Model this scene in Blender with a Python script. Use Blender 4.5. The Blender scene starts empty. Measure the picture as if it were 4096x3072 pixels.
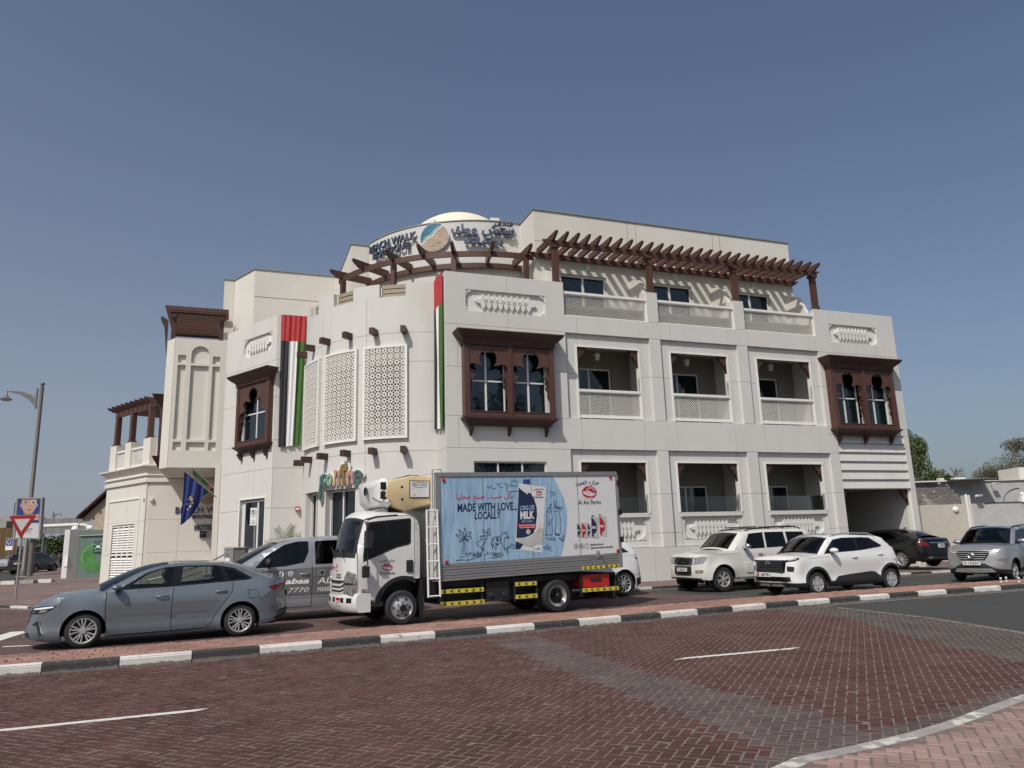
import bpy, bmesh, math, random
from math import sin, cos, pi, radians, sqrt, atan2, degrees
from mathutils import Vector, Matrix
from mathutils.geometry import delaunay_2d_cdt
random.seed(7)
R = radians
SC = bpy.context.scene
COL = SC.collection

# ------------------------------------------------------------------ camera, sky, sun, exposure
EYE = 1.65
cam_d = bpy.data.cameras.new('camera'); cam = bpy.data.objects.new('camera', cam_d); COL.objects.link(cam)
cam_d.sensor_fit = 'HORIZONTAL'; cam_d.sensor_width = 36.0; cam_d.lens = 3000 / 4096 * 36.0
cam_d.clip_start = 0.1; cam_d.clip_end = 6000
PITCH = math.atan(640 / 3000)
cam.matrix_world = Matrix.Translation((0, 0, EYE)) @ Matrix.Rotation(pi / 2 + PITCH, 4, 'X') @ Matrix.Rotation(-R(1.75), 4, 'Z')
SC.camera = cam

SUN_EL = R(50); SUN_DIR = Vector((-0.475, -0.880, 0)).normalized()        # horizontal direction towards the sun
world = bpy.data.worlds.new('World'); SC.world = world; world.use_nodes = True
wn = world.node_tree.nodes; wl = world.node_tree.links
sky = wn.new('ShaderNodeTexSky'); sky.sky_type = 'NISHITA'; sky.sun_disc = False
sky.sun_elevation = SUN_EL; sky.sun_rotation = atan2(SUN_DIR.x, SUN_DIR.y)
sky.altitude = 0; sky.air_density = 1.0; sky.dust_density = 3.0; sky.ozone_density = 3.0
tc_ = wn.new('ShaderNodeTexCoord'); sx_ = wn.new('ShaderNodeSeparateXYZ'); wl.new(tc_.outputs['Generated'], sx_.inputs[0])
def wmath(op, a, b=0.):
    n = wn.new('ShaderNodeMath'); n.operation = op
    for i, v in enumerate((a, b)):
        if hasattr(v, 'is_linked'): wl.new(v, n.inputs[i])
        else: n.inputs[i].default_value = v
    return n.outputs[0]
ez_ = wmath('EXPONENT', wmath('MULTIPLY', wmath('MAXIMUM', sx_.outputs['Z'], 0.), -3.4))              # dusty air thickening towards the horizon
dv_ = wn.new('ShaderNodeVectorMath'); dv_.operation = 'DOT_PRODUCT'; wl.new(tc_.outputs['Generated'], dv_.inputs[0]); dv_.inputs[1].default_value = (-.83, .56, 0)
hz_ = wmath('MULTIPLY', ez_, wmath('ADD', wmath('MULTIPLY', wmath('MAXIMUM', dv_.outputs['Value'], 0.), .60), .30))
mx_ = wn.new('ShaderNodeMix'); mx_.data_type = 'RGBA'; wl.new(hz_, mx_.inputs[0]); wl.new(sky.outputs['Color'], mx_.inputs[6]); mx_.inputs[7].default_value = (3.9, 4.2, 4.9, 1)
wl.new(mx_.outputs[2], wn['Background'].inputs['Color']); wn['Background'].inputs['Strength'].default_value = 0.09
sun_d = bpy.data.lights.new('sun', 'SUN'); sun_d.energy = 3.5; sun_d.angle = R(0.53); sun_d.color = (1.0, 0.95, 0.88)
sun = bpy.data.objects.new('sun', sun_d); COL.objects.link(sun)
sd = Vector((SUN_DIR.x * cos(SUN_EL), SUN_DIR.y * cos(SUN_EL), sin(SUN_EL)))
sun.rotation_euler = sd.to_track_quat('Z', 'Y').to_euler(); sun.location = sd * 60
SC.view_settings.view_transform = 'Standard'; SC.view_settings.look = 'None'
SC.view_settings.gamma = 1; SC.view_settings.exposure = 0.0
try: SC.view_settings.use_curve_mapping = False
except Exception: pass

# ------------------------------------------------------------------ materials
def srgb(r, g, b):
    f = lambda c: (c / 255 / 12.92) if c / 255 <= .04045 else ((c / 255 + .055) / 1.055) ** 2.4
    return (f(r), f(g), f(b))
def new_mat(name):
    m = bpy.data.materials.new(name); m.use_nodes = True
    nt = m.node_tree; return m, nt, nt.nodes['Principled BSDF']
def mix_rgb(nt, fac, a, b, mode='MIX'):
    n = nt.nodes.new('ShaderNodeMix'); n.data_type = 'RGBA'; n.blend_type = mode
    for sock, val in ((n.inputs[0], fac), (n.inputs[6], a), (n.inputs[7], b)):
        if hasattr(val, 'is_linked'): nt.links.new(val, sock)
        elif isinstance(val, (int, float)): sock.default_value = val
        else: sock.default_value = (*val, 1) if len(val) == 3 else val
    return n.outputs[2]
def noise_node(nt, scale, detail=4, coord=None, rough=.55, stretch=None):
    tc = nt.nodes.new('ShaderNodeTexCoord'); src = tc.outputs['Object']
    if stretch:
        mp = nt.nodes.new('ShaderNodeMapping'); mp.inputs['Scale'].default_value = stretch
        nt.links.new(src, mp.inputs['Vector']); src = mp.outputs['Vector']
    n = nt.nodes.new('ShaderNodeTexNoise'); n.inputs['Scale'].default_value = scale
    n.inputs['Detail'].default_value = detail; n.inputs['Roughness'].default_value = rough
    nt.links.new(src, n.inputs['Vector']); return n.outputs['Fac']
def ramp(nt, fac, lo, hi):
    n = nt.nodes.new('ShaderNodeMapRange'); n.inputs['From Min'].default_value = lo; n.inputs['From Max'].default_value = hi
    nt.links.new(fac, n.inputs['Value']); return n.outputs['Result']
def bump(nt, bsdf, h, strength=.2, dist=.01):
    b = nt.nodes.new('ShaderNodeBump'); b.inputs['Strength'].default_value = strength; b.inputs['Distance'].default_value = dist
    nt.links.new(h, b.inputs['Height']); nt.links.new(b.outputs['Normal'], bsdf.inputs['Normal'])
def mat(name, col, rough=.6, metal=0., var=0., vscale=3., bmp=0., bscale=40., coat=0., stretch=None, dirt=None, dlo=.55, dhi=.75, dscale=2.5, spec=.5):
    m, nt, b = new_mat(name)
    b.inputs['Roughness'].default_value = rough; b.inputs['Metallic'].default_value = metal
    b.inputs['Coat Weight'].default_value = coat; b.inputs['Coat Roughness'].default_value = .05
    b.inputs['Specular IOR Level'].default_value = spec
    b.inputs['Base Color'].default_value = (*col, 1); m.diffuse_color = (*col, 1)
    c = None
    if var:
        f = ramp(nt, noise_node(nt, vscale, 6, stretch=stretch), .3, .7)
        c = mix_rgb(nt, f, tuple(x * (1 - var) for x in col), tuple(min(1, x * (1 + var)) for x in col))
    if dirt:
        f2 = ramp(nt, noise_node(nt, dscale, 8, rough=.7, stretch=stretch), dlo, dhi)
        c = mix_rgb(nt, f2, c if c is not None else col, dirt)
    if c is not None: nt.links.new(c, b.inputs['Base Color'])
    if bmp: bump(nt, b, noise_node(nt, bscale, 5), bmp)
    return m
def glass_mat(name, tint, refl=.9, ior=1.5, rough=.02):
    m, nt, b = new_mat(name); nt.nodes.remove(b)
    out = nt.nodes['Material Output']; tr = nt.nodes.new('ShaderNodeBsdfTransparent'); tr.inputs[0].default_value = (*tint, 1)
    gl = nt.nodes.new('ShaderNodeBsdfGlossy'); gl.inputs[0].default_value = (refl, refl, refl, 1); gl.inputs['Roughness'].default_value = rough
    fr = nt.nodes.new('ShaderNodeFresnel'); fr.inputs[0].default_value = ior
    mx = nt.nodes.new('ShaderNodeMixShader'); nt.links.new(fr.outputs[0], mx.inputs[0])
    nt.links.new(tr.outputs[0], mx.inputs[1]); nt.links.new(gl.outputs[0], mx.inputs[2]); nt.links.new(mx.outputs[0], out.inputs[0])
    return m
def tint_mat(name, cols, rough=.8, bmp=.3, bscale=60, obj_random=False, var=.12, vscale=1.2):
    """paving material: the tint of each brick comes from an attribute or from the object's random number"""
    m, nt, b = new_mat(name); b.inputs['Roughness'].default_value = rough; b.inputs['Specular IOR Level'].default_value = .25
    if obj_random: src = nt.nodes.new('ShaderNodeObjectInfo').outputs['Random']
    else:
        a = nt.nodes.new('ShaderNodeAttribute'); a.attribute_name = 'tint'; src = a.outputs['Fac']
    c = mix_rgb(nt, src, cols[0], cols[1])
    g = nt.nodes.new('ShaderNodeNewGeometry'); n = nt.nodes.new('ShaderNodeTexNoise'); n.inputs['Scale'].default_value = vscale; n.inputs['Detail'].default_value = 6
    nt.links.new(g.outputs['Position'], n.inputs['Vector'])
    f = ramp(nt, n.outputs['Fac'], .3, .7)
    c = mix_rgb(nt, f, c, tuple(x * (1 + var * 3) for x in cols[1]), 'MIX') if False else mix_rgb(nt, var * 2, c, f, 'OVERLAY')
    n2 = nt.nodes.new('ShaderNodeTexNoise'); n2.inputs['Scale'].default_value = bscale; n2.inputs['Detail'].default_value = 5
    nt.links.new(g.outputs['Position'], n2.inputs['Vector'])
    c = mix_rgb(nt, .16, c, n2.outputs['Fac'], 'OVERLAY')
    nt.links.new(c, b.inputs['Base Color']); bump(nt, b, n2.outputs['Fac'], bmp, .004)
    return m

M = {}
M['plaster'] = mat('white plaster', (.585, .575, .545), .85, var=.035, vscale=1.2, bmp=.10, bscale=55, dirt=(.50, .485, .45), dlo=.56, dhi=.85, dscale=.9, stretch=(1, 1, .35))
M['plaster2'] = mat('cream plaster', (.64, .615, .55), .85, var=.03, vscale=.8, bmp=.12, bscale=30, dirt=(.55, .53, .47), dlo=.58, dhi=.85, dscale=.7)
M['plaster_shade'] = mat('shade darkened loggia plaster', (.21, .20, .175), .9, var=.05)  # darker copy of the wall plaster, interior shade put into its colour
M['trim'] = mat('white trim', (.74, .73, .69), .7, var=.02)
M['relief'] = mat('carved plaster', (.66, .65, .61), .8, var=.02)
M['lattice'] = mat('lattice white', (.70, .68, .63), .7, var=.03)
M['joint'] = mat('dark joint', (.12, .11, .10), .9)
M['wood'] = mat('brown stained wood', (.085, .037, .027), .5, var=.18, vscale=6, bmp=.12, bscale=30, stretch=(1, 1, .12))
M['wood2'] = mat('dark brown wood', (.055, .024, .018), .5, var=.18, vscale=6, bmp=.12, bscale=30)
M['wglass'] = mat('window glass', (.006, .012, .016), .03, spec=.9)
M['wframe'] = mat('white window frame', (.66, .66, .64), .4)
M['louvre'] = mat('beige louvre', (.30, .26, .19), .5)
M['dome'] = mat('dome plaster', (.72, .67, .53), .8, var=.02)
M['navy'] = mat('navy letters', (.03, .045, .09), .35, var=.1)
M['steel'] = mat('stainless', (.55, .55, .55), .3, 1)
M['black'] = mat('black', (.012, .012, .013), .5)
M['rubber'] = mat('tyre rubber', (.022, .022, .023), .8, var=.2, vscale=20)
M['darkvoid'] = mat('dark interior', (.02, .02, .02), .9)
M['conc'] = mat('grey concrete', (.30, .29, .275), .9, var=.12, vscale=3, bmp=.3)
M['white'] = mat('white paint', (.78, .78, .76), .5)
M['red'] = mat('red paint', (.45, .02, .02), .4)
M['galv'] = mat('galvanised grey', (.30, .30, .29), .5, .3, var=.08)

# ------------------------------------------------------------------ objects and meshes
def tag(o, label=None, cat=None, group=None, kind=None):
    if label: o['label'] = label
    if cat: o['category'] = cat
    if group: o['group'] = group
    if kind: o['kind'] = kind
    return o
def empty(name, loc=(0, 0, 0), rz=0., label=None, cat=None, group=None, mw=None):
    o = bpy.data.objects.new(name, None); COL.objects.link(o); o.empty_display_size = .3
    if mw is not None: o.matrix_world = mw
    else: o.location = loc; o.rotation_euler = (0, 0, rz)
    return tag(o, label, cat, group)
def link(name, me, mats, parent=None):
    for m in (mats if isinstance(mats, (list, tuple)) else [mats]): me.materials.append(m)
    o = bpy.data.objects.new(name, me); COL.objects.link(o)
    if parent is not None: o.parent = parent
    return o
def copy_tree(o, parent=None):
    c = o.copy(); COL.objects.link(c)
    if parent is not None: c.parent = parent; c.matrix_parent_inverse = o.matrix_parent_inverse
    for ch in o.children: copy_tree(ch, c)
    return c
ID = lambda u, w, z: (u, w, z)
def frame(o, d, inward):
    l = sqrt(d[0] ** 2 + d[1] ** 2); d = (d[0] / l, d[1] / l)
    return lambda u, w, z: (o[0] + d[0] * u + inward[0] * w, o[1] + d[1] * u + inward[1] * w, z)
class MB:
    def __init__(s): s.v = []; s.f = []; s.m = []; s.cur = 0
    def add(s, vs, fs, mi=None):
        n = len(s.v); s.v.extend(tuple(v) for v in vs)
        for f in fs: s.f.append(tuple(n + i for i in f)); s.m.append(s.cur if mi is None else mi)
        return s
    def box(s, u0, u1, w0, w1, z0, z1, fr=ID, mi=None):
        P = [fr(u, w, z) for z in (z0, z1) for u, w in ((u0, w0), (u1, w0), (u1, w1), (u0, w1))]
        return s.add(P, [(0, 1, 2, 3), (4, 7, 6, 5), (0, 4, 5, 1), (1, 5, 6, 2), (2, 6, 7, 3), (3, 7, 4, 0)], mi)
    def frust(s, r0, z0, r1, z1, fr=ID, mi=None):                    # rectangles (u0,u1,w0,w1) at two heights
        P = []
        for r, z in ((r0, z0), (r1, z1)):
            P += [fr(r[0], r[2], z), fr(r[1], r[2], z), fr(r[1], r[3], z), fr(r[0], r[3], z)]
        return s.add(P, [(0, 1, 2, 3), (4, 7, 6, 5), (0, 4, 5, 1), (1, 5, 6, 2), (2, 6, 7, 3), (3, 7, 4, 0)], mi)
    def bar(s, p0, p1, a, b, up=(0, 0, 1), mi=None):
        p0 = Vector(p0); p1 = Vector(p1); t = (p1 - p0).normalized(); up = Vector(up)
        x = t.cross(up)
        if x.length < 1e-5: x = t.cross(Vector((1, 0, 0)))
        x.normalize(); y = x.cross(t)
        P = [p + x * (a / 2 * i) + y * (b / 2 * j) for p in (p0, p1) for i, j in ((-1, -1), (1, -1), (1, 1), (-1, 1))]
        return s.add(P, [(0, 1, 2, 3), (4, 7, 6, 5), (0, 4, 5, 1), (1, 5, 6, 2), (2, 6, 7, 3), (3, 7, 4, 0)], mi)
    def tube(s, pts, r, n=8, caps=True, mi=None):
        pts = [Vector(p) for p in pts]; k = len(pts); rs = r if isinstance(r, (list, tuple)) else [r] * k
        rings = []; px = None
        for i, p in enumerate(pts):
            t = (pts[min(i + 1, k - 1)] - pts[max(i - 1, 0)]).normalized()
            x = t.cross(Vector((0, 0, 1))) if px is None else px - t * px.dot(t)
            if x.length < 1e-4: x = t.cross(Vector((1, 0, 0)))
            x.normalize(); px = x; y = t.cross(x)
            rings.append([p + (x * cos(2 * pi * j / n) + y * sin(2 * pi * j / n)) * rs[i] for j in range(n)])
        vs = [v for r_ in rings for v in r_]; fs = []
        for i in range(k - 1):
            for j in range(n): fs.append((i * n + j, i * n + (j + 1) % n, (i + 1) * n + (j + 1) % n, (i + 1) * n + j))
        if caps: fs += [tuple(range(n))[::-1], tuple((k - 1) * n + j for j in range(n))]
        return s.add(vs, fs, mi)
    def lathe(s, prof, n=24, fr=ID, c=(0, 0), a0=0., a1=2 * pi, mi=None, axis='z', close=False):
        """profile [(r, h)] turned about the axis through c"""
        full = abs(a1 - a0 - 2 * pi) < 1e-6; k = n if full else n + 1; vs = []
        for i in range(k):
            a = a0 + (a1 - a0) * i / n
            for r, h in prof:
                if axis == 'z': vs.append(fr(c[0] + r * cos(a), c[1] + r * sin(a), h))
                else: vs.append(fr(c[0] + r * cos(a), h, c[1] + r * sin(a)))      # axis along w
        m = len(prof); fs = []
        for i in range(n):
            i2 = (i + 1) % k
            for j in range(m - 1 if not close else m): fs.append((i * m + j, i2 * m + j, i2 * m + (j + 1) % m, i * m + (j + 1) % m))
        return s.add(vs, fs, mi)
    def arcbox(s, c, r0, r1, a0, a1, z0, z1, step=2.5, mi=None):      # curved wall piece, angles in degrees
        n = max(1, int(math.ceil(abs(a1 - a0) / step)))
        return s.lathe([(r0, z0), (r1, z0), (r1, z1), (r0, z1)], n, c=c, a0=R(a0), a1=R(a1), close=True, mi=mi).add(
            [(c[0] + r * cos(R(a)), c[1] + r * sin(R(a)), z) for a in (a0, a1) for r, z in ((r0, z0), (r1, z0), (r1, z1), (r0, z1))],
            [(0, 1, 2, 3), (4, 5, 6, 7)], mi)
    def grid(s, rows, mi=None, closed=False):
        k = len(rows[0]); vs = [v for r in rows for v in r]; fs = []
        for i in range(len(rows) - 1):
            for j in range(k - 1): fs.append((i * k + j, i * k + j + 1, (i + 1) * k + j + 1, (i + 1) * k + j))
        return s.add(vs, fs, mi)
    def plate(s, loops, w0, w1, fr=ID, mi=None):
        """flat shape with holes (u,z loops), w0 front to w1 back"""
        v2, tri = fill(loops)
        n = len(v2)
        s.add([fr(u, w, z) for w in (w0, w1) for u, z in v2], [t for t in tri] + [tuple(n + i for i in t[::-1]) for t in tri], mi)
        for L in loops:
            k = len(L); s.add([fr(u, w, z) for w in (w0, w1) for u, z in L], [(i, (i + 1) % k, k + (i + 1) % k, k + i) for i in range(k)], mi)
        return s
    def sheet(s, loops, w, fr=ID, mi=None):
        v2, tri = fill(loops); return s.add([fr(u, w, z) for u, z in v2], tri, mi)
    def build(s, name, mats, parent=None, smooth=None, recalc=True, kind=None):
        me = bpy.data.meshes.new(name); me.from_pydata(s.v, [], s.f)
        if any(s.m): me.polygons.foreach_set('material_index', s.m)
        if recalc:
            bm = bmesh.new(); bm.from_mesh(me); bmesh.ops.remove_doubles(bm, verts=bm.verts, dist=1e-5) if smooth else None
            bmesh.ops.recalc_face_normals(bm, faces=bm.faces); bm.to_mesh(me); bm.free()
        if smooth:
            me.shade_smooth(); me.set_sharp_from_angle(angle=R(smooth))
        o = link(name, me, mats, parent)
        if kind: o['kind'] = kind
        return o
def pip(x, y, L):
    c = False; j = len(L) - 1
    for i in range(len(L)):
        xi, yi = L[i]; xj, yj = L[j]
        if (yi > y) != (yj > y) and x < (xj - xi) * (y - yi) / (yj - yi) + xi: c = not c
        j = i
    return c
def fill(loops, extra=()):
    vs = []; es = []
    for L in loops:
        n = len(vs); vs += [Vector(p) for p in L]; es += [(n + i, n + (i + 1) % len(L)) for i in range(len(L))]
    vs += [Vector(p) for p in extra]
    r = delaunay_2d_cdt(vs, es, [], 0, 1e-6)
    V2 = [(p.x, p.y) for p in r[0]]; T = []
    for t in r[2]:
        cx = sum(V2[i][0] for i in t) / 3; cy = sum(V2[i][1] for i in t) / 3
        if sum(pip(cx, cy, L) for L in loops) % 2: T.append(tuple(t))
    return V2, T
def circ(cx, cy, r, n=16, a0=0, a1=360):
    k = n if abs(a1 - a0) == 360 else n + 1
    return [(cx + r * cos(R(a0 + (a1 - a0) * i / n)), cy + r * sin(R(a0 + (a1 - a0) * i / n))) for i in range(k)]
def rect(u0, u1, z0, z1): return [(u0, z0), (u1, z0), (u1, z1), (u0, z1)]
# ---- lettering
AR = {'ا': ('FE8D', 'FE8E'), 'ب': ('FE8F', 'FE90', 'FE91', 'FE92'), 'ت': ('FE95', 'FE96', 'FE97', 'FE98'), 'ح': ('FEA1', 'FEA2', 'FEA3', 'FEA4'), 'د': ('FEA9', 'FEAA'),
      'ر': ('FEAD', 'FEAE'), 'ز': ('FEAF', 'FEB0'), 'ش': ('FEB5', 'FEB6', 'FEB7', 'FEB8'), 'ص': ('FEB9', 'FEBA', 'FEBB', 'FEBC'), 'ع': ('FEC9', 'FECA', 'FECB', 'FECC'),
      'ف': ('FED1', 'FED2', 'FED3', 'FED4'), 'ق': ('FED5', 'FED6', 'FED7', 'FED8'), 'ك': ('FED9', 'FEDA', 'FEDB', 'FEDC'), 'ل': ('FEDD', 'FEDE', 'FEDF', 'FEE0'),
      'م': ('FEE1', 'FEE2', 'FEE3', 'FEE4'), 'ن': ('FEE5', 'FEE6', 'FEE7', 'FEE8'), 'و': ('FEED', 'FEEE'), 'ي': ('FEF1', 'FEF2', 'FEF3', 'FEF4')}
def arabic(t):
    out = []
    for i, ch in enumerate(t):
        if ch not in AR: out.append(ch); continue
        prev = i > 0 and t[i - 1] in AR and len(AR[t[i - 1]]) == 4; f = AR[ch]
        nxt = i + 1 < len(t) and t[i + 1] in AR and len(f) == 4
        k = (3 if prev and nxt else 1 if prev else 2 if nxt else 0); out.append(chr(int(f[k], 16)))
    return ''.join(out[::-1])
def text_geo(body, bold=0., shear=0., depth=0., space=1.0):
    c = bpy.data.curves.new('txt', 'FONT'); c.body = body; c.size = 1; c.offset = bold; c.extrude = depth; c.shear = shear; c.resolution_u = 2; c.space_character = space
    o = bpy.data.objects.new('txt', c); me = bpy.data.meshes.new_from_object(o)
    V = [tuple(v.co) for v in me.vertices]; F = [tuple(p.vertices) for p in me.polygons]
    bpy.data.objects.remove(o); bpy.data.curves.remove(c); bpy.data.meshes.remove(me)
    return V, F
def put_text(mb, body, u0, u1, z0, z1, fr, w=-.004, thick=.004, mi=None, keep=False, **k):
    """lettering fitted to the box u0..u1 x z0..z1 on the surface fr, standing proud from w-thick to w"""
    V, F = text_geo(body, depth=1.0, **k)
    x0 = min(v[0] for v in V); x1 = max(v[0] for v in V); y0 = min(v[1] for v in V); y1 = max(v[1] for v in V)
    sx = (u1 - u0) / (x1 - x0); sz = (z1 - z0) / (y1 - y0)
    mb.add([fr(u0 + (x - x0) * sx, w - thick * (z > 0), z0 + (y - y0) * sz) for x, y, z in V], F, mi)
def ribbon(mb, pts, wd, fr, w=-.004, mi=None, thick=.003):
    """a drawn line: flat ribbon of width wd through (u,z) points"""
    L = []; Rr = []
    n = len(pts)
    for i in range(n):
        a = pts[max(i - 1, 0)]; b = pts[min(i + 1, n - 1)]; dx, dy = b[0] - a[0], b[1] - a[1]; l = sqrt(dx * dx + dy * dy) or 1
        L.append((pts[i][0] - dy / l * wd / 2, pts[i][1] + dx / l * wd / 2)); Rr.append((pts[i][0] + dy / l * wd / 2, pts[i][1] - dx / l * wd / 2))
    vs = [fr(u, w - thick, z) for u, z in L] + [fr(u, w - thick, z) for u, z in Rr]
    mb.add(vs, [(i, i + 1, n + i + 1, n + i) for i in range(n - 1)], mi)
def spline(pts, k=6, closed=False):
    out = []; n = len(pts)
    for i in range(n if closed else n - 1):
        g = lambda j: pts[j % n] if closed else pts[max(0, min(n - 1, j))]
        p0, p1, p2, p3 = g(i - 1), g(i), g(i + 1), g(i + 2)
        for q in range(k):
            t = q / k
            out.append(tuple(.5 * (2 * b + (c - a) * t + (2 * a - 5 * b + 4 * c - d) * t * t + (3 * b - a - 3 * c + d) * t ** 3) for a, b, c, d in zip(p0, p1, p2, p3)))
    if not closed: out.append(tuple(pts[-1]))
    return out
def lerp_tab(tab, x):
    if x <= tab[0][0]: return tab[0][1]
    for (a, va), (b, vb) in zip(tab, tab[1:]):
        if x <= b: return va + (vb - va) * (x - a) / (b - a) if b > a else vb
    return tab[-1][1]
def smooth_tab(tab, x):
    if x <= tab[0][0]: return tab[0][1]
    for (a, va), (b, vb) in zip(tab, tab[1:]):
        if x <= b:
            t = (x - a) / (b - a); t = t * t * (3 - 2 * t); return va + (vb - va) * t
    return tab[-1][1]
def sstep(a, b, x):
    t = max(0., min(1., (x - a) / (b - a))); return t * t * (3 - 2 * t)
def gh(x, y): return .5 * sstep(36, 64, y) * sstep(0, -14, x)        # the side street climbs gently

# ------------------------------------------------------------------ the ground, roads and pavements
DV = Vector((sin(R(69.5)), cos(R(69.5)), 0)); NV = Vector((DV.y, -DV.x, 0)); HO = Vector((-2.40, 26.67, 0))   # facade direction, outward normal, corner
KERB = spline([(-40, .2), (-28, 3.6), (-18, 7.1), (-12, 9.45), (-7.38, 11.22), (-5.14, 12.19), (-2.6, 13.45), (.4, 14.95), (3.2, 16.42), (6.0, 17.9), (9.0, 19.3), (12.2, 20.6), (18, 22.8), (30, 27.2), (60, 38)], 10)
def resample(pl, step, start=0.):
    out = [pl[0]]; acc = step - start; 
    for a, b in zip(pl, pl[1:]):
        d = math.dist(a, b); t = acc
        while t < d: out.append((a[0] + (b[0] - a[0]) * t / d, a[1] + (b[1] - a[1]) * t / d)); t += step
        acc = t - d
    return out
def normals2(pl):
    o = []
    for i in range(len(pl)):
        a = pl[max(0, i - 1)]; b = pl[min(len(pl) - 1, i + 1)]; l = math.dist(a, b); o.append((-(b[1] - a[1]) / l, (b[0] - a[0]) / l))
    return o
def offset(pl, d): return [(p[0] + n[0] * d, p[1] + n[1] * d) for p, n in zip(pl, normals2(pl))]
KB = resample(KERB, 1.0, .04)
M['asphalt'] = mat('asphalt', (.042, .041, .038), .9, var=.16, vscale=.6, bmp=.5, bscale=90, dirt=(.090, .086, .078), dlo=.5, dhi=.72, dscale=90)
M['sand'] = mat('sandy ground', (.26, .225, .18), .95, var=.1, vscale=.4, bmp=.3)
M['sandjoint'] = mat('sand joint', (.165, .125, .108), .95, var=.25, vscale=8, bmp=.3, bscale=120)
def brick_mat(name, c1, c2, mortar, ang, bw=.2, bh=.1, msize=.008):
    m, nt, b = new_mat(name); b.inputs['Roughness'].default_value = .85
    g = nt.nodes.new('ShaderNodeNewGeometry'); mp = nt.nodes.new('ShaderNodeMapping'); mp.inputs['Rotation'].default_value = (0, 0, ang)
    nt.links.new(g.outputs['Position'], mp.inputs['Vector'])
    t = nt.nodes.new('ShaderNodeTexBrick'); t.inputs['Scale'].default_value = 1; t.inputs['Brick Width'].default_value = bw; t.inputs['Row Height'].default_value = bh
    t.inputs['Mortar Size'].default_value = msize; t.inputs['Color1'].default_value = (*c1, 1); t.inputs['Color2'].default_value = (*c2, 1); t.inputs['Mortar'].default_value = (*mortar, 1)
    nt.links.new(mp.outputs['Vector'], t.inputs['Vector'])
    n = nt.nodes.new('ShaderNodeTexNoise'); n.inputs['Scale'].default_value = .9; n.inputs['Detail'].default_value = 7; nt.links.new(g.outputs['Position'], n.inputs['Vector'])
    c = mix_rgb(nt, .35, t.outputs['Color'], ramp(nt, n.outputs['Fac'], .25, .75), 'OVERLAY')
    nt.links.new(c, b.inputs['Base Color']); bump(nt, b, t.outputs['Fac'], -.3, .004); return m
M['brickroad'] = brick_mat('red road brick', (.105, .052, .045), (.075, .040, .036), (.12, .09, .08), R(-24))
M['brickwalk'] = brick_mat('pink pavement brick', (.165, .108, .094), (.145, .095, .084), (.18, .145, .13), R(-20))
def sheet(name, poly, z, m, step=3.0):
    """flat ground sheet (with the gentle rise of the side street)"""
    xs = [p[0] for p in poly]; ys = [p[1] for p in poly]; pts = []
    x = min(xs)
    while x < max(xs):
        y = min(ys)
        while y < max(ys):
            if pip(x, y, poly): pts.append((x, y))
            y += step
        x += step
    V2, T = fill([poly], pts)
    mb = MB(); mb.add([(x, y, z + gh(x, y)) for x, y in V2], T); o = mb.build(name, m); o['kind'] = 'structure'; return o
gm = MB(); N = 60
gx = [-400 + 800 * i / N for i in range(N + 1)]; gy = [-60 + 700 * i / N for i in range(N + 1)]
gm.grid([[(x, y, gh(x, y) - .03) for x in gx] for y in gy]); o = gm.build('ground', M['sand']); o['kind'] = 'structure'
# near road: asphalt on the right, red pavers on the left
ASPH = [(7.27, 17.9), (7.95, 15.2), (8.08, 12.7), (8.2, 8), (9, 2), (12, -6)]
kn = [p for p in KERB]
near = kn + [(60, -20), (-40, -20)]
sheet('asphalt_road', near, -.006, M['asphalt'], 6)
sheet('asphalt_road', offset(KERB, 1.6) + [(60, 62), (20, 46), (-70, 30), (-70, 4)], -.006, M['asphalt'], 6)
sheet('side_street', [(-70, 20), (-18, 20), (-16, 27), (-24, 34), (-29, 43), (-33, 52), (-42, 66), (-60, 110), (-110, 260), (-260, 260), (-160, 90)], -.002, M['asphalt'], 6)
# far road: red bricks left of the junction
fk = offset(KERB, 1.6)
i0 = min(range(len(fk)), key=lambda i: abs(fk[i][0] + 30)); i1 = min(range(len(fk)), key=lambda i: abs(fk[i][0] - 5.9))
sheet('brick_road', fk[i0:i1] + [(6.4, 22.2), (4.2, 24.6), (4.3, 25.95), (-4, 22.85), (-9, 22.3), (-14, 24.2), (-18, 26.8), (-22, 27), (-34, 20)], .0, M['brickroad'], 4)
# far pavement (raised) in front of and round the hotel
FKL = [(60, 46.7), (30, 35.5), (22, 32.5), (8.1, 27.33), (4.4, 25.94), (-1, 23.95), (-4, 22.95), (-6.5, 22.3), (-9, 22.3), (-11.5, 23.0), (-14, 24.3), (-18, 26.8), (-22, 30.2), (-26, 35), (-29, 42), (-32, 50), (-40, 64), (-56, 100), (-60, 110)]
PAVE = FKL + [(-40, 110), (-20, 60), (0, 60), (60, 60)]
sheet('pavement', PAVE, .12, M['brickwalk'], 3)
mb = MB()
pv = []
for i, (a, b) in enumerate(zip(FKL, FKL[1:])):
    L = math.dist(a, b); n = max(1, int(L / 1.0)) if b[0] > -30 else 1
    nx, ny = (b[1] - a[1]) / L, -(b[0] - a[0]) / L
    if i < 1: continue
    for k in range(n):
        p = (a[0] + (b[0] - a[0]) * k / n, a[1] + (b[1] - a[1]) * k / n); q = (a[0] + (b[0] - a[0]) * (k + .985) / n, a[1] + (b[1] - a[1]) * (k + .985) / n)
        pv.append((p, q, (nx, ny)))
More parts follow.
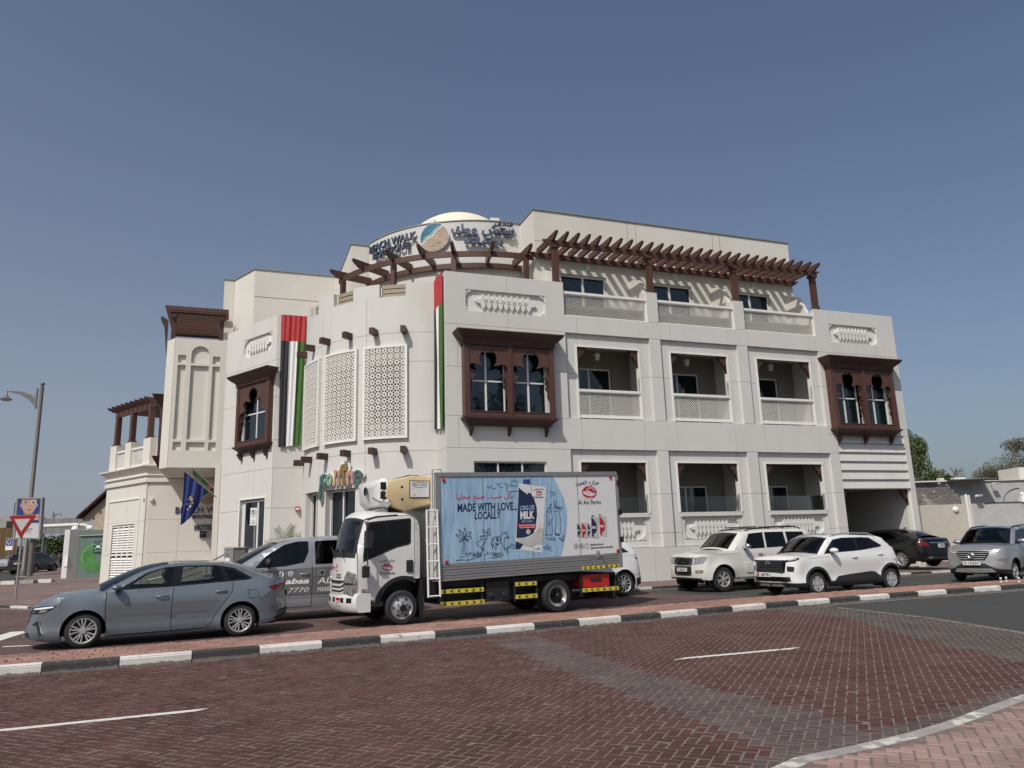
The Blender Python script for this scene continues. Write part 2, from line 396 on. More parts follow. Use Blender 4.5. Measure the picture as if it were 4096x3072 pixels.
def kerb_mat(name, paint):
    m, nt, b = new_mat(name); b.inputs['Roughness'].default_value = .8
    tc = nt.nodes.new('ShaderNodeTexCoord'); sp = nt.nodes.new('ShaderNodeSeparateXYZ'); g = nt.nodes.new('ShaderNodeNewGeometry'); nt.links.new(g.outputs['Position'], sp.inputs[0])
    n = nt.nodes.new('ShaderNodeTexNoise'); n.inputs['Scale'].default_value = 9; n.inputs['Detail'].default_value = 9; n.inputs['Roughness'].default_value = .7; nt.links.new(g.outputs['Position'], n.inputs['Vector'])
    ad = nt.nodes.new('ShaderNodeMath'); ad.operation = 'MULTIPLY_ADD'; nt.links.new(n.outputs['Fac'], ad.inputs[0]); ad.inputs[1].default_value = .11; nt.links.new(sp.outputs['Z'], ad.inputs[2])
    f = ramp(nt, ad.outputs[0], .100, .118)
    c = mix_rgb(nt, f, (.165, .155, .145), paint)
    f2 = ramp(nt, n.outputs['Fac'], .60, .66); c = mix_rgb(nt, f2, c, (.21, .20, .19))
    n3 = nt.nodes.new('ShaderNodeTexNoise'); n3.inputs['Scale'].default_value = 2.2; n3.inputs['Detail'].default_value = 8; nt.links.new(g.outputs['Position'], n3.inputs['Vector'])
    c = mix_rgb(nt, .4, c, n3.outputs['Fac'], 'OVERLAY')
    nt.links.new(c, b.inputs['Base Color']); bump(nt, b, n.outputs['Fac'], .35, .01); return m
M['kerbw'] = kerb_mat('kerb white paint', (.62, .60, .56)); M['kerbb'] = kerb_mat('kerb black paint', (.045, .044, .043))
pav = [o for o in bpy.data.objects if o.name == 'pavement'][0]
for k, (p, q, nn) in enumerate(pv):
    z = gh(*p); mb = MB()
    vs = []
    for (x, y) in (p, q):
        for off, zz in ((0, -.02), (0, .105), (-.02, .125), (-.16, .125), (-.16, -.02)): vs.append((x + nn[0] * (off + .02), y + nn[1] * (off + .02), zz + z))
    mb.add(vs, [(i, (i + 1) % 5, 5 + (i + 1) % 5, 5 + i) for i in range(5)] + [(0, 1, 2, 3, 4), (9, 8, 7, 6, 5)])
    mb.build('kerb_stone', M['kerbw'] if k % 2 else M['kerbb'], pav)
# the median: brick top, painted kerb stones along the near edge, flush white edging along the far one
med = sheet('median', KERB + offset(KERB, 1.6)[::-1], .1535, M['sandjoint'], 2.0); 
for k, (a, b) in enumerate(zip(KB, KB[1:])):
    if a[0] < -24 or a[0] > 44: continue
    t = Vector((b[0] - a[0], b[1] - a[1], 0)); L = t.length; t.normalize(); nn = Vector((-t.y, t.x, 0)); A = Vector((*a, 0)) + t * .006; B = Vector((*b, 0)) - t * .006
    mb = MB(); prof = [(-.015, -.02), (-.012, .135), (.02, .168), (.13, .170), (.14, .16), (.14, -.02)]
    j = random.uniform(-.006, .006)
    vs = [p + nn * (o_ + j) + Vector((0, 0, z + j * .5)) for p in (A, B) for o_, z in prof]
    mb.add(vs, [(i, (i + 1) % 6, 6 + (i + 1) % 6, 6 + i) for i in range(6)] + [tuple(range(6)), tuple(range(11, 5, -1))])
    mb.build('kerb_stone', M['kerbb'] if k % 2 else M['kerbw'], med)
fe = offset(KERB, 1.6); fe2 = offset(KERB, 1.72)
mb = MB(); n = len(fe)
mb.add([(x, y, .153) for x, y in fe] + [(x, y, .14) for x, y in fe2] + [(x, y, -.02) for x, y in fe2], [(i, i + 1, n + i + 1, n + i) for i in range(n - 1)] + [(n + i, n + i + 1, 2 * n + i + 1, 2 * n + i) for i in range(n - 1)])
mb.build('edging', M['kerbw'], med)
mb = MB()                                                              # gutter strip at the kerb foot
fg = offset(KERB, -.12); mb.add([(x, y, .004) for x, y in offset(KERB, -.01)] + [(x, y, .002) for x, y in fg], [(i, i + 1, n + i + 1, n + i) for i in range(n - 1)])
M['gutter'] = mat('gutter dust', (.17, .155, .14), .95, var=.2, vscale=4); o = mb.build('gutter', M['gutter']); o['kind'] = 'structure'
# ---- pavers of the near road, laid in herringbone
AX = Vector((sin(R(114)), cos(R(114)))); BX = Vector((sin(R(24)), cos(R(24))))
FOOT = [(1.2, 5.2), (2.15, 6.12), (2.74, 6.38), (3.54, 6.86), (4.36, 7.48), (4.97, 7.93), (6.2, 8.75), (8.2, 9.9), (11, 11.2)]
FOOTS = spline(FOOT, 8)
foot_poly = FOOTS + [(12, -2), (1.0, -2)]
band = [(-.55, 13.9), (.30, 14.3), (.85, 12.4), (1.55, 10.2), (2.25, 8.6), (2.85, 7.45), (3.0, 6.2), (2.0, 6.0), (1.72, 7.2), (1.15, 8.7), (.45, 10.8), (0, 12.2)]
road_poly = [p for p in KERB if -16 < p[0] < 7.3] + ASPH[:4] + [(9, 3), (-16, 3)]
COL1 = ((.076, .036, .031), (.092, .045, .039)); COLG = ((.082, .062, .060), (.102, .078, .075)); COLF = ((.25, .165, .14), (.30, .205, .175)); COLM = ((.27, .155, .122), (.31, .18, .145))
COLD = ((.070, .060, .054), (.088, .074, .066))
for nm, cc in (('pave_dark', COLD), ('pave_red', COL1), ('pave_grey', COLG), ('pave_foot', COLF), ('pave_med', COLM)):
    M[nm] = tint_mat(nm, cc); M[nm + '_o'] = tint_mat(nm + ' single', cc, obj_random=True)
sheet('road_bed', [p for p in KERB if -16 < p[0] < 7.3] + ASPH[:4] + [(9, -6), (-16, -6)], .0085, M['sandjoint'], 4)
def pavers(test, zf, U=.1, gap=.008, hb=True, ax=AX, bx=BX, bounds=None, z0=0.):
    """yields (centre, long axis, half length, half width, key)"""
    (xa, xb, ya, yb) = bounds; cs = [(xa, ya), (xb, ya), (xb, yb), (xa, yb)]
    us = [x * ax.x + y * ax.y for x, y in cs]; vs = [x * bx.x + y * bx.y for x, y in cs]
    for i in range(int(min(us) / U) - 2, int(max(us) / U) + 2):
        for j in range(int(min(vs) / U) - 2, int(max(vs) / U) + 2):
            t = (i - j) % 4
            if t == 0: cu, cv, hl = (i + 1) * U, (j + .5) * U, True
            elif t == 3: cu, cv, hl = (i + .5) * U, (j + 1) * U, False
            else: continue
            x = ax.x * cu + bx.x * cv; y = ax.y * cu + bx.y * cv
            if not (xa < x < xb and ya < y < yb): continue
            k = test(x, y)
            if k: yield x, y, hl, k
def pdist_(px, py, pl):
    best = 9.
    for (x0, y0), (x1, y1) in zip(pl, pl[1:]):
        dx, dy = x1 - x0, y1 - y0; t = max(0, min(1, ((px - x0) * dx + (py - y0) * dy) / (dx * dx + dy * dy + 1e-12))); best = min(best, math.hypot(px - x0 - t * dx, py - y0 - t * dy))
    return best
fdist = lambda x, y: min(math.dist((x, y), p) for p in FOOTS)
def test_near(x, y):
    # quick reject of what lies outside the picture
    if abs(x) > .72 * y + 1.2 or y < 5.2: return None
    if pip(x, y, foot_poly): return 'foot' if fdist(x, y) > .13 else None
    if not pip(x, y, road_poly): return None
    if y < 12 and x > .8 and fdist(x, y) < .3: return 'grey'
    if x > 5 and pdist_(x, y, ASPH) < 1.35 + .5 * sstep(16, 12, y): return 'dark'
    return 'grey' if pip(x, y, band) else 'red'
def brick_mesh(hl, m, U=.1, gap=.0065):
    a, b = (U - gap, U / 2 - gap) if hl else (U / 2 - gap, U - gap); mb = MB(); ch = .006
    c = lambda u, v, z: (AX.x * u + BX.x * v, AX.y * u + BX.y * v, z)
    vs = [c(su * a, sv * b, -.012) for su, sv in ((-1, -1), (1, -1), (1, 1), (-1, 1))] + [c(su * a, sv * b, .001) for su, sv in ((-1, -1), (1, -1), (1, 1), (-1, 1))] + [c(su * (a - ch), sv * (b - ch), .006) for su, sv in ((-1, -1), (1, -1), (1, 1), (-1, 1))]
    fs = [(8, 9, 10, 11)] + [(i, (i + 1) % 4, 4 + (i + 1) % 4, 4 + i) for i in range(4)] + [(4 + i, 4 + (i + 1) % 4, 8 + (i + 1) % 4, 8 + i) for i in range(4)]
    mb.add(vs, fs); return mb
allp = sorted(pavers(test_near, None, bounds=(-9.5, 9.5, 5.2, 19)), key=lambda p: p[0] ** 2 + p[1] ** 2)
road_near = [o for o in bpy.data.objects if o.name.startswith('road_bed')][0]
foot = sheet('footpath', foot_poly, .0145, M['sandjoint'], 3)
shared = {}
matof = {'dark': 'pave_dark', 'red': 'pave_red', 'grey': 'pave_grey', 'foot': 'pave_foot'}
def base_z(k): return .012 if k == 'foot' else .006
rest = {'dark': MB(), 'red': MB(), 'grey': MB(), 'foot': MB()}; tints = {'dark': [], 'red': [], 'grey': [], 'foot': []}
cnt = {'r': 0, 'f': 0}
rnd = random.Random(3)
for x, y, hl, k in allp:
    side = 'f' if k == 'foot' else 'r'
    if cnt[side] < 295:
        cnt[side] += 1
        key = (hl, k)
        if key not in shared:
            me = bpy.data.meshes.new('paver'); t = brick_mesh(hl, None); me.from_pydata(t.v, [], t.f); me.materials.append(M[matof[k] + '_o']); shared[key] = me
        o = bpy.data.objects.new('paver', shared[key]); COL.objects.link(o); o.parent = foot if side == 'f' else road_near
        o.location = (x, y, base_z(k) + rnd.uniform(-.0025, .0025)); o.rotation_euler = (rnd.uniform(-.012, .012), rnd.uniform(-.012, .012), rnd.uniform(-.015, .015))
    else:
        t = brick_mesh(hl, None); dz = base_z(k) + rnd.uniform(-.0025, .0025); tx = rnd.uniform(-.02, .02); ty = rnd.uniform(-.02, .02)
        rest[k].add([(vx + x, vy + y, vz + dz + vx * tx + vy * ty) for vx, vy, vz in t.v], t.f); tints[k].append(rnd.random())
for k in rest:
    if not rest[k].v: continue
    o = rest[k].build('pavers', M[matof[k]], foot if k == 'foot' else road_near, recalc=False, kind='stuff')
    at = o.data.attributes.new('tint', 'FLOAT', 'FACE'); n9 = len(rest[k].f) // len(tints[k])
    at.data.foreach_set('value', [t for t in tints[k] for _ in range(n9)])
# flush kerb of the footpath: painted concrete lengths
n = len(FOOTS); fo = offset(FOOTS, -.02); fi = offset(FOOTS, .11)
pts = resample(FOOTS, .62)
if True:
    for k, (a, b) in enumerate(zip(pts, pts[1:])):
        t = Vector((b[0] - a[0], b[1] - a[1], 0)).normalized(); nn = Vector((-t.y, t.x, 0)); A = Vector((*a, 0)) + t * .004; B = Vector((*b, 0)) - t * .004
        mb = MB(); vs = [p + nn * o_ + Vector((0, 0, z)) for p in (A, B) for o_, z in ((-.07, .0), (-.065, .018), (.065, .02), (.07, 0))]
        mb.add(vs, [(0, 1, 5, 4), (1, 2, 6, 5), (2, 3, 7, 6), (0, 1, 2, 3), (4, 5, 6, 7)])
        M.setdefault('fk_w', mat('worn white kerb paint', (.56, .54, .50), .85, var=.12, dirt=(.27, .25, .23), dlo=.44, dhi=.54, dscale=7, bmp=.3)); M.setdefault('fk_g', mat('grey worn kerb', (.30, .28, .26), .9, var=.15, dirt=(.4, .38, .35), dlo=.55, dhi=.62, dscale=6, bmp=.3))
        mb.build('kerb_stone', M['fk_w'] if k % 2 else M['fk_g'], foot)
# median bricks (joined: too flat to tell apart beyond a few)
mb = MB(); tt = []
fine = resample([p for p in KERB if -13 < p[0] < 20], .205); fn = normals2(fine); singles = 0
for k, (p, nn) in enumerate(zip(fine, fn)):
    tv = Vector((nn[1], -nn[0])); 
    for j in range(7):
        o0 = .155 + j * .205; sh = (.5 if j % 2 else 0) * .205
        c = Vector(p) + Vector(nn) * (o0 + .1) + tv * sh
        if not (abs(c.x) < .72 * c.y + 1): continue
        vs = []
        h2 = .0965; z = .156 + rnd.uniform(-.003, .003); tx = rnd.uniform(-.01, .01)
        for s_, zz in ((h2, -.012), (h2, .0), (h2 - .006, .005)):
            for a, b in ((-1, -1), (1, -1), (1, 1), (-1, 1)):
                q = c + tv * (a * s_) + Vector(nn) * (b * s_); vs.append((q.x, q.y, z + zz + tx * a))
        mb.add(vs, [(8, 9, 10, 11)] + [(i, (i + 1) % 4, 4 + (i + 1) % 4, 4 + i) for i in range(4)] + [(4 + i, 4 + (i + 1) % 4, 8 + (i + 1) % 4, 8 + i) for i in range(4)]); tt.append(rnd.random())
o = mb.build('pavers', M['pave_med'], med, recalc=False, kind='stuff'); at = o.data.attributes.new('tint', 'FLOAT', 'FACE'); at.data.foreach_set('value', [t for t in tt for _ in range(9)])
# ---- road paint
M['paint'] = mat('road paint', (.66, .65, .61), .7, var=.06, dirt=(.33, .28, .25), dlo=.57, dhi=.68, dscale=9, bmp=.3)
def stripe(a, b, wd, z=.015, name='lane_mark', cut=0.):
    A = Vector((*a, 0)); B = Vector((*b, 0)); t = (B - A).normalized(); nn = Vector((-t.y, t.x, 0)); mb = MB()
    vs = [A - nn * wd / 2 - t * cut, B - nn * wd / 2 - t * cut, B + nn * wd / 2 + t * cut, A + nn * wd / 2 + t * cut]
    mb.add([(v.x, v.y, z) for v in vs] + [(v.x, v.y, z - .004) for v in vs], [(0, 1, 2, 3), (0, 1, 5, 4), (1, 2, 6, 5), (2, 3, 7, 6), (3, 0, 4, 7)])
    o = mb.build(name, M['paint']); o['kind'] = 'structure'; return o
stripe((-7.4, 6.95), (-3.42, 8.57), .10, cut=.06); stripe((2.22, 11.07), (4.09, 11.74), .10, cut=.12)
stripe((11.45, 17.3), (14.5, 18.6), .12, .003)
for a, b in zip(ASPH, ASPH[1:4]):
    o = stripe(a, b, .14, .012, 'concrete_edging'); o.data.materials[0] = M['gutter']
stripe((-10.0, 15.2), (-9.5, 15.25), .1, .006); stripe((-10.9, 15.9), (-11.6, 18.2), .42, .006)
# ------------------------------------------------------------------ the hotel (local frame: x along the long front, y into the building)
hotel = empty('hotel_building', HO, R(20.5), 'white three storey hotel with round corner tower, brown bay windows and rooftop dome', 'hotel')
F1 = ID
ED = (-.492, .8706); EI = (.8706, .492)                              # the splayed left front: direction and inward normal
LW0 = (-5.59, 7.18); FL = frame(LW0, ED, EI)
TC = (.88, 6.57); TR = 5.27                                           # corner tower
DC = (3.90, 9.04); DR = 5.73                                          # sign drum
HT0 = (-11.36, 17.95); FH = frame(HT0, (1, 0), (0, 1)); FHL = frame(HT0, ED, EI)   # low entrance block: right and left faces
G = .012
def panelize(fr, rows, u0, u1, w0, w1, holes=(), name='wall_panel', m=None, parent=hotel):
    """plaster panels with open joints: rows (z0, z1, [vertical joints])"""
    for z0, z1, vj in rows:
        cs = [u0] + [v for v in vj if u0 < v < u1] + [u1]
        for a, b in zip(cs, cs[1:]):
            pa = a + (G / 2 if a > u0 else 0); pb = b - (G / 2 if b < u1 else 0); q0, q1 = z0 + G / 2, z1 - G / 2
            hs = [h for h in holes if h[0] < pb and h[1] > pa and h[2] < q1 and h[3] > q0]
            us = sorted({pa, pb} | {x for h in hs for x in h[:2] if pa < x < pb}); zs = sorted({q0, q1} | {x for h in hs for x in h[2:4] if q0 < x < q1})
            mb = MB()
            for ua, ub in zip(us, us[1:]):
                run = None
                for za, zb in list(zip(zs, zs[1:])) + [(None, None)]:
                    solid = za is not None and not any(h[0] < (ua + ub) / 2 < h[1] and h[2] < (za + zb) / 2 < h[3] for h in hs)
                    if solid: run = (run[0] if run else za, zb)
                    elif run: mb.box(ua, ub, w0, w1, run[0], run[1], fr); run = None
            if mb.v: mb.build(name, m or M['plaster'], parent)
def part(name, m, fn, parent=hotel, smooth=None, kind=None):
    mb = MB(); fn(mb); return mb.build(name, m, parent, smooth=smooth, kind=kind)
VJ = [5.37, 8.13, 9.62, 12.42, 13.92, 16.82]
# --- long front: first wing
panelize(F1, [(9.73, 11.78, [2.47])], 0, 4.85, 0, .14, [(.8, 4.06, 10.28, 11.13)])
panelize(F1, [(8.1, 9.73, [.46, 2.45]), (6.27, 8.1, []), (5.1, 6.27, [.46]), (3.4, 5.1, []), (1.37, 3.4, []), (.1, 1.37, [])], 0, 4.85, 0, .14, [(.85, 3.9, 6.38, 8.72), (1.0, 3.85, .5, 4.62)])
# spandrel bands, piers, plinth
panelize(F1, [(9.71, 10.42, VJ), (5.11, 6.30, VJ)], 4.85, 17.28, 0, .14)
panelize(F1, [(.1, 1.37, [5.3, 8.18, 9.7, 12.4, 13.9, 16.8])], 4.85, 17.78, -.03, .14, m=M['plaster'])
for a, b in ((8.63, 9.13), (12.93, 13.44)):
    panelize(F1, [(10.42, 11.72, [])], a, b, 0, .42, name='pier')
    panelize(F1, [(6.30, 8.1, []), (8.1, 9.71, [])], a, b, 0, .14, name='pilaster'); panelize(F1, [(1.37, 1.9, []), (1.9, 3.4, []), (3.4, 5.11, [])], a, b, 0, .14, name='pilaster')
# second wing
panelize(F1, [(9.69, 11.70, [19.5])], 17.28, 21.93, 0, .14, [(18.06, 20.86, 10.19, 11.05)])
panelize(F1, [(8.1, 9.69, [17.87, 19.5]), (6.28, 8.1, [])], 17.28, 21.93, 0, .14, [(17.7, 20.9, 6.38, 8.72)])
panelize(F1, [(5.95, 6.28, [17.80])], 17.28, 21.93, 0, .14)
panelize(F1, [(1.37, 1.9, []), (1.9, 3.4, []), (3.4, 5.11, []), (5.11, 5.95, [])], 17.28, 17.78, 0, .14)
panelize(F1, [(.1, 1.7, []), (1.7, 3.55, []), (3.55, 5.95, [])], 21.65, 21.93, 0, .14)
for k in range(6):                                                     # lapped boards over the garage mouth
    z0 = 3.55 + k * .40; z1 = z0 + .40
    part('board', M['plaster'], lambda mb: mb.add([(17.78, .10, z0 + .035), (21.65, .10, z0 + .035), (21.65, .0, z0 + .035), (17.78, .0, z0 + .035), (17.78, .14, z1 + .03), (21.65, .14, z1 + .03), (21.65, .085, z1 + .03), (17.78, .085, z1 + .03)],
         [(0, 1, 2, 3), (4, 5, 6, 7), (0, 1, 5, 4), (2, 3, 7, 6), (0, 3, 7, 4), (1, 2, 6, 5)]))
# recessed bays round the openings
BAYS = [(4.85, 8.63, 5.37, 8.11, 5.31, 8.14), (9.13, 12.93, 9.64, 12.40, 9.57, 12.45), (13.44, 17.28, 13.95, 16.79, 13.88, 16.83)]
for a, b, p, q, lp, lq in BAYS:
    panelize(F1, [(8.1, 9.71, [p, q]), (6.30, 8.1, [])], a, b, .12, .26, [(p, q, 6.30, 9.19)])
    panelize(F1, [(3.4, 5.11, [lp, lq]), (1.9, 3.4, []), (1.37, 1.9, [])], a, b, .12, .26, [(lp, lq, 1.37, 4.63)])
# core walls, slabs and loggias
def core(mb):
    mb.box(.14, 4.85, .14, .34, .1, 5.0); mb.box(4.85, 17.78, .14, .3, .1, 1.36)
    mb.box(4.86, 17.27, .16, .36, 5.12, 6.28); mb.box(4.86, 17.27, .16, .36, 9.72, 10.40)
    mb.box(0.01, 4.84, .145, .36, 8.74, 11.74); mb.box(17.3, 21.9, .145, .36, 8.74, 11.66); mb.box(.01, .84, .145, .3, 5.0, 8.74); mb.box(3.92, 4.84, .145, .3, 5.0, 8.74); mb.box(.84, 3.92, .145, .3, 5.0, 6.37)
    mb.box(17.3, 17.69, .145, .3, 3.6, 8.74); mb.box(20.91, 21.9, .145, .3, 3.6, 8.74); mb.box(17.69, 20.91, .145, .3, 3.6, 6.37)
    for a, b in ((8.63, 9.13), (12.93, 13.44)): mb.box(a + .02, b - .02, .16, 2.0, .1, 10.2)
    mb.box(4.60, 4.84, .36, 2.0, .1, 10.2); mb.box(17.3, 17.72, .36, 9, .1, 10.2); mb.box(21.68, 21.93, .14, 13, .1, 11.68)
    for a, b, p, q, lp, lq in BAYS:
        for x0, x1 in ((a + .01, p - .01), (q + .01, b - .01)): mb.box(x0, x1, .27, .36, 6.3, 9.7)
        mb.box(p - .01, q + .01, .27, .36, 9.20, 9.7); mb.box(lp - .01, lq + .01, .27, .36, 4.64, 5.1)
        for x0, x1 in ((a + .01, lp - .01), (lq + .01, b - .01)): mb.box(x0, x1, .27, .36, 1.37, 5.1)
part('wall', M['plaster'], core)
def slabs(mb):
    mb.box(4.85, 17.28, .36, 2.0, 9.50, 10.30); mb.box(4.85, 17.28, .36, 2.0, 4.95, 6.34); mb.box(4.85, 17.28, .3, 2.0, .1, 1.45)
    mb.box(0, 21.9, .36, 13.5, 10.9, 11.0); mb.box(.34, 4.6, .36, 8, 4.9, 5.1); mb.box(17.72, 21.68, .36, 13, 3.58, 3.75)
part('floor_slab', M['plaster_shade'], slabs)
def back(mb):
    wins = [(6.2, 7.72, 6.5, 8.78), (10.5, 12.08, 6.5, 8.78), (14.8, 16.38, 6.5, 8.78), (6.2, 7.72, 1.5, 3.85), (10.5, 12.08, 1.5, 3.85), (14.8, 16.38, 1.5, 3.85)]
    us = sorted({4.85, 17.3} | {x for w in wins for x in w[:2]}); zs = sorted({.1, 10.3} | {x for w in wins for x in w[2:]})
    for a, b in zip(us, us[1:]):
        for c, e in zip(zs, zs[1:]):
            if not any(w[0] < (a + b) / 2 < w[1] and w[2] < (c + e) / 2 < w[3] for w in wins): mb.box(a, b, 1.8, 2.0, c, e)
part('loggia_wall', M['plaster_shade'], back)
part('garage_wall', M['plaster_shade'], lambda mb: (mb.box(17.72, 21.68, 10.5, 10.7, .1, 3.6), mb.box(19.9, 20.2, 6, 6.3, .1, 3.58)))
part('garage_floor', M['conc'], lambda mb: mb.box(17.72, 21.68, .1, 10.5, .1, .135))
part('core_wall', M['plaster2'], lambda mb: (mb.box(4.4, 21.6, 9, 13, 3.8, 10.9), mb.box(21.5, 21.68, 2, 13, 10.9, 11.65), mb.box(0, 21.68, 13.2, 13.5, .1, 11.6)))
# --- windows
def window(fr, u0, u1, z0, z1, w=.0, mull=(), trans=(), fw=.07, parent=hotel, name='window', depth=.06, glass=None):
    mb = MB(); mb.box(u0, u1, w, w + depth, z0, z0 + fw, fr); mb.box(u0, u1, w, w + depth, z1 - fw, z1, fr)
    mb.box(u0, u0 + fw, w, w + depth, z0 + fw, z1 - fw, fr); mb.box(u1 - fw, u1, w, w + depth, z0 + fw, z1 - fw, fr)
    us = [u0 + fw] + sorted(mull) + [u1 - fw]
    for x in mull: mb.box(x - fw * .6, x + fw * .6, w + .003, w + depth - .003, z0 + fw, z1 - fw, fr)
    for z in trans:
        for a, b in zip(us, us[1:]): mb.box(a + (fw * .6 if a in mull else 0), b - (fw * .6 if b in mull else 0), w + .006, w + depth - .006, z - fw / 2, z + fw / 2, fr)
    o = mb.build(name, M['wframe'], parent)
    zs = [z0 + fw] + sorted(trans) + [z1 - fw]
    for a, b in zip(us, us[1:]):
        for c, e in zip(zs, zs[1:]):
            g = MB(); g.box(a, b, w + depth * .55, w + depth * .75, c, e, fr); g.build('pane', glass or M['wglass'], o)
    return o
for (u0, u1, z0, z1) in ((6.2, 7.72, 6.5, 8.78), (10.5, 12.08, 6.5, 8.78), (14.8, 16.38, 6.5, 8.78), (6.2, 7.72, 1.5, 3.85), (10.5, 12.08, 1.5, 3.85), (14.8, 16.38, 1.5, 3.85)):
    window(F1, u0 + .003, u1 - .003, z0 + .003, z1 - .003, 1.86, [u0 + .5]); 
    part('window_surround', M['plaster_shade'], lambda mb: (mb.box(u0 - .1, u0, 1.77, 1.80, z0, z1 + .1), mb.box(u1, u1 + .1, 1.77, 1.80, z0, z1 + .1), mb.box(u0, u1, 1.77, 1.80, z1, z1 + .1)))
window(F1, 1.003, 3.847, .503, 4.617, .08, [1.95, 2.9], [3.4, 4.1], .05)
# --- opening trims, brackets, lanterns, balcony fronts
def lattice(fr, u0, u1, z0, z1, w, sp, wd, parent, dep=.03):
    mb = MB(); H = z1 - z0; L = u1 - u0; k = -int(H / sp) - 1
    while k * sp < L:
        for sg in (1, -1):
            a = u0 + k * sp if sg > 0 else u0 + k * sp + H
            # line from (a, z0) at 45 degrees, clipped
            t0 = max(0, (u0 - a) * sg if sg > 0 else (a - u1)); t1 = min(H, (u1 - a) if sg > 0 else (a - u0))
            if t1 - t0 > .02:
                p = (a + sg * t0, z0 + t0); q = (a + sg * t1, z0 + t1); h = wd * .7071 / 1; ww = w + (.0 if sg > 0 else dep * .5)
                vs = [fr(x + du, y, z) for x, z in (p, q) for du, y in ((-h, ww), (h, ww), (h, ww + dep * .55), (-h, ww + dep * .55))]
                mb.add(vs, [(0, 1, 5, 4), (1, 2, 6, 5), (2, 3, 7, 6), (3, 0, 4, 7)])
        k += 1
    return mb.build('lattice', M['lattice'], parent, recalc=False, kind='stuff')
def balcony(fr, u0, u1, z0, z1, w=.1, low=.08, parent=hotel, sp=.116, wd=.015):
    mb = MB(); mb.box(u0, u1, w - .05, w + .12, z1 - .10, z1, fr)                        # rounded coping
    mb.box(u0, u1, w - .03, w + .10, z1 - .13, z1 - .10, fr)
    o = mb.build('balcony_rail', M['trim'], parent)
    b = MB(); b.box(u0, u1, w, w + .08, z0, z0 + low, fr); b.box(u0, u0 + .05, w, w + .08, z0 + low, z1 - .13, fr); b.box(u1 - .05, u1, w, w + .08, z0 + low, z1 - .13, fr); b.build('rail_frame', M['trim'], o)
    lattice(fr, u0 + .05, u1 - .05, z0 + low, z1 - .13, w + .02, sp, wd, o)
    return o
for a, b in ((4.86, 8.63), (9.13, 12.93), (13.44, 17.28)): balcony(F1, a, b, 10.42, 11.44, .10, .05)
def bracket_loops(s, right):                                        # carved corner bracket
    P = [(0, 0), (.42, 0), (.40, -.06), (.34, -.10), (.33, -.2), (.27, -.27), (.18, -.28), (.20, -.36), (.13, -.42), (.06, -.42), (.07, -.52), (.03, -.60), (.05, -.66), (0, -.70)]
    return [[((-x if right else x) * s, z * s) for x, z in P]]
def opening(u0, u1, z0, z1, rail):
    part('opening_trim', M['trim'], lambda mb: (mb.box(u0 - .07, u0, .09, .30, z0, z1 + .07), mb.box(u1, u1 + .07, .09, .30, z0, z1 + .07), mb.box(u0, u1, .09, .30, z1, z1 + .07)))
    for right in (0, 1):
        L = [[((u1 if right else u0) + x, z1 + z) for x, z in l] for l in bracket_loops(1.0, right)]
        part('bracket', M['wood2'], lambda mb: mb.plate(L, .16, .28))
for a, b, p, q, lp, lq in BAYS:
    opening(p, q, 6.33, 9.19, 1); balcony(F1, p + .003, q - .003, 6.36, 7.49, .13, .12, sp=.108, wd=.018)
    opening(lp, lq, 2.68, 4.63, 0)
opening(17.78, 21.58, .13, 3.55, 0)
def lantern(x, y, z):
    mb = MB(); mb.tube([(x, y, z + .42), (x, y, z + .16)], .008, 6); mb.frust((x - .1, x + .1, y - .1, y + .1), z + .1, (x - .02, x + .02, y - .02, y + .02), z + .18)
    for i in range(4):
        for j in range(2):
            c = [(x - .085, y - .085), (x + .085, y - .085), (x + .085, y + .085), (x - .085, y + .085)]; e = [(x - .055, y - .055), (x + .055, y - .055), (x + .055, y + .055), (x - .055, y + .055)]
        mb.bar((*c[i], z + .1), (*e[i], z - .12), .02, .02)
    mb.frust((x - .06, x + .06, y - .06, y + .06), z - .15, (x - .06, x + .06, y - .06, y + .06), z - .12)
    o = mb.build('lantern', M['trim'], hotel); g = MB(); g.frust((x - .05, x + .05, y - .05, y + .05), z - .12, (x - .078, x + .078, y - .078, y + .078), z + .1); g.build('lantern_pane', M['relief'], o)
for x in (6.70, 10.99, 15.4): lantern(x, 1.0, 9.08)
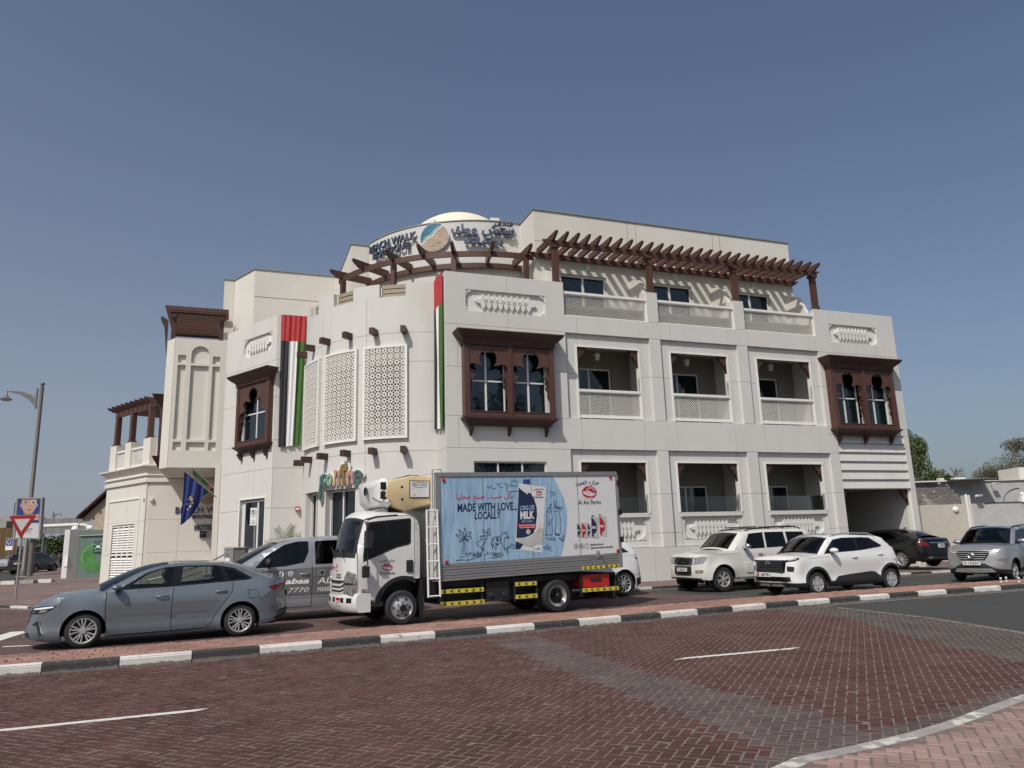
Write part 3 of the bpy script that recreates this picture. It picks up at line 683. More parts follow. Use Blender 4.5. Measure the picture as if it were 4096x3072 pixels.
# --- carved relief panels
def trefoil(cx, cz, r, up=1):
    return circ(cx, cz, r * .9, 8) if r < .02 else [(cx + r * (1 + .55 * cos(3 * a + (pi / 2 if up > 0 else -pi / 2) * 1)) * .62 * cos(a), cz + r * (1 + .55 * cos(3 * (a - pi / 2))) * .62 * sin(a) * 1.15) for a in [2 * pi * i / 18 for i in range(18)]]
def relief(fr, u0, u1, z0, z1, w, n, parent=hotel, thick=.07, mat_=None):
    mb = MB(); mb.box(u0 - .02, u1 + .02, w + thick, w + thick + .05, z0 - .02, z1 + .02, fr); o = mb.build('carved_panel', mat_ or M['relief'], parent)
    L = (u1 - u0) * .64; uc = (u0 + u1) / 2; p = L / n; H = (z1 - z0); zc = (z0 + z1) / 2; a = H * .10; b = H * .34; pts = []
    top = []; bot = []
    for i in range(n):
        x = uc - L / 2 + i * p
        lf = ((0, 0), (.10, .03), (.13, .11), (.20, .16), (.33, .19), (.5, .28), (.67, .19), (.80, .16), (.87, .11), (.90, .03)); top += [(x + q * p, a + h_ * H) for q, h_ in lf]
        bot += [(x + q * p, -a - h_ * H) for q, h_ in lf]
    end = [(uc + L / 2, a), (uc + L / 2 + .14 * H, a * .9), (uc + L / 2 + .24 * H, 0), (uc + L / 2 + .14 * H, -a * .9), (uc + L / 2, -a)]
    loop = top + end + bot[1:][::-1] + [(uc - L / 2, -a), (uc - L / 2 - .14 * H, -a * .9), (uc - L / 2 - .24 * H, 0), (uc - L / 2 - .14 * H, a * .9)]
    loop = [(x, zc + z) for x, z in loop]; holes = []
    for i in range(1, n):
        x = uc - L / 2 + i * p
        for s_ in (1, -1):
            cz = zc + s_ * a * .98 - s_ * .055 * H; r = .30 * p
            holes.append([(x + r * (.75 + .45 * cos(4 * t)) * cos(t), cz - s_ * .01 * H + r * (.75 + .45 * cos(4 * t)) * sin(t)) for t in [2 * pi * k / 16 for k in range(16)]])
    part('relief', mat_ or M['relief'], lambda m_: m_.plate([loop] + holes, w + .012, w + thick + .004, fr), o)
    def corners(m_):
        s_ = H * .26
        for cx, cz, sx, sz in ((u0, z0, 1, 1), (u1, z0, -1, 1), (u0, z1, 1, -1), (u1, z1, -1, -1)):
            P = [(0, 0), (1.25, 0), (1.2, .14), (.95, .17), (.92, .36), (.72, .46), (.55, .36), (.46, .46), (.40, .62), (.26, .66), (.18, .95), (.12, 1.1), (0, 1.15)]
            hole = [(.32 + .14 * cos(t), .30 + .14 * sin(t)) for t in [2 * pi * k / 8 for k in range(8)]]
            m_.plate([[(cx + sx * x * s_, cz + sz * z * s_) for x, z in P], [(cx + sx * x * s_, cz + sz * z * s_) for x, z in hole]], w + .02, w + thick + .004, fr)
    part('corner_scroll', mat_ or M['relief'], corners, o); return o
relief(F1, .8, 4.06, 10.28, 11.13, 0, 9, thick=.10); relief(F1, 18.06, 20.86, 10.19, 11.05, 0, 9, thick=.10); relief(FL, .38, 2.70, 10.25, 11.13, 0, 7, thick=.10)
for a, b, p, q, lp, lq in BAYS:
    def sill(mb):
        mb.box(lp, lq, .08, .40, 2.52, 2.68); mb.box(lp, lq, .16, .34, 1.38, 1.62); mb.box(lp, lp + .16, .16, .34, 1.62, 2.52); mb.box(lq - .16, lq, .16, .34, 1.62, 2.52)
    part('sill', M['plaster'], sill); relief(F1, lp + .18, lq - .18, 1.66, 2.50, .16, 9, thick=.09)
    part('glass_screen', glass_mat('clear screen glass', (.86, .9, .9)), lambda mb: mb.box(lp + .05, lq - .02, .24, .252, 2.69, 3.30))
# --- brown bay windows
def arch_loop(c, hw, z0, k=1.0):
    """trilobed opening: centre c, half width hw, from z0; ring centres follow the photograph"""
    cz = 8.38; r = .345; sx = .55; sz = 7.98; sr = .205; P = []
    P += [(c - hw, z0), (c + hw, z0), (c + hw, 7.42), (c + hw - .05, 7.50), (c + hw - .05, 7.60), (c + hw - .16, 7.66)]
    P += [(c + sx + sr * cos(R(a)), sz + sr * sin(R(a))) for a in range(-110, 131, 24)]
    P += [(c + .235, 8.10)]
    P += [(c + r * cos(R(a)), cz + r * sin(R(a))) for a in range(-30, 211, 20)]
    P += [(c - .235, 8.10)]
    P += [(c - sx + sr * cos(R(a)), sz + sr * sin(R(a))) for a in range(50, 291, 24)]
    P += [(c - hw + .16, 7.66), (c - hw + .05, 7.60), (c - hw + .05, 7.50), (c - hw, 7.42)]
    return P
def sweep(mb, fr, u0, u1, pr, prof):
    """moulding round three sides of a bay: prof = [(outset, z)] bottom to top"""
    rows = []
    for o_, z in prof: rows.append([fr(u0 - o_, 0, z), fr(u0 - o_, -pr - o_, z), fr(u1 + o_, -pr - o_, z), fr(u1 + o_, 0, z)])
    mb.grid(rows); mb.add(rows[0], [(0, 1, 2, 3)]); mb.add(rows[-1], [(0, 1, 2, 3)])
def oriel(fr, u0, u1, n, pr, win_w=.03):
    sw = .20; o = None
    # stiles and centre post
    cs = [u0 + (u1 - u0) * i / n for i in range(n + 1)]
    mb = MB(); mb.box(u0, u1, -.03, -.004, 8.885, 9.30, fr); o = mb.build('bay_window', M['wood'], hotel)
    for x in (u0, u1 - sw): part('stile', M['wood'], lambda m: m.box(x, x + sw, -pr, -pr + .12, 6.2, 8.88, fr), o)
    for x in cs[1:-1]: part('stile', M['wood'], lambda m: (m.box(x - .115, x + .115, -pr, -pr + .12, 6.2, 8.88, fr), m.box(x - .03, x + .03, -pr - .035, -pr, 6.2, 8.88, fr)), o)
    for a, b in zip(cs, cs[1:]):
        ua = a + (sw if a == u0 else .115); ub = b - (sw if b == u1 else .115); c = (ua + ub) / 2; hw = (ub - ua) / 2
        part('arch_panel', M['wood'], lambda m: m.plate([rect(ua, ub, 6.2, 8.88), arch_loop(c, hw - .012, 6.40)], -pr + .035, -pr + .10, fr), o)
        part('apron', M['wood'], lambda m: (m.box(ua, ub, -pr + .012, -pr + .033, 6.22, 6.38, fr), m.box(ua + .02, ub - .02, -pr - .01, -pr + .034, 6.38, 6.41, fr)), o)
        part('jamb_bracket', M['wood2'], lambda m: [m.plate([[(x0 + s_ * x, 8.2 + z) for x, z in ((0, 0), (.05, -.5), (.13, -.62), (.10, -.75), (.16, -.86), (.06, -.98), (.07, -1.2), (0, -1.35))]], -pr + .10, -pr + .16, fr) for x0, s_ in ((ua, 1), (ub, -1))], o)
        window(fr, ua - .02, ub + .02, 6.38, 8.86, win_w, [c], [7.60], .06, parent=o, name='casement')
    part('side_panel', M['wood'], lambda m: (m.box(u0, u0 + .05, -pr + .12, -.003, 6.2, 8.88, fr), m.box(u1 - .05, u1, -pr + .12, -.003, 6.2, 8.88, fr)), o)
    part('soffit', M['wood2'], lambda m: (m.box(u0 + .05, u1 - .05, -pr + .12, -.003, 6.20, 6.27, fr), m.box(u0 + .05, u1 - .05, -pr + .12, -.003, 8.84, 8.88, fr)), o)
    part('cornice', M['wood2'], lambda m: sweep(m, fr, u0, u1, pr, [(.05, 9.02), (.055, 9.05), (.10, 9.10), (.18, 9.16), (.27, 9.25), (.33, 9.33), (.34, 9.34), (.34, 9.385)]), o)
    def dent(m):
        sweep(m, fr, u0, u1, pr, [(.02, 8.88), (.05, 8.89), (.05, 8.92), (.03, 8.925), (.03, 9.0), (.05, 9.0), (.05, 9.02)])
        x = u0
        while x < u1: m.box(x, x + .05, -pr - .048, -pr - .028, 8.925, 8.995, fr); x += .10
        for s_ in (u0, u1):
            y = .04
            while y < pr: m.box(s_ - (.048 if s_ == u0 else -.028), s_ + (-.028 if s_ == u0 else .048), -y - .05, -y, 8.925, 8.995, fr); y += .1
    part('dentil_frieze', M['wood2'], dent, o)
    part('sill_moulding', M['wood2'], lambda m: sweep(m, fr, u0, u1, pr, [(-.14, 5.90), (-.13, 5.95), (-.10, 6.0), (-.03, 6.06), (.04, 6.12), (.07, 6.13), (.07, 6.20)]), o)
    for i in range(3):
        x = u0 + .30 + (u1 - u0 - .6) * i / 2
        part('bracket', M['wood2'], lambda m: m.plate([[(-.002 - 0, 5.88), (-.26, 5.88), (-.27, 5.80), (-.20, 5.79), (-.22, 5.72), (-.15, 5.71), (-.16, 5.64), (-.08, 5.62), (-.002, 5.54)]], x - .045, x + .045, lambda a, b, z: fr(b, a, z)), o)
    return o
oriel(F1, .60, 4.16, 2, .36); oriel(F1, 17.52, 21.10, 2, .36); oriel(FL, .12, 2.72, 1, .24)
# --- return of the first wing, the splayed left front and its return
panelize(frame((0, .14), (0, 1), (1, 0)), [(9.73, 11.78, []), (8.1, 9.73, []), (6.27, 8.1, []), (5.1, 6.27, []), (3.4, 5.1, []), (.1, 3.4, [])], 0, 1.42, 0, .14)
LWR = [(9.75, 11.79, [1.9]), (8.12, 9.75, []), (6.27, 8.12, []), (5.08, 6.27, [1.4]), (3.41, 5.08, [1.4]), (.1, 3.41, [])]
panelize(FL, LWR, 0, 4.20, 0, .14, [(.38, 2.70, 10.25, 11.13), (.45, 2.42, 6.38, 8.72), (.45, 2.42, .12, 3.86)])
panelize(frame((-5.59 + .02, 7.18), (1, 0), (0, 1)), LWR, 0, 1.26, 0, .14)
part('wall', M['plaster'], lambda mb: (mb.box(.1, 4.15, .15, .3, 8.74, 11.7, FL), mb.box(.1, .44, .15, .3, .1, 8.74, FL), mb.box(2.43, 4.1, .15, .3, .1, 8.74, FL), mb.box(.44, 2.43, .15, .3, 3.88, 6.37, FL), mb.box(4.06, 4.20, .14, 3.0, .1, 11.75, FL), mb.box(-5.5, -4.3, 7.33, 7.5, .1, 11.7)))
part('door_trim', M['trim'], lambda mb: (mb.box(.37, .45, -.03, .16, .12, 3.94, FL), mb.box(2.42, 2.5, -.03, .16, .12, 3.94, FL), mb.box(.45, 2.42, -.03, .16, 3.86, 3.94, FL)))
window(FL, .453, 2.25, 1.70, 3.82, .10, [1.15], [], .09); window(FL, .453, 2.25, .2, 1.69, .10, [], [], .05)
part('door_reveal', M['plaster'], lambda mb: mb.box(2.253, 2.42, .12, .36, .12, 3.86, FL))
# --- corner tower
def tower(name, m, segs, r0=TR, r1=TR - .16, parent=hotel):
    for a0, a1, z0, z1 in segs:
        ga = degrees(G / 2 / TR); part(name, m, lambda mb: mb.arcbox(TC, r1, r0, a0 + ga, a1 - ga, z0 + G / 2, z1 - G / 2), parent, smooth=30)
AA = [-188, -156.7, -129.7, -99.2]; CREN = [(-171.4, -161.0), (-148.4, -136.7), (-123.8, -112.3)]
tower('wall_panel', M['plaster'], [(a, b, 9.76, 11.25) for a, b in zip(AA, AA[1:])])
e = [-188] + [x for c in CREN for x in c] + [-99.2]
for a, b in zip(e[::2], e[1::2]): part('merlon', M['plaster'], lambda mb: mb.arcbox(TC, TR - .16, TR, a, b, 11.245, 11.79), smooth=30)
SCR = [(-176.2, -156.8), (-152.4, -133.6), (-130.5, -111.5)]
for a, b in zip(AA, AA[1:]):                                           # storey band behind the pierced screens
    for z0, z1 in ((8.6, 9.76), (6.27, 8.6), (5.17, 6.27)):
        if (z0, z1) == (6.27, 8.6):
            s_ = [c for c in SCR if a - 2 < (c[0] + c[1]) / 2 < b][0]
            tower('wall_panel', M['plaster'], [(a, s_[0] + 3, z0, z1), (s_[1] - 3, b, z0, z1)])
        else: tower('wall_panel', M['plaster'], [(a, b, z0, z1)])
tower('wall_panel', M['plaster'], [(a, b, 3.88, 5.17) for a, b in zip(AA, AA[1:])])
GW = [(-171.0, -157.1), (-151.2, -134.3), (-129.4, -112.5)]
e = [-188] + [x for c in GW for x in c] + [-99.2]
for a, b in zip(e[::2], e[1::2]): tower('wall_panel', M['plaster'], [(a, b, .1, 3.88)], r1=TR - .32)
part('tower_glass', M['wglass'], lambda mb: mb.lathe([(TR - .34, .1), (TR - .34, 11)], 40, c=TC, a0=R(-186), a1=R(-99)), smooth=40)
part('tower_roof', M['plaster2'], lambda mb: (mb.lathe([(0, 10.6), (TR - .35, 10.6)], 40, c=TC), mb.lathe([(TR - .165, 10.5), (TR - .165, 11.24)], 40, c=TC, a0=R(-186), a1=R(-99))))
for a, b in GW:
    def fr_(mb):
        for z0, z1 in ((3.80, 3.88), (1.82, 1.86)): mb.arcbox(TC, TR - .31, TR - .23, a, b, z0, z1)
        for x in (a + .3, (a + b) / 2, b - .3): mb.arcbox(TC, TR - .315, TR - .235, x - .35, x + .35, .1, 3.80)
    part('window_frame', M['wframe'], fr_)
for a, b in CREN:                                                      # beige louvres between the merlons
    for k in range(3): part('louvre_blade', M['louvre'], lambda mb: mb.arcbox(TC, TR - .34, TR - .20, a + .2, b - .2, 11.27 + k * .19, 11.42 + k * .19, mi=0))
PT = lambda a, r, z, c=TC: (c[0] + r * cos(R(a)), c[1] + r * sin(R(a)), z)
for z, offs in ((9.81, 0), (5.19, 0)):                                  # beam ends
    for a in (-177.5, -164.5, -151.0, -137.7, -125.3, -112.7):
        part('beam_end', M['wood2'], lambda mb: mb.bar(PT(a, TR - .05, z), PT(a, TR + .42, z), .19, .24))
def screen(a0, a1, z0, z1):
    r = TR + .10; mb = MB(); fwd = degrees(.09 / r)
    for q0, q1, y0, y1 in ((a0, a1, z0, z0 + .09), (a0, a1, z1 - .09, z1), (a0, a0 + fwd, z0 + .09, z1 - .09), (a1 - fwd, a1, z0 + .09, z1 - .09)): mb.arcbox(TC, TR - .02, r + .02, q0, q1, y0, y1)
    o = mb.build('pierced_screen', M['trim'], hotel, smooth=30)
    u0 = R(a0 + fwd) * r; u1 = R(a1 - fwd) * r; q0, q1 = z0 + .09, z1 - .09; a = (u1 - u0) / 6.5; L = MB(); wd = .021; w_ = .035
    fr = lambda u, w, z: (TC[0] + (r - w) * cos(u / r), TC[1] + (r - w) * sin(u / r), z)
    def strip(p, q):
        # clip to the frame
        t0, t1 = 0., 1.
        for i, (lo, hi) in enumerate(((u0, u1), (q0, q1))):
            d_ = q[i] - p[i]
            if abs(d_) < 1e-9:
                if not lo <= p[i] <= hi: return
                continue
            x, y = sorted(((lo - p[i]) / d_, (hi - p[i]) / d_)); t0 = max(t0, x); t1 = min(t1, y)
        if t1 - t0 < .05: return
        P = (p[0] + (q[0] - p[0]) * t0, p[1] + (q[1] - p[1]) * t0); Q = (p[0] + (q[0] - p[0]) * t1, p[1] + (q[1] - p[1]) * t1); l = math.dist(P, Q); nx, nz = -(Q[1] - P[1]) / l * wd / 2, (Q[0] - P[0]) / l * wd / 2
        vs = [fr(x + sx * nx, w, z + sx * nz) for x, z in (P, Q) for sx, w in ((-1, 0), (1, 0), (1, w_), (-1, w_))]
        L.add(vs, [(0, 1, 5, 4), (1, 2, 6, 5), (2, 3, 7, 6), (3, 0, 4, 7)])
    nr = int((q1 - q0) / a) + 2
    for i in range(-1, 8):
        for j in range(-1, nr):
            cx, cz = u0 + (i + .25) * a, q0 + (j + .5) * a; S = [(cx + .5 * a * cos(R(45 * k)), cz + .5 * a * sin(R(45 * k))) for k in range(8)]
            for k in range(8): strip(S[k], S[(k + 3) % 8])
            strip(S[1], (cx + .5 * a, cz + .5 * a)); strip(S[3], (cx - .5 * a, cz + .5 * a)); strip(S[5], (cx - .5 * a, cz - .5 * a)); strip(S[7], (cx + .5 * a, cz - .5 * a))
    L.build('screen_tracery', M['lattice'], o, recalc=False, kind='stuff')
for a, b in SCR: screen(a, b, 5.65, 9.26)
# --- roof terrace: set back storey, drum, dome
UB = 1.70
def terr(mb):
    wins = [(5.55, 7.72, 10.9, 12.85), (9.85, 12.06, 10.9, 12.85), (14.2, 16.38, 10.9, 12.85)]
    us = sorted({4.41, 17.78} | {x for w in wins for x in w[:2]}); 
    for a, b in zip(us, us[1:]):
        hole = any(w[0] < (a + b) / 2 < w[1] for w in wins)
        if hole: mb.box(a, b, UB, UB + .3, 12.85, 15.6)
        else: mb.box(a, b, UB, UB + .3, 10.3, 15.6)
    mb.box(4.41, 4.7, UB + .3, 9, 10.3, 15.6); mb.box(17.5, 17.78, UB + .3, 9, 10.3, 15.6)
part('upper_wall', M['plaster2'], terr)
part('roof_slab', M['plaster2'], lambda mb: (mb.box(4.45, 17.74, UB + .1, 9, 15.2, 15.3), mb.box(4.41, 17.78, UB + .35, UB + .36, 10.3, 12.8), mb.box(4.5, 17.7, 9, 9.2, 10.3, 15.55)))
part('coping', M['galv'], lambda mb: (mb.box(4.37, 17.82, UB - .05, UB + .3, 15.6, 15.64), mb.box(4.37, 4.7, UB + .303, 9, 15.6, 15.64), mb.box(17.5, 17.82, UB + .303, 9, 15.6, 15.64)))
for u0, u1 in ((5.55, 7.72), (9.85, 12.06), (14.2, 16.38)): window(F1, u0 + .003, u1 - .003, 10.9, 12.847, UB + .12, [u0 + 1.08], [], .09)
for x in (4.85, 8.84, 13.06, 17.25): part('partition', M['plaster2'], lambda mb: mb.add([(x, UB - .003, 10.3), (x + .2, UB - .003, 10.3), (x + .2, .42, 10.3), (x, .42, 10.3), (x, UB - .003, 12.9), (x + .2, UB - .003, 12.9), (x + .2, .42, 11.6), (x, .42, 11.6), (x, .9, 12.55), (x + .2, .9, 12.55)],
        [(0, 1, 2, 3), (4, 8, 9, 5), (8, 7, 6, 9), (0, 4, 5, 1), (2, 6, 7, 3), (0, 3, 7, 8, 4), (1, 5, 9, 6, 2)]))
for x in (6.81, 11.16, 15.5): part('vent_hood', M['trim'], lambda mb: [mb.frust((x - .1, x + .1, UB - .12 + k * .012, UB - .004), 13.05 + k * .075, (x - .1, x + .1, UB - .07, UB - .004), 13.12 + k * .075) for k in range(6)])
def drum(mb): mb.arcbox(DC, DR - .25, DR, -163.3, -84.6, 10.3, 15.62)
part('drum_wall', M['plaster'], drum, smooth=30)
part('upper_wall', M['plaster2'], lambda mb: (mb.box(-2.40, -1.50, 7.60, 7.85, 10.3, 15.6), mb.box(-2.40, -2.15, 7.853, 16, 10.3, 15.6), mb.box(-2.1, 4.4, 13, 13.2, 10.3, 15.5)))
part('coping', M['galv'], lambda mb: (mb.arcbox(DC, DR - .28, DR + .04, -163.3, -84.6, 15.62, 15.66), mb.box(-2.44, -1.53, 7.56, 7.85, 15.6, 15.64), mb.box(-2.44, -2.15, 7.853, 16, 15.6, 15.64)))
part('roof_slab', M['plaster2'], lambda mb: (mb.lathe([(0, 15.3), (DR - .2, 15.3)], 40, c=DC), mb.box(-2.2, 4.4, 8.2, 13, 15.25, 15.3), mb.box(-1.4, 4.4, 3.2, 9, 10.25, 10.35)))
part('dome', M['dome'], lambda mb: mb.lathe([(3.35 * cos(R(a)), 15.25 + 3.35 * sin(R(a))) for a in range(0, 91, 5)], 48, c=(3.45, 9.7)), smooth=60)
for a in (-125.5, -96.5): part('roof_light', M['trim'], lambda mb: mb.bar(PT(a - 2, DR - .1, 15.74, DC), PT(a + 2, DR - .1, 15.74, DC), .2, .12))
# left block of the set back storey
part('upper_wall', M['plaster2'], lambda mb: (mb.box(-6.55, -2.4, 12.15, 12.4, 9, 15.6), mb.add([(x, y, z) for z in (9, 15.6) for x, y in ((-6.55, 12.153), (-7.49, 14.09), (-7.25, 14.2), (-6.3, 12.25))], [(0, 1, 5, 4), (1, 2, 6, 5), (2, 3, 7, 6), (3, 0, 4, 7), (4, 5, 6, 7)]), mb.box(-8.0, -7.5, 14.09, 14.3, 9, 15.6), mb.box(-8.0, -7.8, 14.3, 20, 9, 15.6), mb.box(-7.9, -2.2, 14.3, 18, 15.2, 15.3)))
part('coping', M['galv'], lambda mb: mb.add([(x, y, z) for z in (15.6, 15.645) for x, y in ((-2.4, 12.1), (-6.58, 12.1), (-7.53, 14.04), (-8.04, 14.04), (-8.04, 14.3), (-7.3, 14.3), (-6.4, 12.4), (-2.4, 12.4))], [tuple(range(8)), tuple(range(8, 16))] + [(i, (i + 1) % 8, 8 + (i + 1) % 8, 8 + i) for i in range(8)]))
part('joint_line', M['joint'], lambda mb: (mb.box(-6.55, -2.42, 12.142, 12.148, 14.16, 14.18), mb.box(4.42, 17.7, UB - .004, UB + .002, 14.19, 14.205), mb.box(8.9, 8.915, UB - .004, UB + .002, 14.22, 15.58), mb.box(9.32, 9.335, UB - .004, UB + .002, 14.22, 15.58), mb.box(13.4, 13.415, UB - .004, UB + .002, 14.22, 15.58), mb.box(13.8, 13.815, UB - .004, UB + .002, 14.22, 15.58)))
# --- pergolas
def raft_loop(l0, l1, z0, z1, scroll=.42):
    """side outline of a rafter running from the scrolled tip at -l0 to l1"""
    h = z1 - z0; return [(-l0, z1), (-l0, z1 - h * .22), (-l0 + .05, z1 - h * .26), (-l0 + .05, z1 - h * .42), (-l0 + .12, z1 - h * .50), (-l0 + .17, z1 - h * .66), (-l0 + .26, z1 - h * .72), (-l0 + .30, z1 - h * .93), (-l0 + .42, z0), (l1, z0), (l1, z1)]
pg = MB()
for w0 in (.12, 1.52): pg.plate([[(x, z) for x, z in ((4.12, 13.60), (4.15, 13.54), (4.24, 13.50), (4.28, 13.44), (4.42, 13.37), (17.72, 13.37), (17.86, 13.44), (17.9, 13.50), (18.0, 13.54), (18.03, 13.60))]], w0, w0 + .10)
pergola = pg.build('pergola', M['wood'], hotel)
for x in (4.63, 8.93, 13.22, 17.58):
    part('post', M['wood'], lambda mb: (mb.box(x - .11, x + .11, .06, .28, 11.84, 13.37), mb.box(x - .14, x + .14, .03, .31, 11.72, 11.84), mb.box(x - .16, x + .16, .01, .33, 13.25, 13.37)), pergola)
me = None
for k in range(28):
    x = 4.52 + k * (17.58 - 4.52) / 27
    if me is None:
        r0 = part('rafter', M['wood'], lambda mb: mb.plate([raft_loop(.54, UB - .17, 13.53, 13.80)], -.055, .055, lambda a, b, z: (b, a + .14, z)), pergola); r0.location = (x, 0, 0)
    else: c = r0.copy(); COL.objects.link(c); c.location = (x, 0, 0)
def cperg(mb):
    for r in (5.80, 7.14): mb.arcbox(DC, r, r + .10, -163.5, -84.5, 13.37, 13.60)
cp = part('curved_pergola', M['wood'], cperg, smooth=30)
for i, a in enumerate((-160.6, -147.8, -134.6, -123.7, -113.3, -100.8, -88.8)):
    part('rafter', M['wood'], lambda mb: mb.plate([raft_loop(.64, 1.42, 13.50, 13.82)], -.06, .06, lambda q, b, z: (DC[0] + (7.2 - q) * cos(R(a)) - b * sin(R(a)), DC[1] + (7.2 - q) * sin(R(a)) + b * cos(R(a)), z)), cp)
    if i % 2 == 0: part('post', M['wood'], lambda mb: mb.bar(PT(a, 7.19, 10.3, DC), PT(a, 7.19, 13.37, DC), .2, .2, up=(cos(R(a)), sin(R(a)), 0)), cp)
part('vent_hood', M['trim'], lambda mb: [mb.bar(PT(-122, DR + .02, 12.9 + k * .075, DC), PT(-122, DR + .12 - k * .008, 12.9 + k * .075, DC), .2, .055) for k in range(6)])
# --- entrance side: bay with blind arches, soffit, low block with its own terrace
BY = 12.30
def blind(mb):
    hs = [rect(-9.85, -9.50, 10.62, 11.0), rect(-8.30, -7.97, 10.62, 11.0), rect(-9.85, -9.50, 6.92, 10.5), rect(-8.30, -7.97, 6.92, 10.5), rect(-9.85, -9.50, 6.40, 6.80), rect(-8.30, -7.97, 6.40, 6.80), rect(-9.27, -8.47, 6.92, 10.5), rect(-9.27, -8.47, 6.40, 6.80), [(-9.27, 10.62), (-8.47, 10.62)] + circ(-8.87, 11.08, .40, 12, 0, 180)]
    mb.plate([rect(-10.02, -7.58, 5.6, 11.82)] + hs, BY, BY + .13)
part('blind_arch_wall', M['plaster2'], blind)
part('wall', M['plaster2'], lambda mb: (mb.box(-10.0, -7.5, BY + .131, BY + .3, 5.61, 11.8), mb.add([(x, y, z) for z in (5.6, 11.82) for x, y in ((-10.03, BY), (-10.42, BY + .75), (-10.42, BY + 6), (-10.2, BY + 6), (-10.2, BY + .8), (-10.0, BY + .3))], [(i, (i + 1) % 6, 6 + (i + 1) % 6, 6 + i) for i in range(6)] + [tuple(range(6)), tuple(range(6, 12))]), mb.box(-10.2, -4, BY + .3, 18, 5.62, 5.75), mb.box(-10, -7, BY + .3, 18, 10.9, 11.0), mb.box(-7.9, -7.66, 10.8, 18.3, .1, 5.6)))
def lperg(mb):
    for y in (BY + .9, BY + 4.4): mb.box(-10.4, -7.8, y, y + .12, 13.1, 13.36)
lp_ = part('roof_pergola', M['wood2'], lperg)
for x in (-10.2, -8.0): part('post', M['wood2'], lambda mb: mb.box(x - .1, x + .1, BY + .86, BY + 1.06, 11.0, 13.3), lp_)
for k in range(13):
    y = BY + .55 + k * .36; part('rafter', M['wood'], lambda mb: mb.plate([[(-10.62, 13.58), (-10.6, 13.48), (-10.48, 13.38), (-7.7, 13.38), (-7.7, 13.58)]], y - .05, y + .05), lp_)
part('beam_bracket', M['wood2'], lambda mb: mb.plate([[(-10.45, 12.9), (-10.75, 13.1), (-10.8, 12.95), (-10.6, 12.5), (-10.5, 11.6), (-10.44, 11.0)]], BY + .75, BY + .87), lp_)
# side bay bracket (seen edge on at the left of the blind wall)
part('side_bay', M['wood2'], lambda mb: (mb.box(-10.62, -10.43, BY + 1.6, BY + 3.8, 6.3, 8.8), mb.add([(x, y, z) for z, e in ((8.8, .05), (9.3, .38)) for x, y in ((-10.45, BY + 1.6 - e), (-10.62 - e, BY + 1.6 - e), (-10.62 - e, BY + 3.8 + e), (-10.45, BY + 3.8 + e))], [(0, 1, 5, 4), (1, 2, 6, 5), (2, 3, 7, 6), (4, 5, 6, 7), (0, 3, 2, 1)]), mb.add([(x, y, z) for z, e in ((5.7, -.1), (6.3, .22)) for x, y in ((-10.45, BY + 1.6 - e), (-10.62 - e, BY + 1.6 - e), (-10.62 - e, BY + 3.8 + e), (-10.45, BY + 3.8 + e))], [(0, 1, 5, 4), (1, 2, 6, 5), (2, 3, 7, 6), (4, 5, 6, 7), (0, 3, 2, 1)])))
# low block
ZB = .1
part('entrance_wall', M['plaster2'], lambda mb: (mb.box(.003, 4.6, .03, .2, ZB, 5.44, FH), mb.box(4.6, 9, .03, .2, ZB, 5.44, FH)))
for z0, z1, vj in ((ZB, 1.77, [1.62, 3.3]), (1.77, 3.46, [1.64, 3.3]), (3.46, 5.42, [])): panelize(FH, [(z0, z1, vj)], .15, 6.0, 0, .03, m=M['plaster2'])
panelize(FHL, [(ZB, 1.7, []), (1.7, 3.4, []), (3.4, 5.44, [2.2])], .0, 5.0, 0, .14, [(1.1, 3.85, ZB, 3.30)], m=M['plaster2'])
part('entrance_wall', M['plaster2'], lambda mb: (mb.box(.1, 1.09, .145, .3, ZB, 5.4, FHL), mb.box(3.86, 4.95, .145, .3, ZB, 5.4, FHL), mb.box(1.09, 3.86, .145, .3, 3.31, 5.4, FHL), mb.box(4.86, 5.0, .15, 6, ZB, 6.2, FHL)))
def corn(mb):
    prof = [(.0, 5.40), (.10, 5.41), (.10, 5.58), (.04, 5.60), (.04, 5.74), (.14, 5.76), (.14, 5.80), (.06, 5.84), (.08, 6.02), (.16, 6.08), (.24, 6.14), (.30, 6.22), (.34, 6.23), (.34, 6.30)]
    rows = []
    for o_, z in prof:
        s = math.tan(R(0)) ; a = FH(5.0, -o_, z); t = o_ * .62
        rows.append([a, FH(-t * .93, -o_, z), FHL(5.0 + o_, -o_, z), FHL(5.0 + o_, 4, z)])
    mb.grid(rows); mb.add([FH(5, 3, 6.3), rows[-1][0], rows[-1][1], rows[-1][2], rows[-1][3]], [(0, 1, 2, 3, 4)])
part('cornice', M['plaster2'], corn, smooth=35)
for u, w_ in ((.35, .42), (2.65, .36), (4.55, .40)): part('pier', M['plaster2'], lambda mb: mb.box(u - w_, u + w_, .0, .45, 6.3, 7.78, FHL))
part('pier', M['plaster2'], lambda mb: mb.box(.25, 1.0, .0, .3, 6.3, 6.62, FH))
balcony(FHL, .78, 2.28, 6.32, 7.42, .1, .16, sp=.14, wd=.022); balcony(FHL, 3.02, 4.14, 6.32, 7.42, .1, .16, sp=.14, wd=.03); balcony(FH, .35, 1.7, 6.6, 7.42, .05, .1, sp=.14, wd=.03)
tp = part('terrace_pergola', M['wood'], lambda mb: (mb.box(.2, 4.9, .12, .26, 9.45, 9.75, FHL), mb.box(.2, 4.9, 2.9, 3.0, 9.45, 9.75, FHL)))
for u in (.45, 2.65, 4.6): part('post', M['wood'], lambda mb: (mb.box(u - .14, u + .14, .06, .32, 7.9, 9.45, FHL), mb.box(u - .18, u + .18, .02, .36, 7.78, 7.9, FHL)), tp)
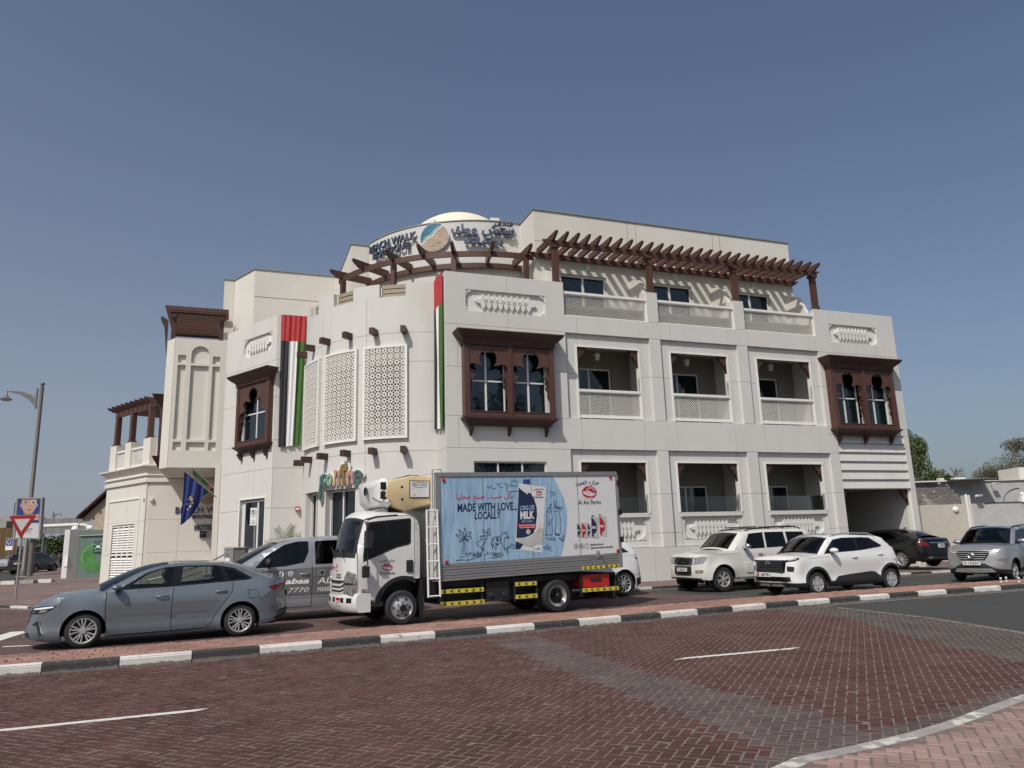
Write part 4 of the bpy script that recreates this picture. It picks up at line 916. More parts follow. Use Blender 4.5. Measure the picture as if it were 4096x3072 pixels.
for k in range(9):
    u = .3 + k * .58; part('rafter', M['wood'], lambda mb: mb.plate([raft_loop(.55, 3.2, 9.76, 10.0)], u - .06, u + .06, lambda a, b, z: FHL(b, a + .2, z)), tp)
part('shutter_frame', M['trim'], lambda mb: (mb.box(1.02, 1.1, -.02, .12, ZB, 3.38, FHL), mb.box(3.85, 3.93, -.02, .12, ZB, 3.38, FHL), mb.box(1.1, 3.85, -.02, .12, 3.30, 3.38, FHL), mb.box(.62, .70, -.05, .0, ZB, 4.66, FHL), mb.box(4.42, 4.5, -.05, .0, 2.0, 4.66, FHL), mb.box(.70, 4.42, -.05, .0, 4.58, 4.66, FHL)))
sh = part('louvred_door', M['trim'], lambda mb: [mb.box(1.12 + .6825 * i, 1.12 + .6825 * i + .09, .03, .09, .16, 3.28, FHL) for i in range(5)] + [mb.box(1.21 + .6825 * i, 1.80 + .6825 * i, .032, .088, z, z + .10, FHL) for i in range(4) for z in (.16, 1.66, 3.18)])
for i in range(4):
    for k in range(22):
        z = .32 + k * .1305
        if 1.55 < z < 1.78: continue
        part('slat', M['trim'], lambda mb: mb.add([FHL(u, w, zz) for u in (1.21 + .6825 * i, 1.80 + .6825 * i) for w, zz in ((.03, z - .05), (.085, z + .045), (.09, z + .055), (.036, z - .04))], [(0, 1, 5, 4), (1, 2, 6, 5), (2, 3, 7, 6), (3, 0, 4, 7)]), sh)
part('door_back', M['darkvoid'], lambda mb: mb.box(1.1, 3.85, .10, .13, ZB, 3.3, FHL))
part('wall_lamp', M['trim'], lambda mb: (mb.box(.20, .34, -.14, 0, 4.42, 4.60, FH), mb.box(.10, .26, -.10, .0, 4.5, 4.62, FHL)))
# --- the banners, signs and flag are things of their own
def uae(fr, u0, u1, z0, z1, name, label, slack, flip=False):
    """long cloth banner: red head, then black, white and green stripes, hanging in soft folds"""
    o = empty(name, label=label, cat='flag', group='long national banners on the hotel'); o.parent = None; o.matrix_world = hotel.matrix_basis
    nu, nz = 28, 30; zr = z1 - (z1 - z0) * .205
    bow = lambda t, s: .035 * sin(t * 17 + s * 2.0) * (.3 + .7 * s) + .03 * sin(t * 31 + 1 + s * 3)
    def cloth(ta, tb, za, zb, m, nm):
        mb = MB(); rows = []
        for j in range(nz + 1):
            z = za + (zb - za) * j / nz; s = (z1 - z) / (z1 - z0); row = []
            for i in range(nu + 1):
                t = ta + (tb - ta) * i / nu; sag = slack * s * s * (1 - t) if not flip else slack * s * s * t
                row.append(fr(u0 + (u1 - u0) * t * (1 - (.03 if flip else .16) * s) + (u1 - u0) * .05 * s, -.07 - .03 * s + bow(t, s), z - sag))
            rows.append(row)
        mb.grid(rows); mb.build(nm, m, o, smooth=80)
    cloth(0, 1, z1, zr, M['flag_red'], 'red_band'); cloth(0, .333, zr, z0, M['flag_black'], 'black_stripe'); cloth(.333, .667, zr, z0, M['flag_white'], 'white_stripe'); cloth(.667, 1, zr, z0, M['flag_green'], 'green_stripe')
    return o
M['flag_red'] = mat('red cloth', (.42, .035, .04), .8, var=.05); M['flag_black'] = mat('black cloth', (.02, .02, .024), .8); M['flag_white'] = mat('white cloth', (.72, .72, .72), .8); M['flag_green'] = mat('green cloth', (.055, .135, .022), .8, var=.06)
uae(frame((-5.57, 7.18), (1, 0), (0, 1)), .12, 1.20, 6.05, 11.78, 'banner', 'national banner of red, black, white and green hanging beside the left bay window', .12)
uae(frame((0, 0), (0, 1), (1, 0)), 1.42, .14, 5.95, 11.80, 'banner', 'national banner seen edge on at the right end of the round tower', .16, True)
def on_hotel(name, label, cat, group=None):
    o = empty(name, label=label, cat=cat, group=group); o.matrix_world = hotel.matrix_basis; return o
# rooftop sign on the drum
RS_ = DR + .10
fd = lambda u, w, z: (DC[0] + (RS_ - w) * cos(u), DC[1] + (RS_ - w) * sin(u), z)
fs = lambda u, w, z: fd(R(-160.2) + (u / RS_), w, z)
sign = on_hotel('rooftop_sign', 'large navy raised lettering and beach medallion on the curved parapet below the dome', 'sign')
def letters(word, a0, a1, z0, z1, bold=.035, nm='letters', dep=.10):
    mb = MB(); put_text(mb, word, R(a0), R(a1), z0, z1, fd, w=0, thick=dep, bold=bold); o = mb.build(nm, M['navy'], sign)
    mb = MB(); put_text(mb, word, R(a0), R(a1), z0, z1, fd, w=-dep, thick=.006, bold=bold - .012); mb.build('letter_face', M['navy2'], o)
M['navy2'] = mat('blue grey letter face', (.075, .095, .15), .4)
letters('BEACH WALK', -160.0, -131.6, 14.96, 15.30, .012); letters('BOUTIQUE', -156.6, -134.9, 14.53, 14.86, .012)
letters(arabic('بيتش ووك'), -115.8, -88.4, 14.84, 15.40, .03, 'arabic_letters'); letters(arabic('بوتيك'), -110.4, -93.4, 14.38, 14.80, .03, 'arabic_letters'); letters(arabic('فندق'), -97.1, -88.8, 15.33, 15.58, .02, 'arabic_letters')
def medallion(fr, cu, cz, r, w, parent, depth=.05):
    part('rim', M['trim'], lambda mb: mb.plate([circ(cu, cz, r * 1.03, 40)], w, w + depth, fr), parent)
    # sea, surf and sand as inlaid pieces following a wavy shore
    sh_ = [(-.92, -.40), (-.62, -.18), (-.42, .02), (-.12, .12), (.05, .36), (.34, .58), (.62, .80)]
    sh2 = spline(sh_, 5)
    ang = lambda p: degrees(atan2(p[1], p[0])) % 360
    def arcpts(a, b, n=22):
        if b < a: b += 360
        return [(cos(R(a + (b - a) * i / n)), sin(R(a + (b - a) * i / n))) for i in range(n + 1)]
    first = (cos(R(ang(sh_[0]))), sin(R(ang(sh_[0])))); last = (cos(R(ang(sh_[-1]))), sin(R(ang(sh_[-1]))))
    sea = sh2[::1] + arcpts(ang(last), ang(first)); sand = sh2[::-1] + arcpts(ang(first), ang(last))
    S = lambda P: [(cu + x * r, cz + z * r) for x, z in P]
    part('sea', M['sea'], lambda mb: mb.plate([S(sea)], w - .012, w - .001, fr), parent); part('sand', M['sandpic'], lambda mb: mb.plate([S(sand)], w - .012, w - .001, fr), parent)
    part('surf', M['white'], lambda mb: (ribbon(mb, S(sh2), r * .07, fr, w - .013), ribbon(mb, S([(x - .10, z + .09) for x, z in sh2[3:-3]]), r * .03, fr, w - .013)), parent)
    fp = [(.30 + .17 * cos(t) * (1 - .3 * sin(t)), -.42 + .07 * sin(t) + .25 * (.17 * cos(t))) for t in [2 * pi * i / 18 for i in range(18)]]; fp2 = [(x - .38, z - .20) for x, z in fp]
    part('footprint', M['sandpic2'], lambda mb: (mb.plate([S(fp)], w - .016, w - .012, fr), mb.plate([S(fp2)], w - .016, w - .012, fr)), parent)
M['sea'] = mat('turquoise sea print', (.02, .14, .21), .4, var=.25, vscale=9); M['sandpic'] = mat('sand print', (.37, .28, .20), .6, var=.22, vscale=7, stretch=(.4, .4, 2)); M['sandpic2'] = mat('footprint print', (.26, .19, .14), .6)
medallion(lambda u, w, z: fd(u / RS_, w, z), R(-123.3) * RS_, 14.90, .645, -.04, sign)
# entrance wall lettering
es = on_hotel('entrance_sign', 'navy hotel name lettering with beach medallion on the shaded entrance wall', 'sign')
def es_l(word, u0, u1, z0, z1, bold=0.): part('letters', M['navy'], lambda mb: put_text(mb, word, u0, u1, z0, z1, FH, w=0, thick=.05, bold=bold), es)
es_l('BEACH WALK', 1.45, 4.25, 3.76, 4.10, .0); es_l('BOUTIQUE', 2.31, 3.50, 3.46, 3.67, .03); es_l('HOTEL', 2.42, 3.34, 2.86, 3.16, .035)
medallion(FH, 3.03, 4.64, .46, -.03, es)
ib = on_hotel('intercom_box', 'small dark intercom box below the hotel lettering', 'intercom'); part('box', M['black'], lambda mb: mb.box(2.70, 3.02, -.10, 0, 2.48, 2.81, FH), ib); part('side_box', M['conc'], lambda mb: mb.box(3.03, 3.19, -.08, 0, 2.48, 2.81, FH), ib); part('button', M['trim'], lambda mb: [mb.box(2.76 + .07 * i, 2.80 + .07 * i, -.11, -.10, 2.68, 2.70, FH) for i in range(3)], ib)
# restaurant sign in coloured letters on the tower
RP = TR + .05
fp_ = lambda u, w, z: (TC[0] + (RP - w) * cos(u / RP), TC[1] + (RP - w) * sin(u / RP), z)
ps = on_hotel('restaurant_sign', 'coloured bulbous letters with a flower over the restaurant windows of the tower', 'sign')
cols = {'p': (.06, .13, .115), 'o': (.24, .33, .25), 'l': (.44, .27, .11), 'L': (.42, .19, .125), 'i': (.20, .14, .04), 'n': (.44, .22, .18), 'e': (.055, .125, .10)}
def blob(k, w): return [[(x, z) for x, z in L] for L in k]
def capsule(x0, z0, x1, z1, r0, r1, waist, n=10):                        # bottle-like stroke with a waist
    P = []
    for i in range(n + 1): a = pi + pi * i / n; P.append((x0 + r0 * cos(a), z0 + r0 * sin(a)))
    P += [((x0 + x1) / 2 + waist, z0 + (z1 - z0) * .5)]
    for i in range(n + 1): a = pi * i / n; P.append((x1 + r1 * cos(a), z1 + r1 * sin(a)))
    P += [((x0 + x1) / 2 - waist, z0 + (z1 - z0) * .5)]
    return P
u_ = lambda a: R(a) * RP
SH = {'p': [[(-.36, .18)] + [(-.02 + .33 * cos(t), -.02 + .29 * sin(t)) for t in [R(a) for a in range(140, -171, -20)]] + [(-.26, -.25), (-.22, -.60), (-.24, -.92), (-.36, -1.0), (-.47, -.9), (-.44, -.6), (-.36, -.2)], [(.02 + .10 * cos(t), -.01 + .17 * sin(t)) for t in [R(a) for a in range(0, 360, 36)]]],
      'o': [[(.22 * cos(t), -.05 + .30 * sin(t)) for t in [R(a) for a in range(0, 360, 20)]], [(.09 * cos(t), -.05 + .16 * sin(t)) for t in [R(a) for a in range(0, 360, 36)]]],
      'l': [capsule(-.03, -.28, .03, .30, .09, .10, .035)], 'L': [capsule(-.03, -.28, .03, .28, .10, .10, .035)], 'i': [capsule(0, -.26, 0, .20, .12, .06, .055)],
      'n': [[(-.24, -.22)] + [(-.15 + .10 * cos(t), -.26 + .10 * sin(t)) for t in [R(a) for a in range(180, 361, 30)]] + [(-.08, -.02), (-.02, .12), (.05, -.02)] + [(.15 + .10 * cos(t), -.26 + .10 * sin(t)) for t in [R(a) for a in range(180, 361, 30)]] + [(.22, .05), (.17, .26), (.02, .33), (-.10, .24), (-.18, .30), (-.26, .22), (-.18, .0)]],
      'e': [[(.28, -.02), (.30, .12)] + [(-.0 + .29 * cos(t), -.02 + .32 * sin(t)) for t in [R(a) for a in range(40, 331, 20)]] + [(.22, -.22), (.02, -.22), (-.10, -.04)], [(-.08, .06), (.10, .08), (.06, .19), (-.04, .19)]]}
for k, ch, a in (('p', 'p', -149.9), ('o', 'o', -146.6), ('l', 'l', -143.2), ('L', 'l', -140.9), ('i', 'i', -138.5), ('n', 'n', -135.4), ('e', 'e', -132.0)):
    L = [[(u_(a) + x * .72, 4.30 + z * .78 + .0) for x, z in l] for l in SH[k]]
    big = [[(u_(a) + x * .72 * 1.22 + .01, 4.30 + z * .78 * 1.12 - .015) for x, z in SH[k][0]]]
    part('backing', M['white'], lambda mb: mb.plate(big, -.08 - .004 * (ord(k) % 5), -.02, fp_), ps)
    part('letter', mat('sign ' + k, cols[k], .45), lambda mb: mb.plate(L, -.15, -.101, fp_), ps)
fl = []
for t in range(6): fl.append([(u_(-138.5) + .10 * cos(R(60 * t + 20)) + .085 * cos(R(a)) * (1 if 1 else 1), 4.66 + .09 * sin(R(60 * t + 20)) + .07 * sin(R(a))) for a in range(0, 360, 40)])
part('flower', mat('sign flower', (.22, .16, .045), .45), lambda mb: [mb.plate([f], -.16 - .004 * i, -.11, fp_) for i, f in enumerate(fl)], ps)
part('backing', M['white'], lambda mb: mb.plate([circ(u_(-138.5), 4.67, .25, 20)], -.098, -.02, fp_), ps)
# blue flag and green flag on slanting poles by the entrance
bf = on_hotel('flag', 'dark blue flag with a ring of gold stars on a slanting pole by the entrance', 'flag')
P0 = Vector(FL(4.20, .10, 3.95)); P1 = Vector((-9.20, 10.35, 5.25))
part('pole', M['steel'], lambda mb: mb.tube([P0, P1], .022, 8), bf)
M['eu'] = mat('blue cloth', (.012, .028, .15), .7, var=.06); M['gold'] = mat('gold star', (.62, .45, .16), .6)
def flagpt(s, t):                                                        # s along the pole from tip, t down the cloth
    p = P1.lerp(P0, .02 + .50 * s); fold = .10 * sin(s * 9) * (t ** .7) + .05 * sin(s * 17 + 2 * t)
    drop = t * (2.35 - .85 * s - .25 * (s - .2) ** 2)
    return Vector((p.x * (1 - .0 * t) - .34 * s * t * t * 1.0 + (.02 * sin(5 * t)), p.y + fold - .05 * t, p.z - drop + .14 * s * t))
def fcloth(mb): mb.grid([[flagpt(i / 24, j / 26) for i in range(25)] for j in range(27)])
part('cloth', M['eu'], fcloth, bf, smooth=80)
def star(mb, s, t):
    o_ = flagpt(s, t); e1 = (flagpt(s + .02, t) - o_).normalized(); e2 = (flagpt(s, t - .02) - o_).normalized(); nn = e1.cross(e2).normalized(); nn = nn if nn.y < 0 else -nn
    P = [o_ + nn * .03 + (e1 * cos(R(90 + 36 * k)) + e2 * sin(R(90 + 36 * k))) * (.075 if k % 2 == 0 else .03) for k in range(10)]
    mb.add(P, [tuple(range(10))])
part('star', M['gold'], lambda mb: [star(mb, *q) for q in ((.42, .45), (.52, .50), (.56, .58), (.52, .66), (.42, .72), (.28, .50), (.25, .6))], bf)
gf = on_hotel('flag', 'green flag mostly hidden behind the blue star flag by the entrance', 'flag')
Q0 = Vector(FL(4.20, .35, 4.02)); Q1 = P1 + Vector((.33, .5, .16))
part('pole', M['steel'], lambda mb: mb.tube([Q0, Q1], .022, 8), gf)
def gpt(s, t): p = Q1.lerp(Q0, .02 + .55 * s); return Vector((p.x - .1 * t * s, p.y + .06 * sin(s * 11) * t + .1 * t, p.z - t * (.42 - .2 * s)))
part('cloth', mat('green flag cloth', (.03, .10, .035), .8), lambda mb: mb.grid([[gpt(i / 14, j / 12) for i in range(15)] for j in range(8)]), gf, smooth=80)
part('red_band', M['flag_red'], lambda mb: mb.grid([[Vector(gpt(.90 + .05 * i, j / 12)) + Vector((0, -.02, 0)) for i in range(3)] for j in range(12)]), gf, smooth=80)
al = on_hotel('alarm_bell', 'small red alarm sounder on the wall between banner and tower', 'alarm'); part('box', M['red'], lambda mb: mb.box(-4.62, -4.47, 7.02, 7.16, 3.28, 3.46), al); part('face', M['trim'], lambda mb: mb.box(-4.60, -4.49, 7.0, 7.02, 3.31, 3.40), al)
# ------------------------------------------------------------------ vehicles
def paint(name, col, metal=.0, rough=.32): return mat(name, col, rough, metal, coat=.9, var=.015, vscale=2)
M['p_sedan'] = paint('slate blue car paint', (.155, .18, .20), .35, .34); M['p_white'] = paint('white car paint', (.70, .70, .69)); M['p_pearl'] = paint('pearl white car paint', (.62, .605, .565))
M['p_silver'] = paint('silver car paint', (.33, .335, .34), .5, .33); M['p_black'] = mat('black car paint', (.006, .006, .007), .22, coat=.25, spec=.35); M['p_van'] = paint('silver van paint', (.36, .37, .40), .4, .36); M['p_vandark'] = paint('grey van band', (.16, .16, .162), .3, .4)
M['chrome'] = mat('chrome', (.75, .75, .76), .12, 1); M['alloy'] = mat('alloy wheel', (.46, .46, .46), .35, .35); M['alloyd'] = mat('dark alloy', (.014, .014, .015), .5, .2)
M['plastic'] = mat('black plastic', (.018, .018, .019), .55, bmp=.05, bscale=200); M['gloss'] = mat('gloss black', (.008, .008, .009), .12)
M['lamp'] = mat('headlamp lens', (.36, .36, .35), .12, .5, var=.7, vscale=22); M['lampd'] = mat('dark lamp housing', (.03, .032, .036), .1, .3); M['drl'] = mat('daylight strip', (.72, .73, .75), .2)
M['tail'] = mat('tail lamp', (.14, .006, .008), .12, var=.4, vscale=10); M['taild'] = mat('dark tail lamp', (.05, .006, .007), .12); M['amber'] = mat('amber lens', (.50, .13, .02), .2)
M['cglass'] = glass_mat('car glass', (.42, .45, .44), .9, 1.5); M['dglass'] = glass_mat('tinted car glass', (.07, .075, .08), .9, 1.5); M['wsglass'] = glass_mat('windscreen glass', (.55, .6, .58), .9, 1.5)
M['seat'] = mat('seat fabric', (.03, .03, .032), .8); M['plate'] = mat('number plate', (.66, .66, .63), .5); M['ink'] = mat('ink', (.012, .012, .014), .6)
def pdist(px, py, pl):
    best = 9.
    for (x0, y0), (x1, y1) in zip(pl, pl[1:]):
        dx, dy = x1 - x0, y1 - y0; t = max(0, min(1, ((px - x0) * dx + (py - y0) * dy) / (dx * dx + dy * dy + 1e-12))); best = min(best, math.hypot(px - x0 - t * dx, py - y0 - t * dy))
    return best
def subdiv(pts, step, closed=True):
    out = []; n = len(pts)
    for i in range(n if closed else n - 1):
        a = pts[i]; b = pts[(i + 1) % n]; k = max(1, int(math.dist(a, b) / step)); out += [(a[0] + (b[0] - a[0]) * j / k, a[1] + (b[1] - a[1]) * j / k) for j in range(k)]
    if not closed: out.append(pts[-1])
    return out
def line_poly(pl, w=.011):
    a = offset(pl, w / 2); b = offset(pl, -w / 2); return a + b[::-1]
def regions(boundary, feats, pos, grid, parent, body_name, body_mat, step=.07, skin=.03):
    """cut a chart into regions and lift every region onto the surface pos(u,z,depth,side)"""
    vs = []; es = []
    def addloop(L):
        n = len(vs); vs.extend(Vector(p) for p in L); es.extend((n + i, n + (i + 1) % len(L)) for i in range(len(L)))
    B = subdiv(boundary, step); addloop(B); FP = []
    for f in feats:
        L = subdiv(f['pts'], step); FP.append(L); addloop(L)
    u0 = min(p[0] for p in B); u1 = max(p[0] for p in B); z0 = min(p[1] for p in B); z1 = max(p[1] for p in B)
    u = u0 + grid / 2
    while u < u1:
        z = z0 + grid / 2
        while z < z1:
            if pip(u, z, B): vs.append(Vector((u + .001 * sin(z * 50), z)))
            z += grid
        u += grid
    r = delaunay_2d_cdt(vs, es, [], 0, 1e-5); V = [(p.x, p.y) for p in r[0]]; cls = {}
    for t in r[2]:
        cx = sum(V[i][0] for i in t) / 3; cz = sum(V[i][1] for i in t) / 3
        if not pip(cx, cz, B): continue
        k = -1
        for i, L in enumerate(FP):
            if pip(cx, cz, L): k = i
        cls.setdefault(k, []).append(tuple(t))
    def make(k, sides, name, m, off):
        mb = MB()
        cnt = {}
        for t in cls[k]:
            for a, b in ((t[0], t[1]), (t[1], t[2]), (t[2], t[0])): cnt[(min(a, b), max(a, b))] = cnt.get((min(a, b), max(a, b)), 0) + 1
        used = sorted({i for t in cls[k] for i in t}); ix = {v: i for i, v in enumerate(used)}
        rim = [e for e, c in cnt.items() if c == 1]; rv = sorted({i for e in rim for i in e}); rx = {v: len(used) + i for i, v in enumerate(rv)}
        for s in sides:
            P = [pos(V[i][0], V[i][1], off, s) for i in used] + [pos(V[i][0], V[i][1], off - skin, s) for i in rv]
            mb.add(P, [tuple(ix[i] for i in t) for t in cls[k]] + [(ix[a], ix[b], rx[b], rx[a]) for a, b in rim])
        return mb.build(name, m, parent, smooth=38)
    out = {}
    if -1 in cls: out['body'] = make(-1, (-1, 1), body_name, body_mat, 0)
    for i, f in enumerate(feats):
        if i not in cls or f['name'] == 'gap': continue
        if f.get('one'): out[f['name']] = make(i, (-1, 1), f['name'], f['mat'], f.get('off', 0))
        else:
            for s in (-1, 1): make(i, (s,), f['name'], f['mat'], f.get('off', 0))
    return out
def wheel(parent, x, y, side, r, w, rim, style):
    mb = MB(); s = side; rr = rim
    prof = [(rr, -w / 2 + .012), (rr + .012, -w / 2), (r - .035, -w / 2 + .004), (r - .008, -w / 2 + .03), (r, -w / 2 + .06), (r, w / 2 - .06), (r - .008, w / 2 - .03), (r - .035, w / 2 - .004), (rr + .012, w / 2), (rr, w / 2 - .012)]
    fr = lambda u, ww, z: (u, ww * 1, z)
    mb.lathe(prof, 36, axis='w', close=True)
    for k in range(3): mb.lathe([(r + .0015, -w / 2 + .075 + k * (w - .15) / 2 - .004), (r + .0015, -w / 2 + .075 + k * (w - .15) / 2 + .004)], 36, axis='w')
    o = mb.build('wheel', M['rubber'], parent, smooth=40); o.location = (x, y, r)
    f = s * (w / 2 - .01); g = MB()                                       # face plane at the outer side
    def spoke(a, r0, r1, w0, w1, d0=.0, d1=.0, th=.03):
        P = []
        for q, ww, dd in ((r0, w0, d0), (r1, w1, d1)):
            for sg in (-1, 1):
                for dep in (0, th):
                    P.append((q * cos(a) - sg * ww / 2 * sin(a), f - s * (dep + dd), q * sin(a) + sg * ww / 2 * cos(a)))
        g.add(P, [(0, 2, 6, 4), (1, 3, 7, 5), (0, 1, 5, 4), (2, 3, 7, 6), (4, 5, 7, 6), (0, 1, 3, 2)])
    g.lathe([(rr + .006, f), (rr - .006, f + s * .004), (rr - .02, f - s * .01), (rr - .03, f - s * .10)], 36, axis='w')
    m2 = M['alloy']
    if style == 'y5':
        for k in range(5):
            a = R(90 + 72 * k)
            spoke(a, .03, rr * .45, .05, .045, .015, .01)
            for sg in (-1, 1): spoke(a + sg * R(9), rr * .38, rr - .012, .026, .026, .01, .0)
            spoke(a + R(30), rr * .22, rr - .012, .016, .026, .018, .0)
    elif style == 'multi':
        for k in range(6):
            for sg in (-1, 1): spoke(R(60 * k + 15) + sg * R(8), .05, rr - .01, .03, .04, .012, 0)
    elif style == 'hub5':
        for k in range(5): spoke(R(90 + 72 * k), .02, rr - .01, .09, .17, .01, 0, .02)
    elif style == 'swirl':
        for k in range(5): spoke(R(90 + 72 * k), .03, rr - .01, .06, .085, .01, 0); spoke(R(90 + 72 * k + 24), .05, rr - .01, .03, .05, .03, .02)
    elif style == 'thin':
        for k in range(10): spoke(R(36 * k), .04, rr - .01, .022, .028, .01, 0)
    else:                                                                   # pressed steel truck wheel
        pr = [(rr - .012, f), (rr * .86, f - s * .02), (rr * .62, f + s * (.01 if style == 'truckf' else -.11)), (rr * .42, f + s * (.03 if style == 'truckf' else -.12)), (.06, f + s * (.05 if style == 'truckf' else -.08)), (.0, f + s * (.055 if style == 'truckf' else -.08))]
        g.lathe(pr, 30, axis='w'); m2 = M['steelw']
    if style[:5] != 'truck': g.lathe([(.055, f - s * .015), (.05, f + s * .004), (.0, f + s * .006)], 16, axis='w')
    ro = g.build('rim', m2, o, smooth=35)
    d = MB(); d.lathe([(0, f - s * .075), (rr - .02, f - s * .075)], 24, axis='w')
    if style[:5] == 'truck':
        for k in range(6):
            a = R(60 * k); q = rr * .74; e = .0 if style == 'truckf' else -.07
            d.lathe([(0, f + s * (.004 + e)), (.028, f + s * (.004 + e))], 10, c=(q * cos(a), q * sin(a)), axis='w')
            for kk in (0,): d.lathe([(.016, f + s * (.01 + e - .02)), (.016, f + s * (.045 + e)), (0, f + s * (.045 + e))], 8, c=(rr * .46 * cos(a + .5), rr * .46 * sin(a + .5)), axis='w')
        d.lathe([(.075, f), (.075, f + s * .07), (.06, f + s * .085), (0, f + s * .085)], 16, axis='w')
    d.build('brake_disc', M['alloyd'], o, smooth=35)
    return o
M['steelw'] = mat('painted steel wheel', (.42, .42, .42), .4, .5, var=.15, vscale=10, dirt=(.12, .11, .10), dlo=.55, dhi=.8, dscale=9)
class Car:
    """body lower ring in an unrolled chart + glasshouse in side view; x runs rearwards from the front axle, near side is -y"""
    def __init__(s, name, label, loc, az, S, group='cars on the far carriageway', z=0.):
        s.S = S; s.W = S['W']; a = R(az); X = Vector((sin(a), cos(a), 0)); Y = Vector((-cos(a), sin(a), 0))
        pos = Vector((*loc, z)) + Y * s.W * (0 if S.get('centred') else 1)
        mw = Matrix((X, Y, Vector((0, 0, 1)))).transposed().to_4x4(); mw.translation = pos
        s.root = empty(name, label=label, cat=S.get('cat', 'car'), group=group, mw=mw); s.mw = mw
        xf, xr, rf, rr, W = S['xf'], S['xr'], S['rf'], S['rr'], s.W; nf, mf = S.get('nf', (2.6, 2.0)); nr, mr = S.get('nr', (2.6, 2.0)); pl = []
        for i in range(33):
            t = pi / 2 * i / 32; pl.append((xf + rf * (1 - cos(t) ** (2 / nf)), W * sin(t) ** (2 / mf)))
        n0 = len(pl) - 1
        for i in range(1, 20): pl.append((xf + rf + (xr - rr - xf - rf) * i / 20, W + .012 * sin(pi * i / 20)))
        n1 = len(pl)
        for i in range(33):
            t = pi / 2 * (1 - i / 32); pl.append((xr - rr * (1 - cos(t) ** (2 / nr)), W * sin(t) ** (2 / mr)))
        L = [0.]
        for a_, b_ in zip(pl, pl[1:]): L.append(L[-1] + math.dist(a_, b_))
        off = xf + rf - L[n0]; s.pl = pl; s.u = [l + off for l in L]; s.u0 = s.u[0]; s.u1 = s.u[-1]
    def O(s, u):
        u = max(s.u0, min(s.u1, u)); lo, hi = 0, len(s.u) - 1
        while hi - lo > 1:
            m = (lo + hi) // 2
            if s.u[m] <= u: lo = m
            else: hi = m
        t = (u - s.u[lo]) / (s.u[hi] - s.u[lo]); a, b = s.pl[lo], s.pl[hi]
        def nrm(i):
            p = s.pl[max(i - 1, 0)]; q = s.pl[min(i + 1, len(s.pl) - 1)]
            if i == 0: return (-1., 0.)
            if i == len(s.pl) - 1: return (1., 0.)
            l = math.dist(p, q); return (-(q[1] - p[1]) / l, (q[0] - p[0]) / l)
        na, nb = nrm(lo), nrm(hi); n = (na[0] + (nb[0] - na[0]) * t, na[1] + (nb[1] - na[1]) * t); l = math.hypot(*n) or 1
        return (a[0] + (b[0] - a[0]) * t, a[1] + (b[1] - a[1]) * t), (n[0] / l, n[1] / l)
    def UX(s, x):
        for i in range(len(s.pl) - 1):
            if s.pl[i][0] <= x <= s.pl[i + 1][0] and s.pl[i + 1][0] > s.pl[i][0]: return s.u[i] + (s.u[i + 1] - s.u[i]) * (x - s.pl[i][0]) / (s.pl[i + 1][0] - s.pl[i][0])
        if x < s.pl[0][0]: return s.u0
        h = len(s.pl) // 2
        for i in range(h, len(s.pl) - 1):
            if s.pl[i][0] <= x <= s.pl[i + 1][0]: return s.u[i]
        return s.u1
    def UF(s, y):
        for i in range(40):
            if s.pl[i][1] <= y <= s.pl[i + 1][1]: return s.u[i] + (s.u[i + 1] - s.u[i]) * (y - s.pl[i][1]) / max(1e-9, s.pl[i + 1][1] - s.pl[i][1])
        return s.u[32]
    def UR(s, y):
        for i in range(len(s.pl) - 1, 40, -1):
            if s.pl[i][1] <= y <= s.pl[i - 1][1]: return s.u[i] + (s.u[i - 1] - s.u[i]) * (y - s.pl[i][1]) / max(1e-9, s.pl[i - 1][1] - s.pl[i][1])
        return s.u[-33]
    def P(s, u, z, d=0., side=-1):
        (x, y), (nx, ny) = s.O(u); S = s.S
        wf = max(0, -nx) ** 2; wr = max(0, nx) ** 2; ws = ny * ny
        i = wf * smooth_tab(S['F'], z) + ws * smooth_tab(S['Sd'], z) + wr * smooth_tab(S['Rr'], z)
        for (xc, r) in s.arches:                                            # slight flare round the wheels
            dd = math.hypot(x - xc, z - S['r']); i -= ws * S.get('flare', .02) * max(0, 1 - max(0, dd - r) / .16) if dd < r + .16 else 0
        i -= d; yy = y - ny * i
        return (x - nx * i, max(0., yy) * side if yy > 0 else 0., z)
    def build(s):
        S = s.S; W = s.W; r = S['r']; ar = S.get('arch', r * 1.16); wb = S['wb']; s.arches = [(0, ar), (wb, ar)]
        zt = lambda u: smooth_tab(S['top'], u); zb = lambda u: lerp_tab(S['bot'], u)
        N = 90; top = [(s.u0 + (s.u1 - s.u0) * i / N, 0) for i in range(N + 1)]; tx = lambda u: s.O(u)[0][0]
        top = [(u, zt(tx(u))) for u, _ in top]
        bot = []
        us = [s.u0 + (s.u1 - s.u0) * i / 60 for i in range(61)]
        def arc(xc):
            zc = r; a0 = math.asin(max(-1, min(1, (zb(xc) - zc) / ar))); return [(s.UX(xc + ar * cos(pi - a0 - (pi - 2 * a0) * i / 18)) if False else xc - ar * cos(a0 + (pi - 2 * a0) * i / 18), zc + ar * sin(a0 + (pi - 2 * a0) * i / 18)) for i in range(19)]
        arcs = [arc(0.), arc(wb)]
        u = s.u0
        for A in arcs:
            while u < A[0][0] - .02: bot.append((u, zb(tx(u)))); u += .06
            bot += A; u = A[-1][0] + .05
        while u < s.u1: bot.append((u, zb(tx(u)))); u += .06
        bot.append((s.u1, zb(tx(s.u1))))
        boundary = top + bot[::-1]
        feats = []
